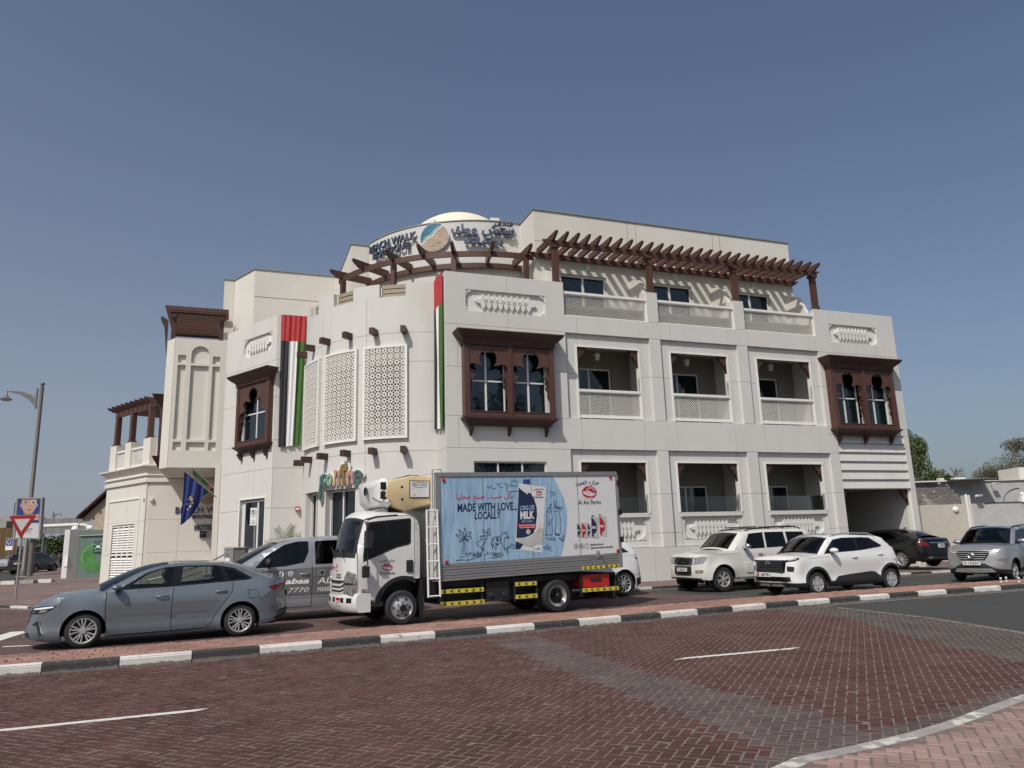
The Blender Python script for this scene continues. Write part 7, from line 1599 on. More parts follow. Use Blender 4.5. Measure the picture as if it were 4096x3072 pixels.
for k, col in (('c1', 'pink2'), ('c2', 'pred'), ('c3', 'pnavy'), ('c4', 'pnavy'), ('c5', 'pred')):
    (a, zt_), (b_, zb_) = ART[k]; h = zt_ - zb_; w_ = b_ - a
    o = tpart('small_carton', M['pgrey'], lambda mb: mb.plate([[(a, zt_), (b_, zt_ - .05 * h), (b_ - .05 * w_, zb_), (a + .08 * w_, zb_ + .04 * h)]], W1 - .0025, W1, BF), box)
    tpart('carton_panel', M[col], lambda mb: mb.plate([[(a + .02, zt_ - .03 * h), (a + .4 * w_, zt_ - .15 * h), (a + .72 * w_, zt_ - .35 * h), (a + .74 * w_, zt_ - .55 * h), (a + .62 * w_, zt_ - .72 * h), (a + .3 * w_, zt_ - .80 * h), (a + .3 * w_, zb_ + .06 * h), (a + .06 * w_, zb_ + .1 * h)]], W1 - .005, W1 - .0025, BF), o)
    tpart('carton_text', M['printw'], lambda mb: put_text(mb, 'MiLK', a + .12 * w_, a + .66 * w_, zt_ - .56 * h, zt_ - .44 * h, BF, w=W1 - .005, thick=.002, bold=.03), o)
bp('bottle_cap', M['pblue'], rect(5.06, 5.12, 2.17, 2.215), W1); bp('bottle_cap', M['pred'], rect(5.28, 5.34, 2.185, 2.23), W1)
bt('hashtag', M['pink2'], '#alainfarms', (4.97, 5.37, 1.455, 1.51), W1, bold=.01, shear=.15); bt('hashtag', M['pink2'], '#madewithlovelocally', (4.98, 5.66, 1.365, 1.43), W1, bold=.01, shear=.15)
def icons(mb):
    for k in ('i1', 'i2', 'i3'):
        a, b_, c, d = bb(k); cu, cz = (a + b_) / 2, (c + d) / 2; ribbon(mb, ell(cu, cz, .066, .06, 20) + [(cu + .066, cz)], .008, BF, W1, thick=.002)
        if k == 'i3': ribbon(mb, [(cu + .015, cz + .035), (cu, cz + .03), (cu, cz - .035)], .010, BF, W1, thick=.002)
        else: ribbon(mb, [(cu - .028, cz - .025), (cu + .028, cz - .025), (cu + .028, cz + .025), (cu - .028, cz + .025), (cu - .028, cz - .025)], .008, BF, W1, thick=.002); ribbon(mb, ell(cu, cz, .012, .012, 10) + [(cu + .012, cz)], .007, BF, W1, thick=.002)
tpart('social_icon', M['pink2'], icons, box)
tpart('panel_seam', M['joint'], lambda mb: [mb.box(u, u + .008, .004, .011, 1.25, 3.22, BF) for u in (1.99, 3.315, 4.66)], box)
for k in ('r1', 'r2', 'r3', 'r4'):
    a, b_, c, d = bb(k); tpart('red_reflector', M['red'], lambda mb: mb.lathe([(.042, .004), (.042, -.015), (.03, -.022), (0, -.024)], 16, c=((a + b_) / 2, (c + d) / 2), axis='w', fr=BF), box)
tpart('lock_stub', M['galv'], lambda mb: (mb.tube([(5.25, .0, 1.32), (5.25, -.16, 1.31)], .022, 8), mb.box(5.14, 5.22, -.02, .004, 1.17, 1.32, BF)), box)
# cab
CW = .95; CY = 1.02
CG = [(-1.03, .60), (-1.045, .80), (-1.045, 1.10), (-1.03, 1.45), (-.97, 1.74), (-.905, 2.00), (-.84, 2.22), (-.76, 2.32), (-.58, 2.375), (-.25, 2.405), (.10, 2.40), (.30, 2.34), (.42, 2.22), (.46, 2.0), (.47, 1.5), (.46, .98)]
CGd = spline(CG, 3)
def cy(x, z):
    d = pdist(x, z, CGd); y = CW - .02 * sstep(1.4, 2.4, z) - .03 * sstep(1.0, .55, z)
    rad = .11
    return y - (rad - sqrt(max(0, rad * rad - (rad - d) ** 2)) if d < rad else 0)
carch = [(.03 + .54 * cos(R(a)), .36 + .60 * sin(R(a))) for a in range(60, 171, 8)]
cb = CGd + [(.31, .96)] + carch + [(-.50, .50), (-.75, .53)]
doorL = [(-.90, 2.27), (-1.0, 1.60), (-.985, .56), (-.63, .53), (-.44, .66), (-.28, .86), (-.02, .99), (.30, 1.02), (.30, 2.30), (.18, 2.345), (-.3, 2.345), (-.75, 2.30)]
cf = [dict(name='gap', mat=None, pts=line_poly(subdiv(doorL + [doorL[0]], .08, False), .016)),
      dict(name='window_rubber', mat=M['plastic'], pts=[(-.80, 2.215), (.20, 2.295), (.225, 2.26), (.215, 1.74), (.16, 1.70), (-.12, 1.645), (-.88, 1.36), (-.885, 1.50)], off=.001),
      dict(name='window', mat=M['dglass'], pts=[(-.745, 2.18), (.17, 2.262), (.195, 2.24), (.185, 1.765), (.15, 1.735), (-.13, 1.68), (-.84, 1.415), (-.845, 1.53)], off=-.008),
      dict(name='arch_trim', mat=M['plastic'], pts=[(.03 + .66 * cos(R(a)), .36 + .68 * sin(R(a))) for a in range(62, 168, 8)] + [(.03 + .53 * cos(R(a)), .36 + .59 * sin(R(a))) for a in range(168, 58, -8)], off=.012),
      dict(name='marker_lamp', mat=M['lamp'], pts=rect(-.90, -.74, .72, .80), off=.012)]
cpos = lambda x, z, d, sd: (x, CY + sd * (cy(x, z) + d), z)
regions(cb, cf, cpos, .11, truck, 'cab', M['cab'], step=.05, skin=.02)
K = 18; crow = []
for i, (x, z) in enumerate(CGd):
    a = CGd[max(0, i - 1)]; b_ = CGd[min(len(CGd) - 1, i + 1)]; l = math.dist(a, b_); n = (-(b_[1] - a[1]) / l, (b_[0] - a[0]) / l); y = cy(x, z); c = lerp_tab([(0, .17), (.5, .15), (.62, .06), (.8, .03), (1, .02)], i / (len(CGd) - 1))
    crow.append([(x + n[0] * c * (1 - abs(1 - 2 * k / K) ** 2.6), CY - y * (1 - 2 * k / K), z + n[1] * c * (1 - abs(1 - 2 * k / K) ** 2.6)) for k in range(K + 1)])
def cstrip(name, m, i0, i1, k0=0, k1=K): mb = MB(); mb.grid([r[k0:k1 + 1] for r in crow[i0:i1 + 1]]); return mb.build(name, m, truck, smooth=50)
cstrip('front_panel', M['cab'], 0, 9); cstrip('windscreen', M['wsglass'], 10, 18, 1, K - 1); cstrip('roof', M['cab'], 19, 33); cstrip('rear_panel', M['cab'], 33, len(CGd) - 1)
fr = MB(); [fr.grid([r[c0:c1 + 1] for r in crow[r0:r1 + 1]]) for r0, r1, c0, c1 in ((9, 10, 0, K), (18, 19, 0, K), (10, 18, 0, 1), (10, 18, K - 1, K))]; fr.build('windscreen_rubber', M['plastic'], truck, smooth=50)
def xs_(z):
    for (x0, z0), (x1, z1) in zip(CGd, CGd[1:]):
        if z0 <= z <= z1: return x0 + (x1 - x0) * (z - z0) / (z1 - z0 + 1e-9)
    return CGd[0][0]
fc = lambda y, w, z: (xs_(z) - .16 * (1 - abs(y / CW) ** 2.6) + w, CY + y, z)
for sd in (-1, 1):
    S_ = lambda L: [[(sd * y, z) for y, z in L]]
    def sub(L): return subdiv(L, .06)
    lampo = tpart('headlamp', M['lamp'], lambda mb: mb.plate(S_(sub([(.55, .66), (.90, .66), (.93, .95), (.90, 1.12), (.70, 1.18), (.58, 1.02)])), -.03, .05, fc), smooth=40)
    tpart('headlamp_divider', M['lampd'], lambda mb: mb.plate(S_(sub([(.56, .90), (.93, .90), (.93, .93), (.56, .93)])), -.036, -.029, fc), lampo)
gr = tpart('grille', M['plastic'], lambda mb: mb.plate([subdiv(rect(-.52, .52, .66, .98), .06)], -.012, .05, fc), smooth=40)
for z in (.69, .78, .87): tpart('grille_bar', M['cab'], lambda mb: mb.plate([subdiv([(-.54, z + .03), (-.40, z - .01), (.40, z - .01), (.54, z + .03), (.54, z + .07), (.40, z + .035), (-.40, z + .035), (-.54, z + .07)], .06)], -.04, -.005, fc), gr, smooth=40)
def bumper(mb):
    rows = []
    for x_o, z in ((.05, .32), (.0, .36), (-.02, .48), (-.02, .60), (.02, .70), (.10, .72)):
        rows.append([(-1.02 + x_o - .22 * (1 - abs(t) ** 3.2), CY + t * .99, z) for t in [k / 12 - 1 for k in range(25)]]); 
        e = rows[-1]; rows[-1] = [(-.72, e[0][1], z)] + e + [(-.72, e[-1][1], z)]
    mb.grid(rows); mb.add([rows[-1][0], rows[-1][13], rows[-1][-1]], [(0, 1, 2)])
bmp_ = tpart('bumper', M['cab'], bumper, smooth=45)
fb_ = lambda y, w, z: (-1.04 - .22 * (1 - abs(y / .99) ** 3.2) + w, CY + y, z)
tpart('bumper_slot', M['black'], lambda mb: [mb.plate([subdiv(rect(y, y + .15, .52, .62), .05)], -.006, .01, fb_) for y in (-.88, -.62, -.1, .25, .55)], bmp_)
tp = tpart('number_plate', M['plate'], lambda mb: mb.plate([rect(-.5, -.22, .46, .62)], -.012, .0, fb_), bmp_); tpart('emirate_mark', M['pred'], lambda mb: mb.plate([rect(-.5, -.22, .56, .62)], -.015, -.012, fb_), tp); tpart('digits', M['ink'], lambda mb: put_text(mb, '7 41', -.47, -.25, .475, .545, fb_, w=-.012, thick=.002), tp)
farm_logo(fc, -.05, 1.24, .09, .09, -.006, truck); tpart('front_lettering', M['ink'], lambda mb: put_text(mb, 'CS21', -.36, -.02, 1.02, 1.12, fc, w=-.004, thick=.003, bold=.03)); tpart('front_script', M['pred'], lambda mb: put_text(mb, arabic('مزارع العين'), .10, .42, 1.20, 1.30, fc, w=-.004, thick=.003))
fcd = lambda u, w, z: (u, CY - cy(u, z) - .003 + w, z)
farm_logo(fcd, -.345, 1.235, .125, .085, -.001, truck, (-.52, -.17, 1.335, 1.40), (-.52, -.165, 1.08, 1.14))
tpart('door_handle', M['plastic'], lambda mb: mb.plate([[(.10, 1.12), (.25, 1.10), (.255, 1.35), (.24, 1.375), (.10, 1.37)]], -.02, .0, fcd))
tpart('drip_rail', M['plastic'], lambda mb: mb.tube([(x, CY - cy(x, z) - .012, z) for x, z in ((-.86, 2.26), (-.6, 2.33), (-.1, 2.365))], .018, 6)); tpart('step_lamp', M['amber'], lambda mb: mb.box(-.90, -.64, CY - .93, CY - .90, .44, .48)); tpart('cab_sill', M['plastic'], lambda mb: mb.box(-1.0, -.42, CY - .92, CY + .92, .42, .53))
for y0 in (-.12, 2.06):
    mo = tpart('wing_mirror', M['plastic'], lambda mb: mb.frust((-.90, -.77, y0 - .12, y0 + .10), 1.66, (-.89, -.75, y0 - .12, y0 + .10), 2.02)); tpart('mirror_arm', M['plastic'], lambda mb: mb.tube([(-.84, CY + (.9 if y0 > 1 else -.9), 2.22), (-.85, y0, 2.12), (-.84, y0, 1.30), (-.86, CY + (.93 if y0 > 1 else -.93), 1.28)], .014, 6), mo)
    tpart('mirror_foot', M['plastic'], lambda mb: mb.box(-.94, -.80, y0 - .03, y0 + .09, 1.04, 1.28), mo)
for k, y in enumerate((.45, 1.15)): tpart('wiper', M['plastic'], lambda mb: (mb.tube([(-1.22, y, 1.46), (-1.18, y + .30, 1.62)], .012, 6), mb.tube([(-1.20, y + .05, 1.56), (-1.13, y + .62, 1.70)], .010, 6)))
tpart('wind_deflector', M['galv'], lambda mb: mb.add([(x, y, z) for y in (.45, 1.6) for x, z in ((-.62, 2.40), (-.20, 2.42), (-.20, 2.55), (-.28, 2.56))], [(0, 1, 2, 3), (4, 5, 6, 7), (0, 1, 5, 4), (1, 2, 6, 5), (2, 3, 7, 6), (3, 0, 4, 7)]))
tpart('cab_interior', M['seat'], lambda mb: (mb.box(-.95, .40, .15, 1.9, .9, 1.32), mb.box(.20, .42, .2, 1.85, 1.3, 2.0), mb.box(-.95, -.62, .2, 1.85, 1.3, 1.42), mb.lathe([(.20, 1.50), (.215, 1.51), (.20, 1.52)], 20, c=(-.52, .55))))
# refrigeration unit, ladder, frame
def unit(mb):
    prof = [(.78, 2.58), (.78, 3.26), (.30, 3.27), (-.12, 3.18), (-.30, 3.10), (-.36, 2.78), (-.10, 2.56), (.15, 2.46)]
    for y0, y1, s_ in ((.22, .30, .93), (.30, 1.86, 1.0), (1.86, 1.94, .93)):
        c0, c1 = .3, 2.9; A = [(c0 + (x - c0) * s_ if y0 == .22 or y1 == 1.94 else x, z) for x, z in prof]
    rows = []
    for y, s_ in ((.22, .86), (.24, .95), (.32, 1.0), (1.84, 1.0), (1.92, .95), (1.94, .86)): rows.append([(.4 + (x - .4) * s_, y, 2.88 + (z - 2.88) * s_) for x, z in prof + prof[:1]])
    mb.grid(rows); mb.add(rows[0][:-1], [tuple(range(8))]); mb.add(rows[-1][:-1], [tuple(range(8))])
ru = tpart('refrigeration_unit', M['cream'], unit, smooth=30)
def nose(mb):
    rows = []
    for s_, dx in ((1.0, 0), (.97, -.10), (.80, -.20), (.40, -.24)): rows.append([(-.33 + dx + .03 * abs(k - 3), 1.08 + sy * s_ * .83, 2.90 + sz * s_ * .30) for k, (sy, sz) in enumerate(((-1, -.8), (-1, .7), (-.9, 1), (.9, 1), (1, .7), (1, -.8), (.85, -1.15), (-.85, -1.15), (-1, -.8)))])
    mb.grid(rows); mb.add(rows[-1][:-1], [tuple(range(8))])
tpart('unit_front', M['cab'], nose, ru, smooth=50)
tpart('air_slot', M['black'], lambda mb: [mb.box(-.44, -.30, .26, .272, z, z + .17) for z in (2.73, 2.94)] + [mb.lathe([(.10, -.575), (.10, -.56), (0, -.56)], 18, fr=lambda u, w, z: (w, 1.0 + u, z + 2.95), axis='w')], ru)
up = tpart('control_panel', M['printw'], lambda mb: mb.box(.25, .70, .195, .215, 2.77, 3.13), ru); tpart('panel_rubber', M['black'], lambda mb: mb.box(.23, .72, .212, .226, 2.75, 3.15), ru); tpart('panel_text', M['ink'], lambda mb: (put_text(mb, 'Easy COLD', .33, .64, 3.02, 3.08, lambda u, w, z: (u, .195 + w, z), w=0, thick=.002), ribbon(mb, ell(.485, 3.05, .19, .06, 20, 20, 340), .008, lambda u, w, z: (u, .195 + w, z), 0)), up); tpart('warning_mark', M['yellow'], lambda mb: mb.plate([[(.32, 2.81), (.37, 2.81), (.345, 2.86)]], .19, .195), up)
tpart('vent_hole', M['black'], lambda mb: [mb.lathe([(0, .215), (.03, .215)], 12, c=c, axis='w') for c in ((.05, 3.0), (.06, 2.72))] + [mb.box(.30, .58, .5, 1.6, 3.26, 3.30)], ru)
lad = tpart('ladder', M['white'], lambda mb: (mb.tube([(.545, -.05, 2.46), (.575, -.05, .55)], .024, 6), mb.tube([(.80, -.05, 2.47), (.86, -.05, .55)], .024, 6)))
for k in range(6): t = k / 5; tpart('rung', M['white'], lambda mb: mb.tube([(.548 + .03 * t, -.05, 2.45 - 1.88 * t), (.803 + .055 * t, -.05, 2.45 - 1.88 * t)], .020, 6), lad)
tpart('grab_loop', M['galv'], lambda mb: mb.tube([(.70, -.02, 2.5), (.70, -.02, 3.38), (.92, -.02, 3.39), (.92, -.02, 3.25)], .014, 6)); tpart('pipe_bundle', M['galv'], lambda mb: [mb.tube([(.70 + dx, .3 + dx, .9), (.68 + dx, .3, 2.6)], .02, 6) for dx in (0, .06)]); tpart('front_bulkhead', M['cab'], lambda mb: mb.box(.755, .79, .02, 2.14, .95, 3.3))
tpart('chassis', M['black'], lambda mb: (mb.box(-.9, 5.7, .55, .75, .48, .72), mb.box(-.9, 5.7, 1.3, 1.5, .48, .72), mb.box(.85, 5.9, .3, 1.9, .72, .86), mb.box(-.45, .45, .5, 1.6, .3, .95), mb.box(-.55, .55, .42, 1.62, .93, 1.0), mb.box(3.3, 4.7, .55, 1.6, .3, .55), mb.box(1.0, 2.9, .5, 1.6, .35, .7), mb.box(.42, .50, .1, .5, .12, .95), mb.box(.50, .88, .25, 1.8, .5, .95)))
def guard(u0, u1, z0, z1, w=.05):
    o = tpart('side_guard', M['yellow'], lambda mb: mb.box(u0, u1, w, w + .03, z0, z1)); n = max(3, int((u1 - u0) / .16)); h = z1 - z0
    tpart('chevron', M['ink'], lambda mb: [mb.plate([[(u0 + (k + .5) * (u1 - u0) / n + s_ * x, z0 + z * h) for x, z in ((0, .15), (.05, .5), (0, .85), (-.045, .85), (.005, .5), (-.045, .15))]], w - .003, w) for k in range(n) for s_ in (1 if k >= n / 2 else -1,)], o)
for a in ((.92, 1.99, .60, .69), (.92, 2.0, .33, .42), (2.83, 3.40, .67, .76), (2.83, 3.41, .38, .47), (4.72, 5.80, .43, .52)): guard(*a)
o = tpart('side_guard', M['yellow'], lambda mb: mb.box(4.70, 5.80, -.012, .004, .885, .965, BF)); tpart('chevron', M['ink'], lambda mb: [mb.plate([[(4.70 + (k + .5) * .157 + s_ * x, .885 + z * .08) for x, z in ((0, .1), (.05, .5), (0, .9), (-.045, .9), (.005, .5), (-.045, .1))]], -.015, -.012, BF) for k in range(7) for s_ in (1 if k > 3 else -1,)], o)
for u in (.93, 1.96, 2.82, 3.42, 4.70, 5.82): tpart('guard_bracket', M['plastic'], lambda mb: mb.box(u - .02, u + .02, .08, .12, .33, .86))
bx = tpart('battery_box', M['plastic'], lambda mb: mb.box(2.08, 2.68, .12, .7, .36, .80)); tpart('filler_cap', M['rubber'], lambda mb: [mb.lathe([(.06, .12), (.065, .10), (.05, .085), (0, .085)], 12, c=(x, .50), axis='w') for x in (2.20, 2.56)], bx)
rb = tpart('red_toolbox', M['red'], lambda mb: mb.box(4.76, 5.55, .10, .6, .54, .84)); tpart('box_label', M['plastic'], lambda mb: mb.box(4.98, 5.32, .094, .10, .66, .74), rb)
tpart('mudflap', M['rubber'], lambda mb: (mb.box(.50, .53, .10, .45, .10, .62), mb.box(5.75, 5.78, .12, .5, .2, .8)))
for y, sd in ((.16, -1), (1.88, 1)): wheel(truck, 0, y, sd, .365, .215, .245, 'truckf')
for y, sd in ((.17, -1), (1.90, 1)): wheel(truck, 3.985, y, sd, .385, .24, .25, 'truckr')
for y, sd in ((.45, -1), (1.62, 1)): wheel(truck, 3.985, y, sd, .385, .22, .25, 'truckr')
# ------------------------------------------------------------------ people in the vehicles
M['skin'] = mat('skin', (.30, .17, .115), .6); M['skin2'] = mat('light skin', (.42, .26, .19), .6); M['hair'] = mat('dark hair', (.012, .010, .009), .7); M['shirt'] = mat('dark shirt', (.03, .03, .035), .9); M['shirt2'] = mat('grey shirt', (.16, .16, .17), .9)
def skinned(name, J, E, m, parent, sub=2):
    me = bpy.data.meshes.new(name); me.from_pydata([j[0] for j in J], E, []); o = link(name, me, m, parent)
    bm = bmesh.new(); bm.from_mesh(me); sl = bm.verts.layers.skin.verify()
    for v, j in zip(bm.verts, J): r = j[1]; v[sl].radius = (r, r) if not isinstance(r, tuple) else r
    bm.verts.ensure_lookup_table(); bm.verts[0][sl].use_root = True; bm.to_mesh(me); bm.free()
    o.modifiers.new('skin', 'SKIN'); s = o.modifiers.new('sub', 'SUBSURF'); s.levels = sub; s.render_levels = sub; me.shade_smooth(); return o
def person(mw, label, seat, wheel_at=None, long_hair=False, glasses=False, top='shirt', skin='skin', s=1.0):
    """seated figure facing -x; seat = hip point"""
    root = empty('person', label=label, cat='person', group='people sitting in the vehicles', mw=mw @ Matrix.Translation(Vector(seat)) @ Matrix.Scale(s, 4))
    J = [((0, 0, .02), .13), ((.03, 0, .18), .125), ((.07, 0, .36), .135), ((.08, 0, .48), .10), ((.075, 0, .545), .058), ((.06, 0, .60), .062), ((.045, 0, .66), .085), ((.045, 0, .73), .092), ((.05, 0, .79), .070), ((-.045, 0, .665), .022), ((-.02, 0, .62), .045)]
    E = [(0, 1), (1, 2), (2, 3), (3, 4), (4, 5), (5, 6), (6, 7), (7, 8), (6, 9), (5, 10)]
    hands = []
    for sd in (-1, 1):
        n = len(J); h = (wheel_at[0] - seat[0], wheel_at[1] - seat[1] + sd * .15, wheel_at[2] - seat[2]) if wheel_at else (-.28, sd * .14, .12)
        el = ((h[0] + .08) * .45, sd * .27, .22 if not wheel_at else .26)
        J += [((.09, sd * .17, .45), .062), (el, .043), ((h[0] + .06, h[1], h[2] - .01), .030), (h, (.040, .024))]; E += [(3, n), (n, n + 1), (n + 1, n + 2), (n + 2, n + 3)]
        for k in range(4):
            q = len(J); y = h[1] + (k - 1.5) * .019; L = (.045, .052, .050, .038)[k]
            J += [((h[0] - .035, y, h[2] + .005), .0095), ((h[0] - .035 - L * .5, y, h[2] - .012), .0088), ((h[0] - .035 - L * .6, y, h[2] - .012 - L * .5), .008)]; E += [(n + 3, q), (q, q + 1), (q + 1, q + 2)]
        q = len(J); J += [((h[0] - .005, h[1] - sd * .035, h[2] - .005), .0105), ((h[0] - .035, h[1] - sd * .045, h[2] - .02), .009)]; E += [(n + 3, q), (q, q + 1)]
        q = len(J); J += [((-.08, sd * .10, .0), .088), ((-.42, sd * .12, .10), .062), ((-.50, sd * .12, -.22), .045), ((-.60, sd * .12, -.26), .038)]; E += [(0, q), (q, q + 1), (q + 1, q + 2), (q + 2, q + 3)]
    b = skinned('body', J, E, M[skin], root)
    # clothing as a shell over trunk and upper arms
    K = [((0, 0, .0), .145), ((.03, 0, .18), .138), ((.07, 0, .36), .148), ((.08, 0, .475), .108), ((.078, 0, .515), .066)]; F = [(0, 1), (1, 2), (2, 3), (3, 4)]
    for sd in (-1, 1):
        n = len(K); a = J[11 + 0][0]; h = (wheel_at[0] - seat[0], wheel_at[1] - seat[1] + sd * .15, wheel_at[2] - seat[2]) if wheel_at else (-.28, sd * .14, .12)
        K += [((.09, sd * .17, .45), .070), (((h[0] + .08) * .40, sd * .262, .24 if not wheel_at else .28), .054)]; F += [(3, n), (n, n + 1)]
    skinned('shirt', K, F, M[top], root)
    hm = MB(); rows = []
    for i in range(9):
        a = R(-25 + 115 * i / 8); rows.append([(.058 + .108 * cos(a) * cos(t), .098 * cos(a) * sin(t), .735 + .112 * sin(a)) for t in [R(q) for q in range(-125, 126, 20)]])
    hm.grid(rows)
    if long_hair: hm.grid([[(.075 + .10 * cos(t) * (1 - .1 * k), .108 * sin(t), .74 - .07 * k) for t in [R(q) for q in range(-120, 121, 20)]] for k in range(6)])
    hm.build('hair', M['hair'], root, smooth=80)
    for sd in (-1, 1):
        e = MB(); e.lathe([(.0, .0), (.022, .004), (.026, .014), (.012, .018)], 10, c=(.055, .0), fr=lambda u, w, z: (u, sd * (.088 + z), w + .68)); e.build('ear', M[skin], root, smooth=60)
        if not glasses: e = MB(); e.lathe([(.010, -.01), (.009, .0), (0, .004)], 8, fr=lambda u, w, z: (-.033 - z, sd * .032 + u, .695 + w)); e.build('eye', M['hair'], root, smooth=60)
    if glasses: e = MB(); [e.box(-.05, -.043, sd * .035 - .026, sd * .035 + .026, .678, .715) for sd in (-1, 1)]; [e.box(-.045, .05, sd * .088 - .003, sd * .088 + .003, .70, .71) for sd in (-1, 1)]; e.build('sunglasses', M['gloss'], root)
    e = MB(); e.box(-.036, -.03, -.022, .022, .628, .636); e.build('mouth', mat('lips', (.22, .07, .06), .6) if long_hair else M['skin'], root)
sw = sed.bits('steering_wheel', M['plastic'], lambda mb: mb.tube([(.78 + .06 * sin(t), -.38 + .17 * cos(t), .93 + .16 * sin(t)) for t in [2 * pi * i / 20 for i in range(21)]], .014, 6))
person(sed.mw, 'driver in dark shirt and sunglasses at the wheel of the slate blue saloon', (1.33, -.36, .60), (.80, -.38, 1.02), glasses=True, s=.98)
person(sed.mw, 'passenger in dark clothes on the rear seat of the slate blue saloon', (2.28, -.34, .60), s=.97)
person(ven.mw, 'woman with dark hair behind the near front window of the white compact SUV', (1.38, -.36, .68), long_hair=True, skin='skin2', top='shirt2')
person(tm, 'driver of the refrigerated truck behind the dark cab window', (.02, .58, 1.22), (-.50, .56, 1.55), top='shirt2', s=.95)
# ------------------------------------------------------------------ street furniture
def thing(name, label, cat, group=None): return empty(name, label=label, cat=cat, group=group)
def bit(o, name, m, fn, smooth=None, kind=None): mb = MB(); fn(mb); return mb.build(name, m, o, smooth=smooth, kind=kind)
M['pole'] = mat('brown grey lamp paint', (.16, .145, .13), .5, .2, var=.06)
def lamp(x, y, z0, z1, label, side=-1, s=1.0, group='street lamps of the side street'):
    o = thing('street_lamp', label, 'lamp post', group)
    bit(o, 'pole', M['pole'], lambda mb: mb.tube([(x, y, z0), (x, y, z0 + .5), (x, y, z0 + .55), (x, y, z1 - .25)], [.20 * s, .20 * s, .16 * s, .125 * s], 12), 40)
    bit(o, 'finial', M['pole'], lambda mb: mb.lathe([(.02, z1 - .27), (.14 * s, z1 - .24), (.05 * s, z1 - .2), (.17 * s, z1 - .05), (.13 * s, z1 + .08), (0, z1 + .13)], 14, c=(x, y)), 60)
    bit(o, 'arm', M['pole'], lambda mb: mb.plate([[(x + side * u * s, z1 + z * s) for u, z in [(.30, -1.95), (.36, -1.95), (.42, -1.75), (.9, -1.25), (1.6, -.82), (2.5, -.58), (2.72, -.55), (2.72, -.48), (2.3, -.50), (1.5, -.60), (.9, -.80), (.45, -1.15), (.40, -.35), (.30, -.35)]]], y - .05, y + .05))
    bit(o, 'arm_clamp', M['pole'], lambda mb: (mb.box(*sorted((x, x + side * .34 * s)), y - .03, y + .03, z1 - .55 * s, z1 - .48 * s), mb.box(*sorted((x, x + side * .34 * s)), y - .03, y + .03, z1 - 1.8 * s, z1 - 1.73 * s)))
    h = bit(o, 'lamp_shade', M['pole'], lambda mb: mb.lathe([(0, z1 - .56 * s), (.05 * s, z1 - .6 * s), (.10 * s, z1 - .85 * s), (.24 * s, z1 - 1.02 * s), (.42 * s, z1 - 1.13 * s), (.40 * s, z1 - 1.17 * s)], 18, c=(x + side * 2.68 * s, y)), 40)
    bit(h, 'diffuser', M['relief'], lambda mb: mb.lathe([(.40 * s, z1 - 1.16 * s), (.28 * s, z1 - 1.25 * s), (0, z1 - 1.29 * s)], 18, c=(x + side * 2.68 * s, y)), 60)
lamp(-35.96, 56, .45, 14.75, 'tall brown street lamp with a bell shade behind the face poster'); lamp(-28.4, 60, .5, 14.2, 'street lamp of which only the arm shows past the hotel terrace', -1, .95)
lamp(-53.0, 80, .5, 7.4, 'distant street lamp with its arm to the right, left of the face poster', 1, .42); lamp(-58.0, 95, .5, 7.3, 'distant street lamp rising above the grey panel wall', 1, .38)
yl = thing('yield_sign', 'give way sign, red bordered inverted triangle on a grey post', 'road sign')
bit(yl, 'post', M['galv'], lambda mb: mb.tube([(-19.50, 30.05, .1), (-19.50, 30.05, 2.9)], .04, 10), 40)
def tri(s, r=.06): 
    P = []
    for a in (150, 30, -90):
        c = (s * cos(R(a)), s * sin(R(a))); P += [(c[0] + r * cos(R(a + d)), c[1] + r * sin(R(a + d))) for d in (-50 if a != 150 else -50, 0, 50)][::1]
    return [(-19.5 + x, 3.03 + z) for x, z in P[::1]]
bit(yl, 'border', mat('sign red', (.26, .010, .012), .35), lambda mb: mb.plate([[(-20.03, 3.30), (-20.0, 3.33), (-19.0, 3.33), (-18.97, 3.30), (-19.46, 2.50), (-19.5, 2.48), (-19.54, 2.50)]], 29.98, 30.0)); bit(yl, 'face', mat('sign white', (.44, .43, .40), .5), lambda mb: mb.plate([[(-19.82, 3.20), (-19.18, 3.20), (-19.5, 2.70)]], 29.972, 29.98))
np_ = thing('no_parking_sign', 'white no parking plate with a crossed P on a grey post before the left bay', 'road sign')
bit(np_, 'post', M['galv'], lambda mb: mb.tube([(-8.76, 25.54, .1), (-8.76, 25.54, 2.6)], .035, 10), 40); bit(np_, 'plate', M['white'], lambda mb: mb.box(-8.915, -8.70, 25.48, 25.50, 2.52, 3.10))
fp5 = lambda u, w, z: (u, 25.48 + w, z)
bit(np_, 'symbol', M['ink'], lambda mb: (ribbon(mb, circ(-8.807, 2.95, .085, 24) + [(-8.722, 2.95)], .016, fp5, 0), ribbon(mb, [(-8.865, 3.01), (-8.75, 2.89)], .014, fp5, -.002), put_text(mb, 'P', -8.84, -8.775, 2.895, 3.005, fp5, w=-.001, thick=.002, bold=.03))); bit(np_, 'lettering', M['ink'], lambda mb: (put_text(mb, arabic('ممنوع الوقوف'), -8.89, -8.73, 2.79, 2.83, fp5, w=-.001, thick=.002), put_text(mb, 'Except', -8.85, -8.76, 2.66, 2.70, fp5, w=-.001, thick=.002), put_text(mb, 'Authorized', -8.88, -8.735, 2.61, 2.645, fp5, w=-.001, thick=.002), put_text(mb, 'Vehicles', -8.87, -8.745, 2.56, 2.595, fp5, w=-.001, thick=.002)))
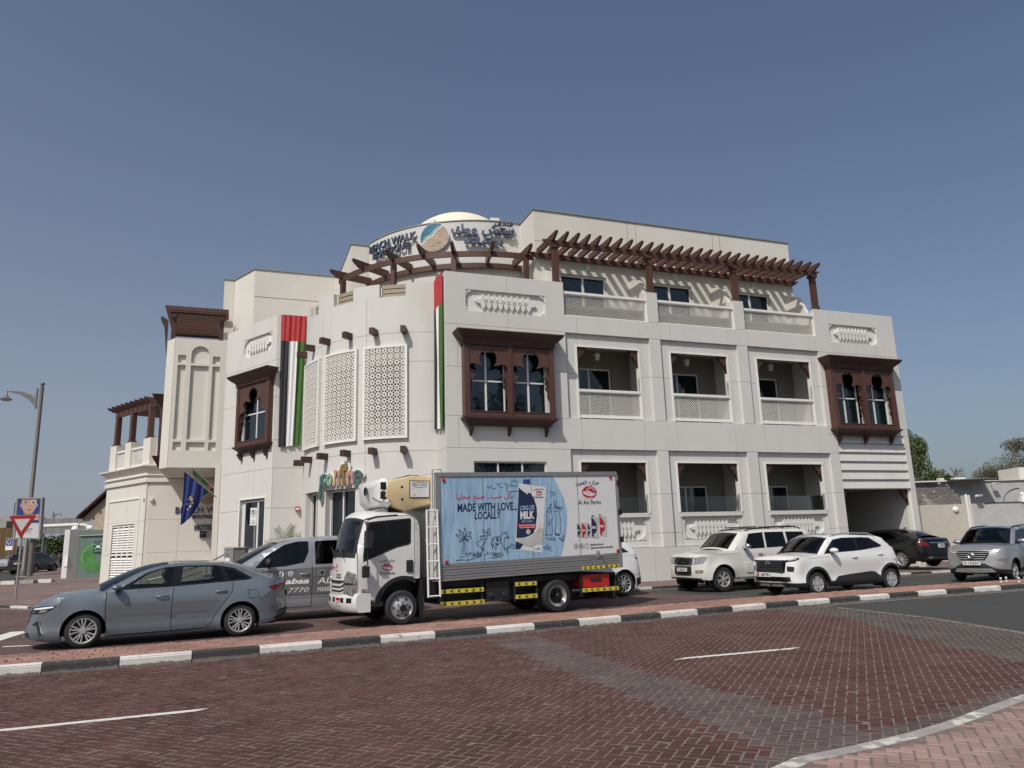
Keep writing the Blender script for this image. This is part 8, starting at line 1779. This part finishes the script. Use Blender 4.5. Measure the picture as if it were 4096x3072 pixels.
# poster panel
ad = thing('poster_panel', 'framed advertising panel with a woman\'s face on blue above a white strip', 'billboard')
AY = 54.; fa = lambda u, w, z: (u - .28, AY + w + (u + 35.3) * .12, z)
bit(ad, 'post', M['pole'], lambda mb: mb.tube([(-34.5, AY + .45, .3), (-34.5, AY + .45, 3.1)], .20, 14), 40); bit(ad, 'frame', M['galv'], lambda mb: mb.plate([[(-35.40, 5.97), (-33.66, 5.93), (-33.56, 3.0), (-35.36, 3.06)], [(-35.30, 5.87), (-33.78, 5.83), (-33.68, 3.10), (-35.26, 3.16)]], -.06, .26, fa)); bit(ad, 'panel', mat('poster white', (.56, .56, .57), .4), lambda mb: mb.plate([[(-35.30, 5.87), (-33.78, 5.83), (-33.68, 3.10), (-35.26, 3.16)]], .0, .22, fa))
pic = bit(ad, 'blue_ground', mat('poster blue', (.022, .045, .19), .4), lambda mb: mb.plate([[(-35.27, 5.84), (-33.81, 5.80), (-33.77, 4.14), (-35.24, 4.17)]], -.012, 0, fa))
el = lambda cu, cz, a, b, n=24: [(cu + a * cos(2 * pi * i / n), cz + b * sin(2 * pi * i / n)) for i in range(n)]
P_ = mat('poster skin', (.46, .29, .23), .5); D_ = mat('poster dark', (.045, .03, .03), .5)
bit(pic, 'face', P_, lambda mb: (mb.plate([[(-35.02, 5.83), (-35.05, 5.45), (-34.95, 5.12), (-34.78, 4.88), (-34.55, 4.76), (-34.38, 4.78), (-34.20, 4.92), (-34.08, 5.15), (-34.02, 5.45), (-34.05, 5.81)]], -.02, -.012, fa), mb.plate([el(-35.06, 5.40, .05, .14)], -.02, -.012, fa), mb.plate([el(-34.00, 5.38, .05, .14)], -.02, -.012, fa)))
bit(pic, 'arm', P_, lambda mb: mb.plate([[(-35.24, 4.72), (-34.7, 4.66), (-34.2, 4.70), (-33.79, 4.78), (-33.78, 4.32), (-34.2, 4.36), (-34.8, 4.42), (-35.24, 4.40)]], -.026, -.02, fa)); bit(pic, 'neck', mat('poster skin shade', (.25, .15, .12), .5), lambda mb: mb.plate([[(-34.86, 4.86), (-34.20, 4.86), (-34.22, 4.66), (-34.82, 4.64)]], -.018, -.012, fa))
bit(pic, 'features', D_, lambda mb: (mb.plate([el(-34.77, 5.60, .10, .035)], -.024, -.02, fa), mb.plate([[(-34.93, 5.70), (-34.75, 5.77), (-34.60, 5.73), (-34.62, 5.71), (-34.75, 5.745)]], -.024, -.02, fa), mb.plate([[(-34.58, 5.30), (-34.46, 5.27), (-34.36, 5.30), (-34.46, 5.29)]], -.024, -.02, fa), mb.plate([el(-34.5, 4.60, .07, .05)], -.030, -.026, fa))); bit(pic, 'lips', mat('poster lips', (.33, .11, .10), .5), lambda mb: mb.plate([[(-34.68, 5.08), (-34.56, 5.12), (-34.47, 5.10), (-34.38, 5.12), (-34.27, 5.08), (-34.47, 5.0)]], -.024, -.02, fa))
bit(pic, 'jewelled_disc', M['relief'], lambda mb: mb.plate([el(-34.24, 5.59, .155, .15), el(-34.24, 5.59, .11, .105)], -.03, -.02, fa)); bit(pic, 'disc_centre', D_, lambda mb: (mb.plate([el(-34.24, 5.59, .105, .10), el(-34.24, 5.59, .06, .06)], -.026, -.02, fa), mb.plate([el(-34.24, 5.59, .03, .03)], -.026, -.02, fa)))
bit(ad, 'lettering', M['ink'], lambda mb: (put_text(mb, 'PIAGET', -35.0, -34.12, 3.56, 3.77, fa, w=-.001, thick=.004), put_text(mb, 'Maison of Extraleganza', -34.92, -34.2, 3.44, 3.50, fa, w=-.001, thick=.003)))
sa = thing('poster_panel', 'small blue and white advertising panel with a pale ring, left of the give way sign', 'billboard'); fs_ = lambda u, w, z: (u, 68 + w, z)
bit(sa, 'panel', M['white'], lambda mb: mb.box(-45.43, -44.80, 67.9, 68.1, 2.46, 3.48)); bit(sa, 'blue_ground', mat('panel blue', (.03, .06, .24), .5), lambda mb: mb.box(-45.40, -44.83, 67.89, 67.90, 2.83, 3.46)); bit(sa, 'ring', M['relief'], lambda mb: mb.plate([el(-45.12, 3.16, .17, .22), el(-45.12, 3.18, .12, .18)], 67.88, 67.89)); bit(sa, 'leg', M['pole'], lambda mb: (mb.box(-45.2, -45.05, 67.95, 68.05, .4, 2.46)))
cab_ = thing('utility_cabinet', 'grey electrical cabinet numbered 32 standing by the left bay', 'cabinet')
bit(cab_, 'door', mat('cabinet grey', (.22, .23, .235), .5, var=.05), lambda mb: mb.box(-10.30, -9.98, 26.98, 27.3, .12, 1.79)); bit(cab_, 'side_case', mat('cabinet dark grey', (.10, .10, .10), .5), lambda mb: mb.box(-9.978, -9.58, 27.0, 27.35, .12, 1.80)); bit(cab_, 'top', M['galv'], lambda mb: mb.box(-10.33, -9.55, 26.95, 27.4, 1.803, 1.84)); bit(cab_, 'number', M['ink'], lambda mb: put_text(mb, '32', -10.22, -10.14, 1.53, 1.61, lambda u, w, z: (u, 26.98 + w, z), w=-.001, thick=.003)); bit(cab_, 'notice', M['white'], lambda mb: mb.box(-10.27, -10.10, 26.972, 26.979, 1.25, 1.47))
bo = thing('hand_rail', 'stainless steel ramp handrail in front of the hotel entrance', 'railing')
HR = [(-13.6, 28.4, .75), (-12.7, 28.6, .95), (-11.4, 28.4, 1.30), (-10.6, 27.9, 1.62), (-9.2, 27.6, 1.80)]
bit(bo, 'top_rail', M['steel'], lambda mb: mb.tube(HR, .03, 8), 40); bit(bo, 'lower_rail', M['steel'], lambda mb: mb.tube([(x, y, z - .25) for x, y, z in HR[1:]], .02, 8), 40); [bit(bo, 'post', M['steel'], lambda mb: mb.tube([(x, y, .12), (x, y, z)], .022, 8), 40) for x, y, z in HR]
for k, (x, y) in enumerate(((-11.0, 27.4), (-10.5, 27.2), (-9.25, 26.9), (-8.95, 26.8))):
    b_ = thing('planter_block', 'tapered cream concrete planter block, ' + ('leftmost of the row by the handrail', 'just left of the grey cabinet', 'just right of the grey cabinet', 'beside the no parking post')[k], 'planter', 'tapered planter blocks'); bit(b_, 'block', M['plaster2'], lambda mb: mb.frust((x - .2, x + .2, y - .2, y + .2), .12, (x - .14, x + .14, y - .14, y + .14), 1.3 + .3 * (k > 1))); bit(b_, 'groove', M['conc'], lambda mb: mb.frust((x - .03, x + .03, y - .205, y - .17), .12, (x - .025, x + .025, y - .145, y - .13), 1.28 + .3 * (k > 1)))
for k, (x, y) in enumerate(((13.5, 21.75), (13.78, 21.95), (13.92, 21.62), (14.18, 21.75))):
    b_ = thing('delineator_stub', 'broken brown and white delineator stub on the median, ' + ('leftmost of four', 'rear one of the middle pair', 'front one of the middle pair', 'rightmost of four')[k], 'bollard', 'delineator stubs on the median'); [bit(b_, 'band' if i % 2 else 'stub', M['pole'] if i % 2 == 0 else M['white'], lambda mb: mb.lathe([(.028, .15 + .045 * i), (.026, .15 + .045 * (i + 1))], 10, c=(x, y)), 40) for i in range(4)]
# ------------------------------------------------------------------ plants
def leaf_mat(name, c1, c2):
    m, nt, b = new_mat(name); b.inputs['Roughness'].default_value = .65; a = nt.nodes.new('ShaderNodeAttribute'); a.attribute_name = 'tint'
    nt.links.new(mix_rgb(nt, a.outputs['Fac'], c1, c2), b.inputs['Base Color']); return m
M['bark'] = mat('bark', (.12, .09, .065), .95, var=.3, vscale=8, bmp=.6)
def crown(o, blobs, n, size, m, seed=1, droop=0., aspect=1.0, name='crown'):
    r = random.Random(seed); mb = MB(); tt = []
    for k in range(n):
        c, rad = r.choice(blobs); d = Vector((r.gauss(0, 1), r.gauss(0, 1), r.gauss(0, 1))).normalized() * (r.random() ** .45); p = Vector(c) + Vector((d.x * rad[0], d.y * rad[1], d.z * rad[2])); s_ = size * r.uniform(.6, 1.4)
        a = Vector((r.gauss(0, 1), r.gauss(0, 1), r.gauss(0, .7) - droop)).normalized(); b = a.cross(Vector((r.gauss(0, 1), r.gauss(0, 1), r.gauss(0, 1)))).normalized() * s_ * .4 * aspect
        mb.add([p - a * s_, p + b, p + a * s_, p - b], [(0, 1, 2, 3)]); tt.append(r.random() * .7 + .3 * (d.z * .5 + .5) if False else r.random())
    ob = mb.build(name, m, o, recalc=False, kind='stuff'); at = ob.data.attributes.new('tint', 'FLOAT', 'FACE'); at.data.foreach_set('value', tt)
def branches(mb, base, h, spread, n, seed, r0=.18):
    r = random.Random(seed); tips = []
    def grow(p, d, L, rad, lev):
        q = p + d * L; mid = (p + q) / 2 + Vector((r.gauss(0, .05), r.gauss(0, .05), 0)) * L; mb.tube([p, mid, q], [rad, rad * .85, rad * .65], 6)
        if lev == 0: tips.append(q); return
        for k in range(n): grow(q, (d * .7 + Vector((r.gauss(0, spread), r.gauss(0, spread), r.uniform(.1, .6)))).normalized(), L * r.uniform(.55, .8), rad * .6, lev - 1)
    grow(Vector(base), Vector((.03, 0, 1)), h * .32, r0, 4); return tips
def tree(label, base, h, blobs, n, size, cols, seed, droop=0., group='trees behind the walls', spread=.55, nb=3, aspect=1.0):
    o = thing('tree', label, 'tree', group); mb = MB(); branches(mb, base, h, spread, nb, seed); mb.build('trunk', M['bark'], o, smooth=60)
    crown(o, blobs, n, size, leaf_mat('leaves %d' % seed, *cols), seed, droop, aspect); return o
tree('drooping green tree rising behind the garage corner of the hotel', (28.2, 53, 0), 7.6, [((27.4, 53, 8.0), (.9, 1.2, 1.0)), ((28.0, 53, 7.2), (1.1, 1.3, 1.3)), ((28.4, 53, 6.2), (.8, 1.2, .9)), ((27.6, 53, 6.0), (1.0, 1.2, 1.2)), ((28.7, 53, 7.5), (.45, .6, .7))], 5200, .13, ((.035, .060, .014), (.115, .15, .045)), 11, 1.3, aspect=.6)
tree('low dense green shrub tree below the drooping tree', (28.6, 51, 0), 4.5, [((28.4, 51, 5.1), (.9, .8, .7)), ((28.0, 51, 4.8), (1.2, .8, .6)), ((29.1, 51, 4.9), (.35, .6, .45))], 2600, .11, ((.04, .065, .015), (.10, .14, .035)), 12)
tree('large olive brown thinning tree behind the wall at the right edge', (38.6, 58, 0), 7.6, [((38.2, 58, 6.2), (2.2, 1.8, 1.1)), ((39.4, 58, 6.8), (1.8, 1.8, 1.2)), ((36.6, 58, 5.8), (1.3, 1.4, .7)), ((37.4, 58, 5.6), (2.4, 1.5, .6)), ((39.0, 58, 8.0), (1.2, 1.2, .6))], 7000, .11, ((.055, .05, .024), (.14, .125, .06)), 13, .3, spread=.75, nb=4, aspect=.5)
tree('tall shade tree across the road behind the viewpoint', (18, 6, 0), 12, [((17.5, 6, 10), (3, 3, 3.2)), ((20, 4, 9), (2.6, 2.6, 2.4)), ((15.8, 8, 9), (2.2, 2.2, 2.2))], 4200, .26, ((.03, .05, .015), (.08, .11, .035)), 21)
hdo = thing('hedge', 'band of dark green trees beyond the cream balusters', 'trees'); crown(hdo, [((-52, 86, 2.9), (2.6, 1.5, 1.2)), ((-50.3, 86, 3.2), (1.6, 1.5, 1.1)), ((-54.6, 88, 3.0), (2, 1, .8))], 5200, .20, leaf_mat('hedge leaves', (.025, .05, .012), (.10, .14, .04)), 15); hdo['kind'] = 'stuff'
pl_ = thing('palm_plant', 'small fan leaved palm with browned fronds at the foot of the tower', 'palm'); rp = random.Random(5); PX, PY = -8.62, 28.5
bit(pl_, 'stem', M['bark'], lambda mb: mb.tube([(PX, PY, .1), (PX + .03, PY, 1.0), (PX + .05, PY, 1.7)], [.16, .13, .08], 9), 50)
for k, (a, tilt, L, dry) in enumerate(((-72, .35, .85, 0), (-48, .15, .95, 0), (-20, .1, 1.0, 0), (14, .25, 1.0, 0), (35, .5, .95, 0), (62, .6, .9, 1), (-88, .5, .9, 1), (78, .2, .8, 1), (5, -.5, .8, 0), (-60, -.4, .8, 0))):
    def frond(mb):
        rib = [(PX + .05 + sin(R(a)) * L * t, PY + tilt * t * -.4, 1.7 + L * (t * cos(R(a)) - .55 * t * t * abs(sin(R(a))) * (1.5 if dry else 1))) for t in [i / 14 for i in range(15)]]
        mb.tube(rib, [.012 * (1.1 - i / 15) for i in range(15)], 5)
        for i in range(3, 15):
            p = Vector(rib[i]); d = (p - Vector(rib[i - 1])).normalized(); nrm = d.cross(Vector((0, 1, 0))).normalized()
            for sd in (-1, 1):
                tip = p + (d * .8 + nrm * sd * .75 + Vector((0, rp.uniform(-.35, .35), -.25 * dry))).normalized() * .42 * (1 - .5 * i / 15); w_ = d * .014; mb.add([p - w_, p + w_, (p + tip) / 2 + w_ * .8, tip, (p + tip) / 2 - w_ * .8], [(0, 1, 2, 3, 4)])
    bit(pl_, 'frond', mat('dry frond', (.20, .14, .075), .8) if dry else mat('green frond', (.085, .115, .035), .6), frond)
# ------------------------------------------------------------------ walls and houses right of the hotel
rw = thing('boundary_wall', 'beige rendered boundary wall with a white bulkhead lamp right of the garage', 'wall'); bit(rw, 'wall', mat('beige render', (.47, .44, .38), .9, var=.06, bmp=.2, dirt=(.40, .37, .32), dlo=.55, dhi=.8), lambda mb: mb.box(20.8, 23.55, 40, 40.25, 0, 3.0)); bit(rw, 'pilaster', M['plaster'], lambda mb: mb.box(23.55, 23.85, 39.9, 40.25, 0, 3.45)); bit(rw, 'drain_pipe', M['trim'], lambda mb: mb.tube([(23.62, 39.86, .1), (23.62, 39.86, 3.5)], .055, 8), 40)
bit(rw, 'bulkhead_lamp', M['trim'], lambda mb: mb.lathe([(.16, 0), (.15, .06), (.10, .11), (0, .13)], 18, fr=lambda u, w, z: (23.05 + u, 40 - z, 2.72 + w)), 60)
bw = thing('block_wall', 'rough grey block wall with peeling plaster above the beige wall', 'wall'); M['blk'] = mat('sooty block', (.17, .155, .14), .95, var=.3, vscale=2, bmp=.6, dirt=(.34, .33, .31), dlo=.54, dhi=.60, dscale=1.6)
for j in range(6):
    for i in range(7): 
        x = 22.0 + i * .42 - (.21 if j % 2 else 0); h = 3.06 + j * .205
        if h < 4.3 and x + .4 < 24.9 - max(0, j - 2) * .35: bit(bw, 'block', M['blk'], lambda mb: mb.box(x, x + .405, 42 + .01 * ((i * 7 + j * 3) % 3), 42.25, h, h + .195))
bit(bw, 'core', M['conc'], lambda mb: mb.box(21.6, 24.0, 42.05, 42.2, 0, 4.2)); bit(bw, 'cap', M['plaster2'], lambda mb: mb.box(21.5, 23.85, 41.8, 42.4, 4.31, 4.38))
gw = thing('rendered_wall', 'patchy grey rendered wall behind the silver crossover at the right edge', 'wall'); M['gr'] = mat('patchy grey render', (.42, .42, .41), .9, var=.08, vscale=2, bmp=.5, bscale=18, dirt=(.34, .34, .33), dlo=.5, dhi=.7, dscale=3); bit(gw, 'wall', M['gr'], lambda mb: mb.box(23.86, 36, 40.0, 40.25, 0, 3.0)); bit(gw, 'cable', M['black'], lambda mb: mb.tube([(24.6, 39.97, 3.0), (24.9, 39.97, 3.03), (26.6, 39.97, 3.02)], .022, 6))
hs = thing('outhouse', 'flat grey house wall with a corrugated roof edge beyond the rendered wall', 'building'); bit(hs, 'wall', M['gr'], lambda mb: mb.box(23.9, 36, 44, 48, 0, 4.40)); bit(hs, 'corrugated_roof', M['galv'], lambda mb: mb.grid([[(24.7 + .03 * i, y, 4.46 + .03 * cos(i * 1.4)) for i in range(85)] for y in (42.6, 46)])); bit(hs, 'parapet', M['plaster'], lambda mb: mb.box(24.7, 36, 43.9, 44.2, 4.403, 4.44)); bit(hs, 'air_conditioner', M['white'], lambda mb: mb.box(26.78, 27.4, 46.0, 46.5, 4.41, 4.80)); bit(hs, 'chimney', M['plaster2'], lambda mb: mb.box(25.8, 26.1, 46, 46.3, 4.41, 4.80)); bit(hs, 'stair_head', M['plaster2'], lambda mb: mb.box(30.7, 33, 46, 48, 4.4, 5.3)); bit(hs, 'cable_loop', M['black'], lambda mb: mb.tube([(29.2 - 1.0 * cos(R(a)), 43.97, 3.2 + .75 * sin(R(a))) for a in range(0, 100, 10)], .015, 5))
for k, (x, y, z, lb) in enumerate(((25.25, 39.9, 3.35, 'white floodlight on the pilaster beside the drain pipe'), (27.5, 43.8, 4.18, 'white floodlight on the grey house wall'))):
    f = thing('floodlight', lb, 'light', 'floodlights right of the hotel') if True else None; x2 = 24.05 if k == 0 else x; bit(f, 'head', M['white'], lambda mb: mb.frust((x2, x2 + .22, y - .35, y - .1), z, (x2 + .03, x2 + .28, y - .4, y - .12), z + .1)); bit(f, 'bracket', M['galv'], lambda mb: mb.bar((x2 + .1, y - .1, z + .02), (x2 + .1, y + .2, z - .05), .03, .03))
bit(gw, 'roadside_lantern', M['white'], lambda mb: (mb.frust((26.55, 26.85, 39.9, 40.2), 3.01, (26.62, 26.78, 39.97, 40.13), 3.4), mb.frust((26.6, 26.8, 39.95, 40.15), 3.4, (26.68, 26.72, 40.03, 40.07), 3.55)))
# ------------------------------------------------------------------ the side street at the left
mw_ = thing('mural_wall', 'low boundary wall with a green painted swim ring on its shaded panel', 'wall'); fm = lambda u, w, z: (u, 50 + w, z)
bit(mw_, 'wall', M['plaster'], lambda mb: (mb.add([(-29.4, 49.6, .1), (-29.0, 49.5, .1), (-28.65, 50, .1), (-28.65, 50.4, .1), (-29.4, 50.3, .1), (-29.4, 49.6, 3.42), (-29.0, 49.5, 3.44), (-28.65, 50, 3.44), (-28.65, 50.4, 3.42), (-29.4, 50.3, 3.42)], [(0, 1, 2, 3, 4), (5, 6, 7, 8, 9), (0, 1, 6, 5), (1, 2, 7, 6), (2, 3, 8, 7), (3, 4, 9, 8), (4, 0, 5, 9)]), mb.box(-28.648, -23, 50.05, 50.4, .1, 3.42)))
bit(mw_, 'mural_panel', mat('mural green grey', (.115, .17, .155), .6, var=.12, vscale=1.5), lambda mb: mb.box(-28.64, -26.0, 50.0, 50.048, .3, 3.40)); bit(mw_, 'painted_ring', mat('mural ring green', (.065, .20, .055), .5, var=.25, vscale=2), lambda mb: mb.plate([el(-27.45, 1.62, 1.08, .98, 40), el(-27.18, 1.68, .30, .36, 24)], 49.988, 49.999)); bit(mw_, 'ring_highlight', mat('mural pale green', (.25, .36, .20), .5), lambda mb: ribbon(mb, [(-27.45 + .94 * cos(R(a)), 1.62 + .86 * sin(R(a))) for a in range(75, 215, 10)], .05, fm, -.013)); bit(mw_, 'pipe', M['conc'], lambda mb: mb.tube([(-28.6, 49.93, 3.02), (-26, 49.93, 3.04)], .04, 8), 40); bit(mw_, 'kerb', M['plaster'], lambda mb: mb.box(-28.64, -26, 49.8, 50.0, .1, .30)); bit(mw_, 'globe_lamp', M['white'], lambda mb: [mb.lathe([(.22 * cos(R(a)), 3.5 + .2 * sin(R(a))) for a in range(-20, 91, 15)], 14, c=(x, 50.2)) for x in (-29.1, -28.1)], 60); bit(mw_, 'valve_box', M['white'], lambda mb: mb.box(-29.20, -28.98, 49.47, 49.58, 1.1, 1.75))
af = thing('assembly_sign', 'dark green assembly point sign on the mural wall', 'sign'); bit(af, 'board', mat('sign green', (.018, .075, .05), .5), lambda mb: mb.box(-27.62, -27.02, 49.93, 49.985, 1.92, 2.66)); bit(af, 'symbol', M['white'], lambda mb: ([mb.plate([el(-27.32 + dx, 2.36, .035, .04, 10)], -.075, -.07, fm) for dx in (-.09, 0, .09)] + [mb.plate([rect(-27.45, -27.19, 2.22, 2.31)], -.075, -.07, fm)] + [mb.plate([[(-27.32 + sx * .22, 2.32 + sz * .16), (-27.32 + sx * .14, 2.32 + sz * .16), (-27.32 + sx * .22, 2.32 + sz * .08)]], -.075, -.07, fm) for sx in (-1, 1) for sz in (-1, 1)])); bit(af, 'lettering', M['white'], lambda mb: (put_text(mb, 'ASSEMBLY POINT', -27.55, -27.09, 2.0, 2.05, fm, w=-.07, thick=.003), put_text(mb, arabic('نقطة التجمع').replace('ط', '').replace('ة', '').replace('ج', ''), -27.5, -27.14, 2.52, 2.59, fm, w=-.07, thick=.003)))
st = thing('stone_house', 'rough cream stone house with a sloping dark roof behind the mural wall', 'house'); M['stone'] = mat('rough cream stone', (.42, .34, .25), .95, var=.15, vscale=3, bmp=1.0, bscale=6)
bit(st, 'gable', M['stone'], lambda mb: mb.plate([[(-34.3, 4.62), (-34.25, 4.45), (-33.42, 4.40), (-33.42, .4), (-26, .4), (-26, 8.6), (-30, 8.6)]], 60, 62)); bit(st, 'roof', mat('thatch edge', (.055, .03, .025), .9), lambda mb: mb.add([(-34.5, y, 4.62 + dz) for y in (59.5, 64) for dz in (0, .16)] + [(-29.8, y, 9.0 + dz) for y in (59.5, 64) for dz in (0, .18)], [(0, 1, 3, 2), (4, 5, 7, 6), (0, 1, 5, 4), (2, 3, 7, 6), (1, 3, 7, 5), (0, 2, 6, 4)]))
for k in range(9): bit(st, 'roof_batten', M['wood2'], lambda mb: mb.box(-34.3 + k * .5, -34.1 + k * .5, 59.4, 59.7, 4.85 + k * .465, 4.97 + k * .465))
pb = thing('panel_wall', 'grey seamed metal panel wall across the end of the street', 'fence')
for i in range(6): bit(pb, 'panel', mat('seamed grey %d' % i, (.19 + .008 * (i % 3), .19 + .008 * (i % 3), .195), .5, var=.05), lambda mb: [mb.box(-44.0 + i * .72, -43.31 + i * .72, 70, 70.1, z0, z1) for z0, z1 in ((3.82, 4.50), (4.52, 5.22))])
bit(pb, 'support', M['pole'], lambda mb: [mb.box(x, x + .12, 70.12, 70.25, .4, 5.2) for x in (-43.6, -40.2)])
pp = thing('overhead_pipe', 'thick cream pipe crossing in front of the grey panel wall', 'pipe'); bit(pp, 'pipe', M['plaster2'], lambda mb: mb.tube([(-40, 62, 4.18), (-36.0, 62, 4.24), (-35.2, 62, 4.2), (-34.75, 62, 4.0), (-34.6, 62, 3.6), (-34.6, 62, .4)], .16, 12), 60); bit(pp, 'coupling', M['conc'], lambda mb: mb.tube([(-35.62, 62, 4.24), (-35.56, 62, 4.24)], .20, 12), 40)
gb = thing('concrete_building', 'grey concrete shell building with tan sheeting at the left edge', 'building'); bit(gb, 'wall', M['conc'], lambda mb: (mb.box(-62, -49.6, 75, 80, 4.72, 5.85), mb.box(-62, -54, 75.5, 80, .4, 4.72))); bit(gb, 'dark_opening', M['darkvoid'], lambda mb: mb.box(-50.3, -49.7, 74.95, 75, 4.72, 5.35))
for i in range(16): bit(gb, 'sheeting', mat('tan sheeting', (.36, .25, .13), .9) if i == 0 else bpy.data.materials['tan sheeting'], lambda mb: mb.grid([[(-53.2 + i * .27 + .0675 * k, 74.8 + .10 * (k % 2) + .03 * sin(i * 3 + k), z) for k in range(5)] for z in (.5, 2.6, 4.70)]))
fn = thing('baluster_fence', 'cream baluster fence along the far pavement', 'fence')
for i in range(11): x = -51.4 + i * .42; bit(fn, 'post', mat('cream fence', (.52, .46, .33), .8) if i == 0 else bpy.data.materials['cream fence'], lambda mb: mb.lathe([(.09, .45), (.11, .9), (.07, 1.3), (.12, 1.75), (.09, 2.0), (.05, 2.15), (0, 2.2)], 8, c=(x, 80 + i * .5)), 50)
bit(fn, 'rail', bpy.data.materials['cream fence'], lambda mb: (mb.bar((-51.4, 80, 1.9), (-47.2, 85, 1.9), .1, .1), mb.bar((-51.4, 80, 1.0), (-47.2, 85, 1.0), .1, .1)))
cn = thing('shop_canopy', 'pale yellow awning over a row of shop fronts behind the black SUV', 'canopy'); bit(cn, 'awning', M['dome'], lambda mb: mb.add([(-51.6, 78, 2.95), (-48.5, 78, 2.95), (-48.5, 76.6, 2.70), (-51.6, 76.6, 2.70), (-51.6, 76.6, 2.58), (-48.5, 76.6, 2.58)], [(0, 1, 2, 3), (3, 2, 5, 4)])); bit(cn, 'post', M['pole'], lambda mb: [mb.box(x, x + .08, 76.7, 76.78, .4, 2.6) for x in (-51.4, -50, -48.7)]); bit(cn, 'shop_wall', M['conc'], lambda mb: mb.box(-51.6, -48.5, 78.1, 79, .4, 2.9))
def far_car(name, label, loc, az, z, paint_, k=1.0, suv=True, cat='car'):
    S = dict(paint=paint_, cat=cat, W=.93, xf=-.92, xr=3.75, rf=.55, rr=.45, nf=(2.4, 2.1), nr=(2.8, 2.4), r=.36, wb=2.75, arch=.42, rim=.24, style='thin', track=.12, centred=True, F=[(.2, .1), (.4, 0), (1.0, .1)], Sd=[(.2, .06), (.4, .01), (.8, .0), (1.0, .02), (1.2, .06)], Rr=[(.2, .12), (.36, .0), (.7, .0), (.9, .05), (1.2, .12)],
        top=[(-.92, .92), (-.3, 1.06), (.3, 1.10), (2, 1.14), (3.75, 1.18)], bot=[(-.92, .25), (0, .25), (3.75, .36)], feats=[feat('tail_light', M['tail'], g_((.90, 1.10), (.60, 1.08), (.60, 1.02), (.90, 1.02)), 'R', off=.006), feat('tail_bar', M['taild'], g_((0, 1.08), (.6, 1.08), (.6, 1.05), (0, 1.05)), 'R', one=True, off=.004), feat('rear_apron', M['plastic'], g_((0, .60), (.9, .60), (.9, .3), (0, .3)), 'R', one=True, off=.004)],
        G=[(.2, 1.09), (.85, 1.52), (1.3, 1.62), (2.0, 1.66), (2.8, 1.62), (3.2, 1.52), (3.5, 1.3), (3.6, 1.18)] if suv else [(.2, 1.09), (.85, 1.36), (1.3, 1.45), (1.8, 1.47), (2.4, 1.42), (2.9, 1.32), (3.3, 1.22), (3.5, 1.17)], ws=(0, 2, 4, 6), tum=.26, rad=.08, crown=[(0, .15), (.3, .05), (.7, .04), (1, .1)], gfeats=[dict(name='window', mat=M['dglass'], pts=[(.75, 1.14), (1.1, 1.46 if suv else 1.32), (2.7, 1.5 if suv else 1.32), (3.05, 1.24)], off=-.004)], cabin=(.8, 2.6), seats=(1.4, 2.3))
    c = Car(name, label, loc, az, S, 'cars in the side street', z).build(); c.plate_at(3.76, -.25, .25, .80, .92, '35741', 1); return c
far_car('black_suv', 'glossy black SUV seen from behind on the side street beside the poster', (-39.3, 63.7), 176, .46, M['p_black']); far_car('black_saloon', 'black saloon seen from behind far up the side street', (-60.7, 103.7), 176, .55, M['p_black'], suv=False); far_car('silver_car', 'silver car cut by the left picture edge beyond the black SUV', (-43.9, 68.5), 176, .48, M['p_silver'], suv=False); far_car('white_car', 'white car half hidden behind the mural wall', (-37.9, 69.7), 176, .50, M['p_white'])
isl = MB()
for k, (x, y) in enumerate(((-29.9, 44.6), (-29.0, 44.9), (-28.2, 45.3))):
    o = MB(); o.box(x, x + .8, y, y + .4, gh(x, y) + .1, gh(x, y) + .32); o.build('kerb_stone', M['kerbw'] if k % 2 == 0 else M['conc'], bpy.data.objects['pavement'])
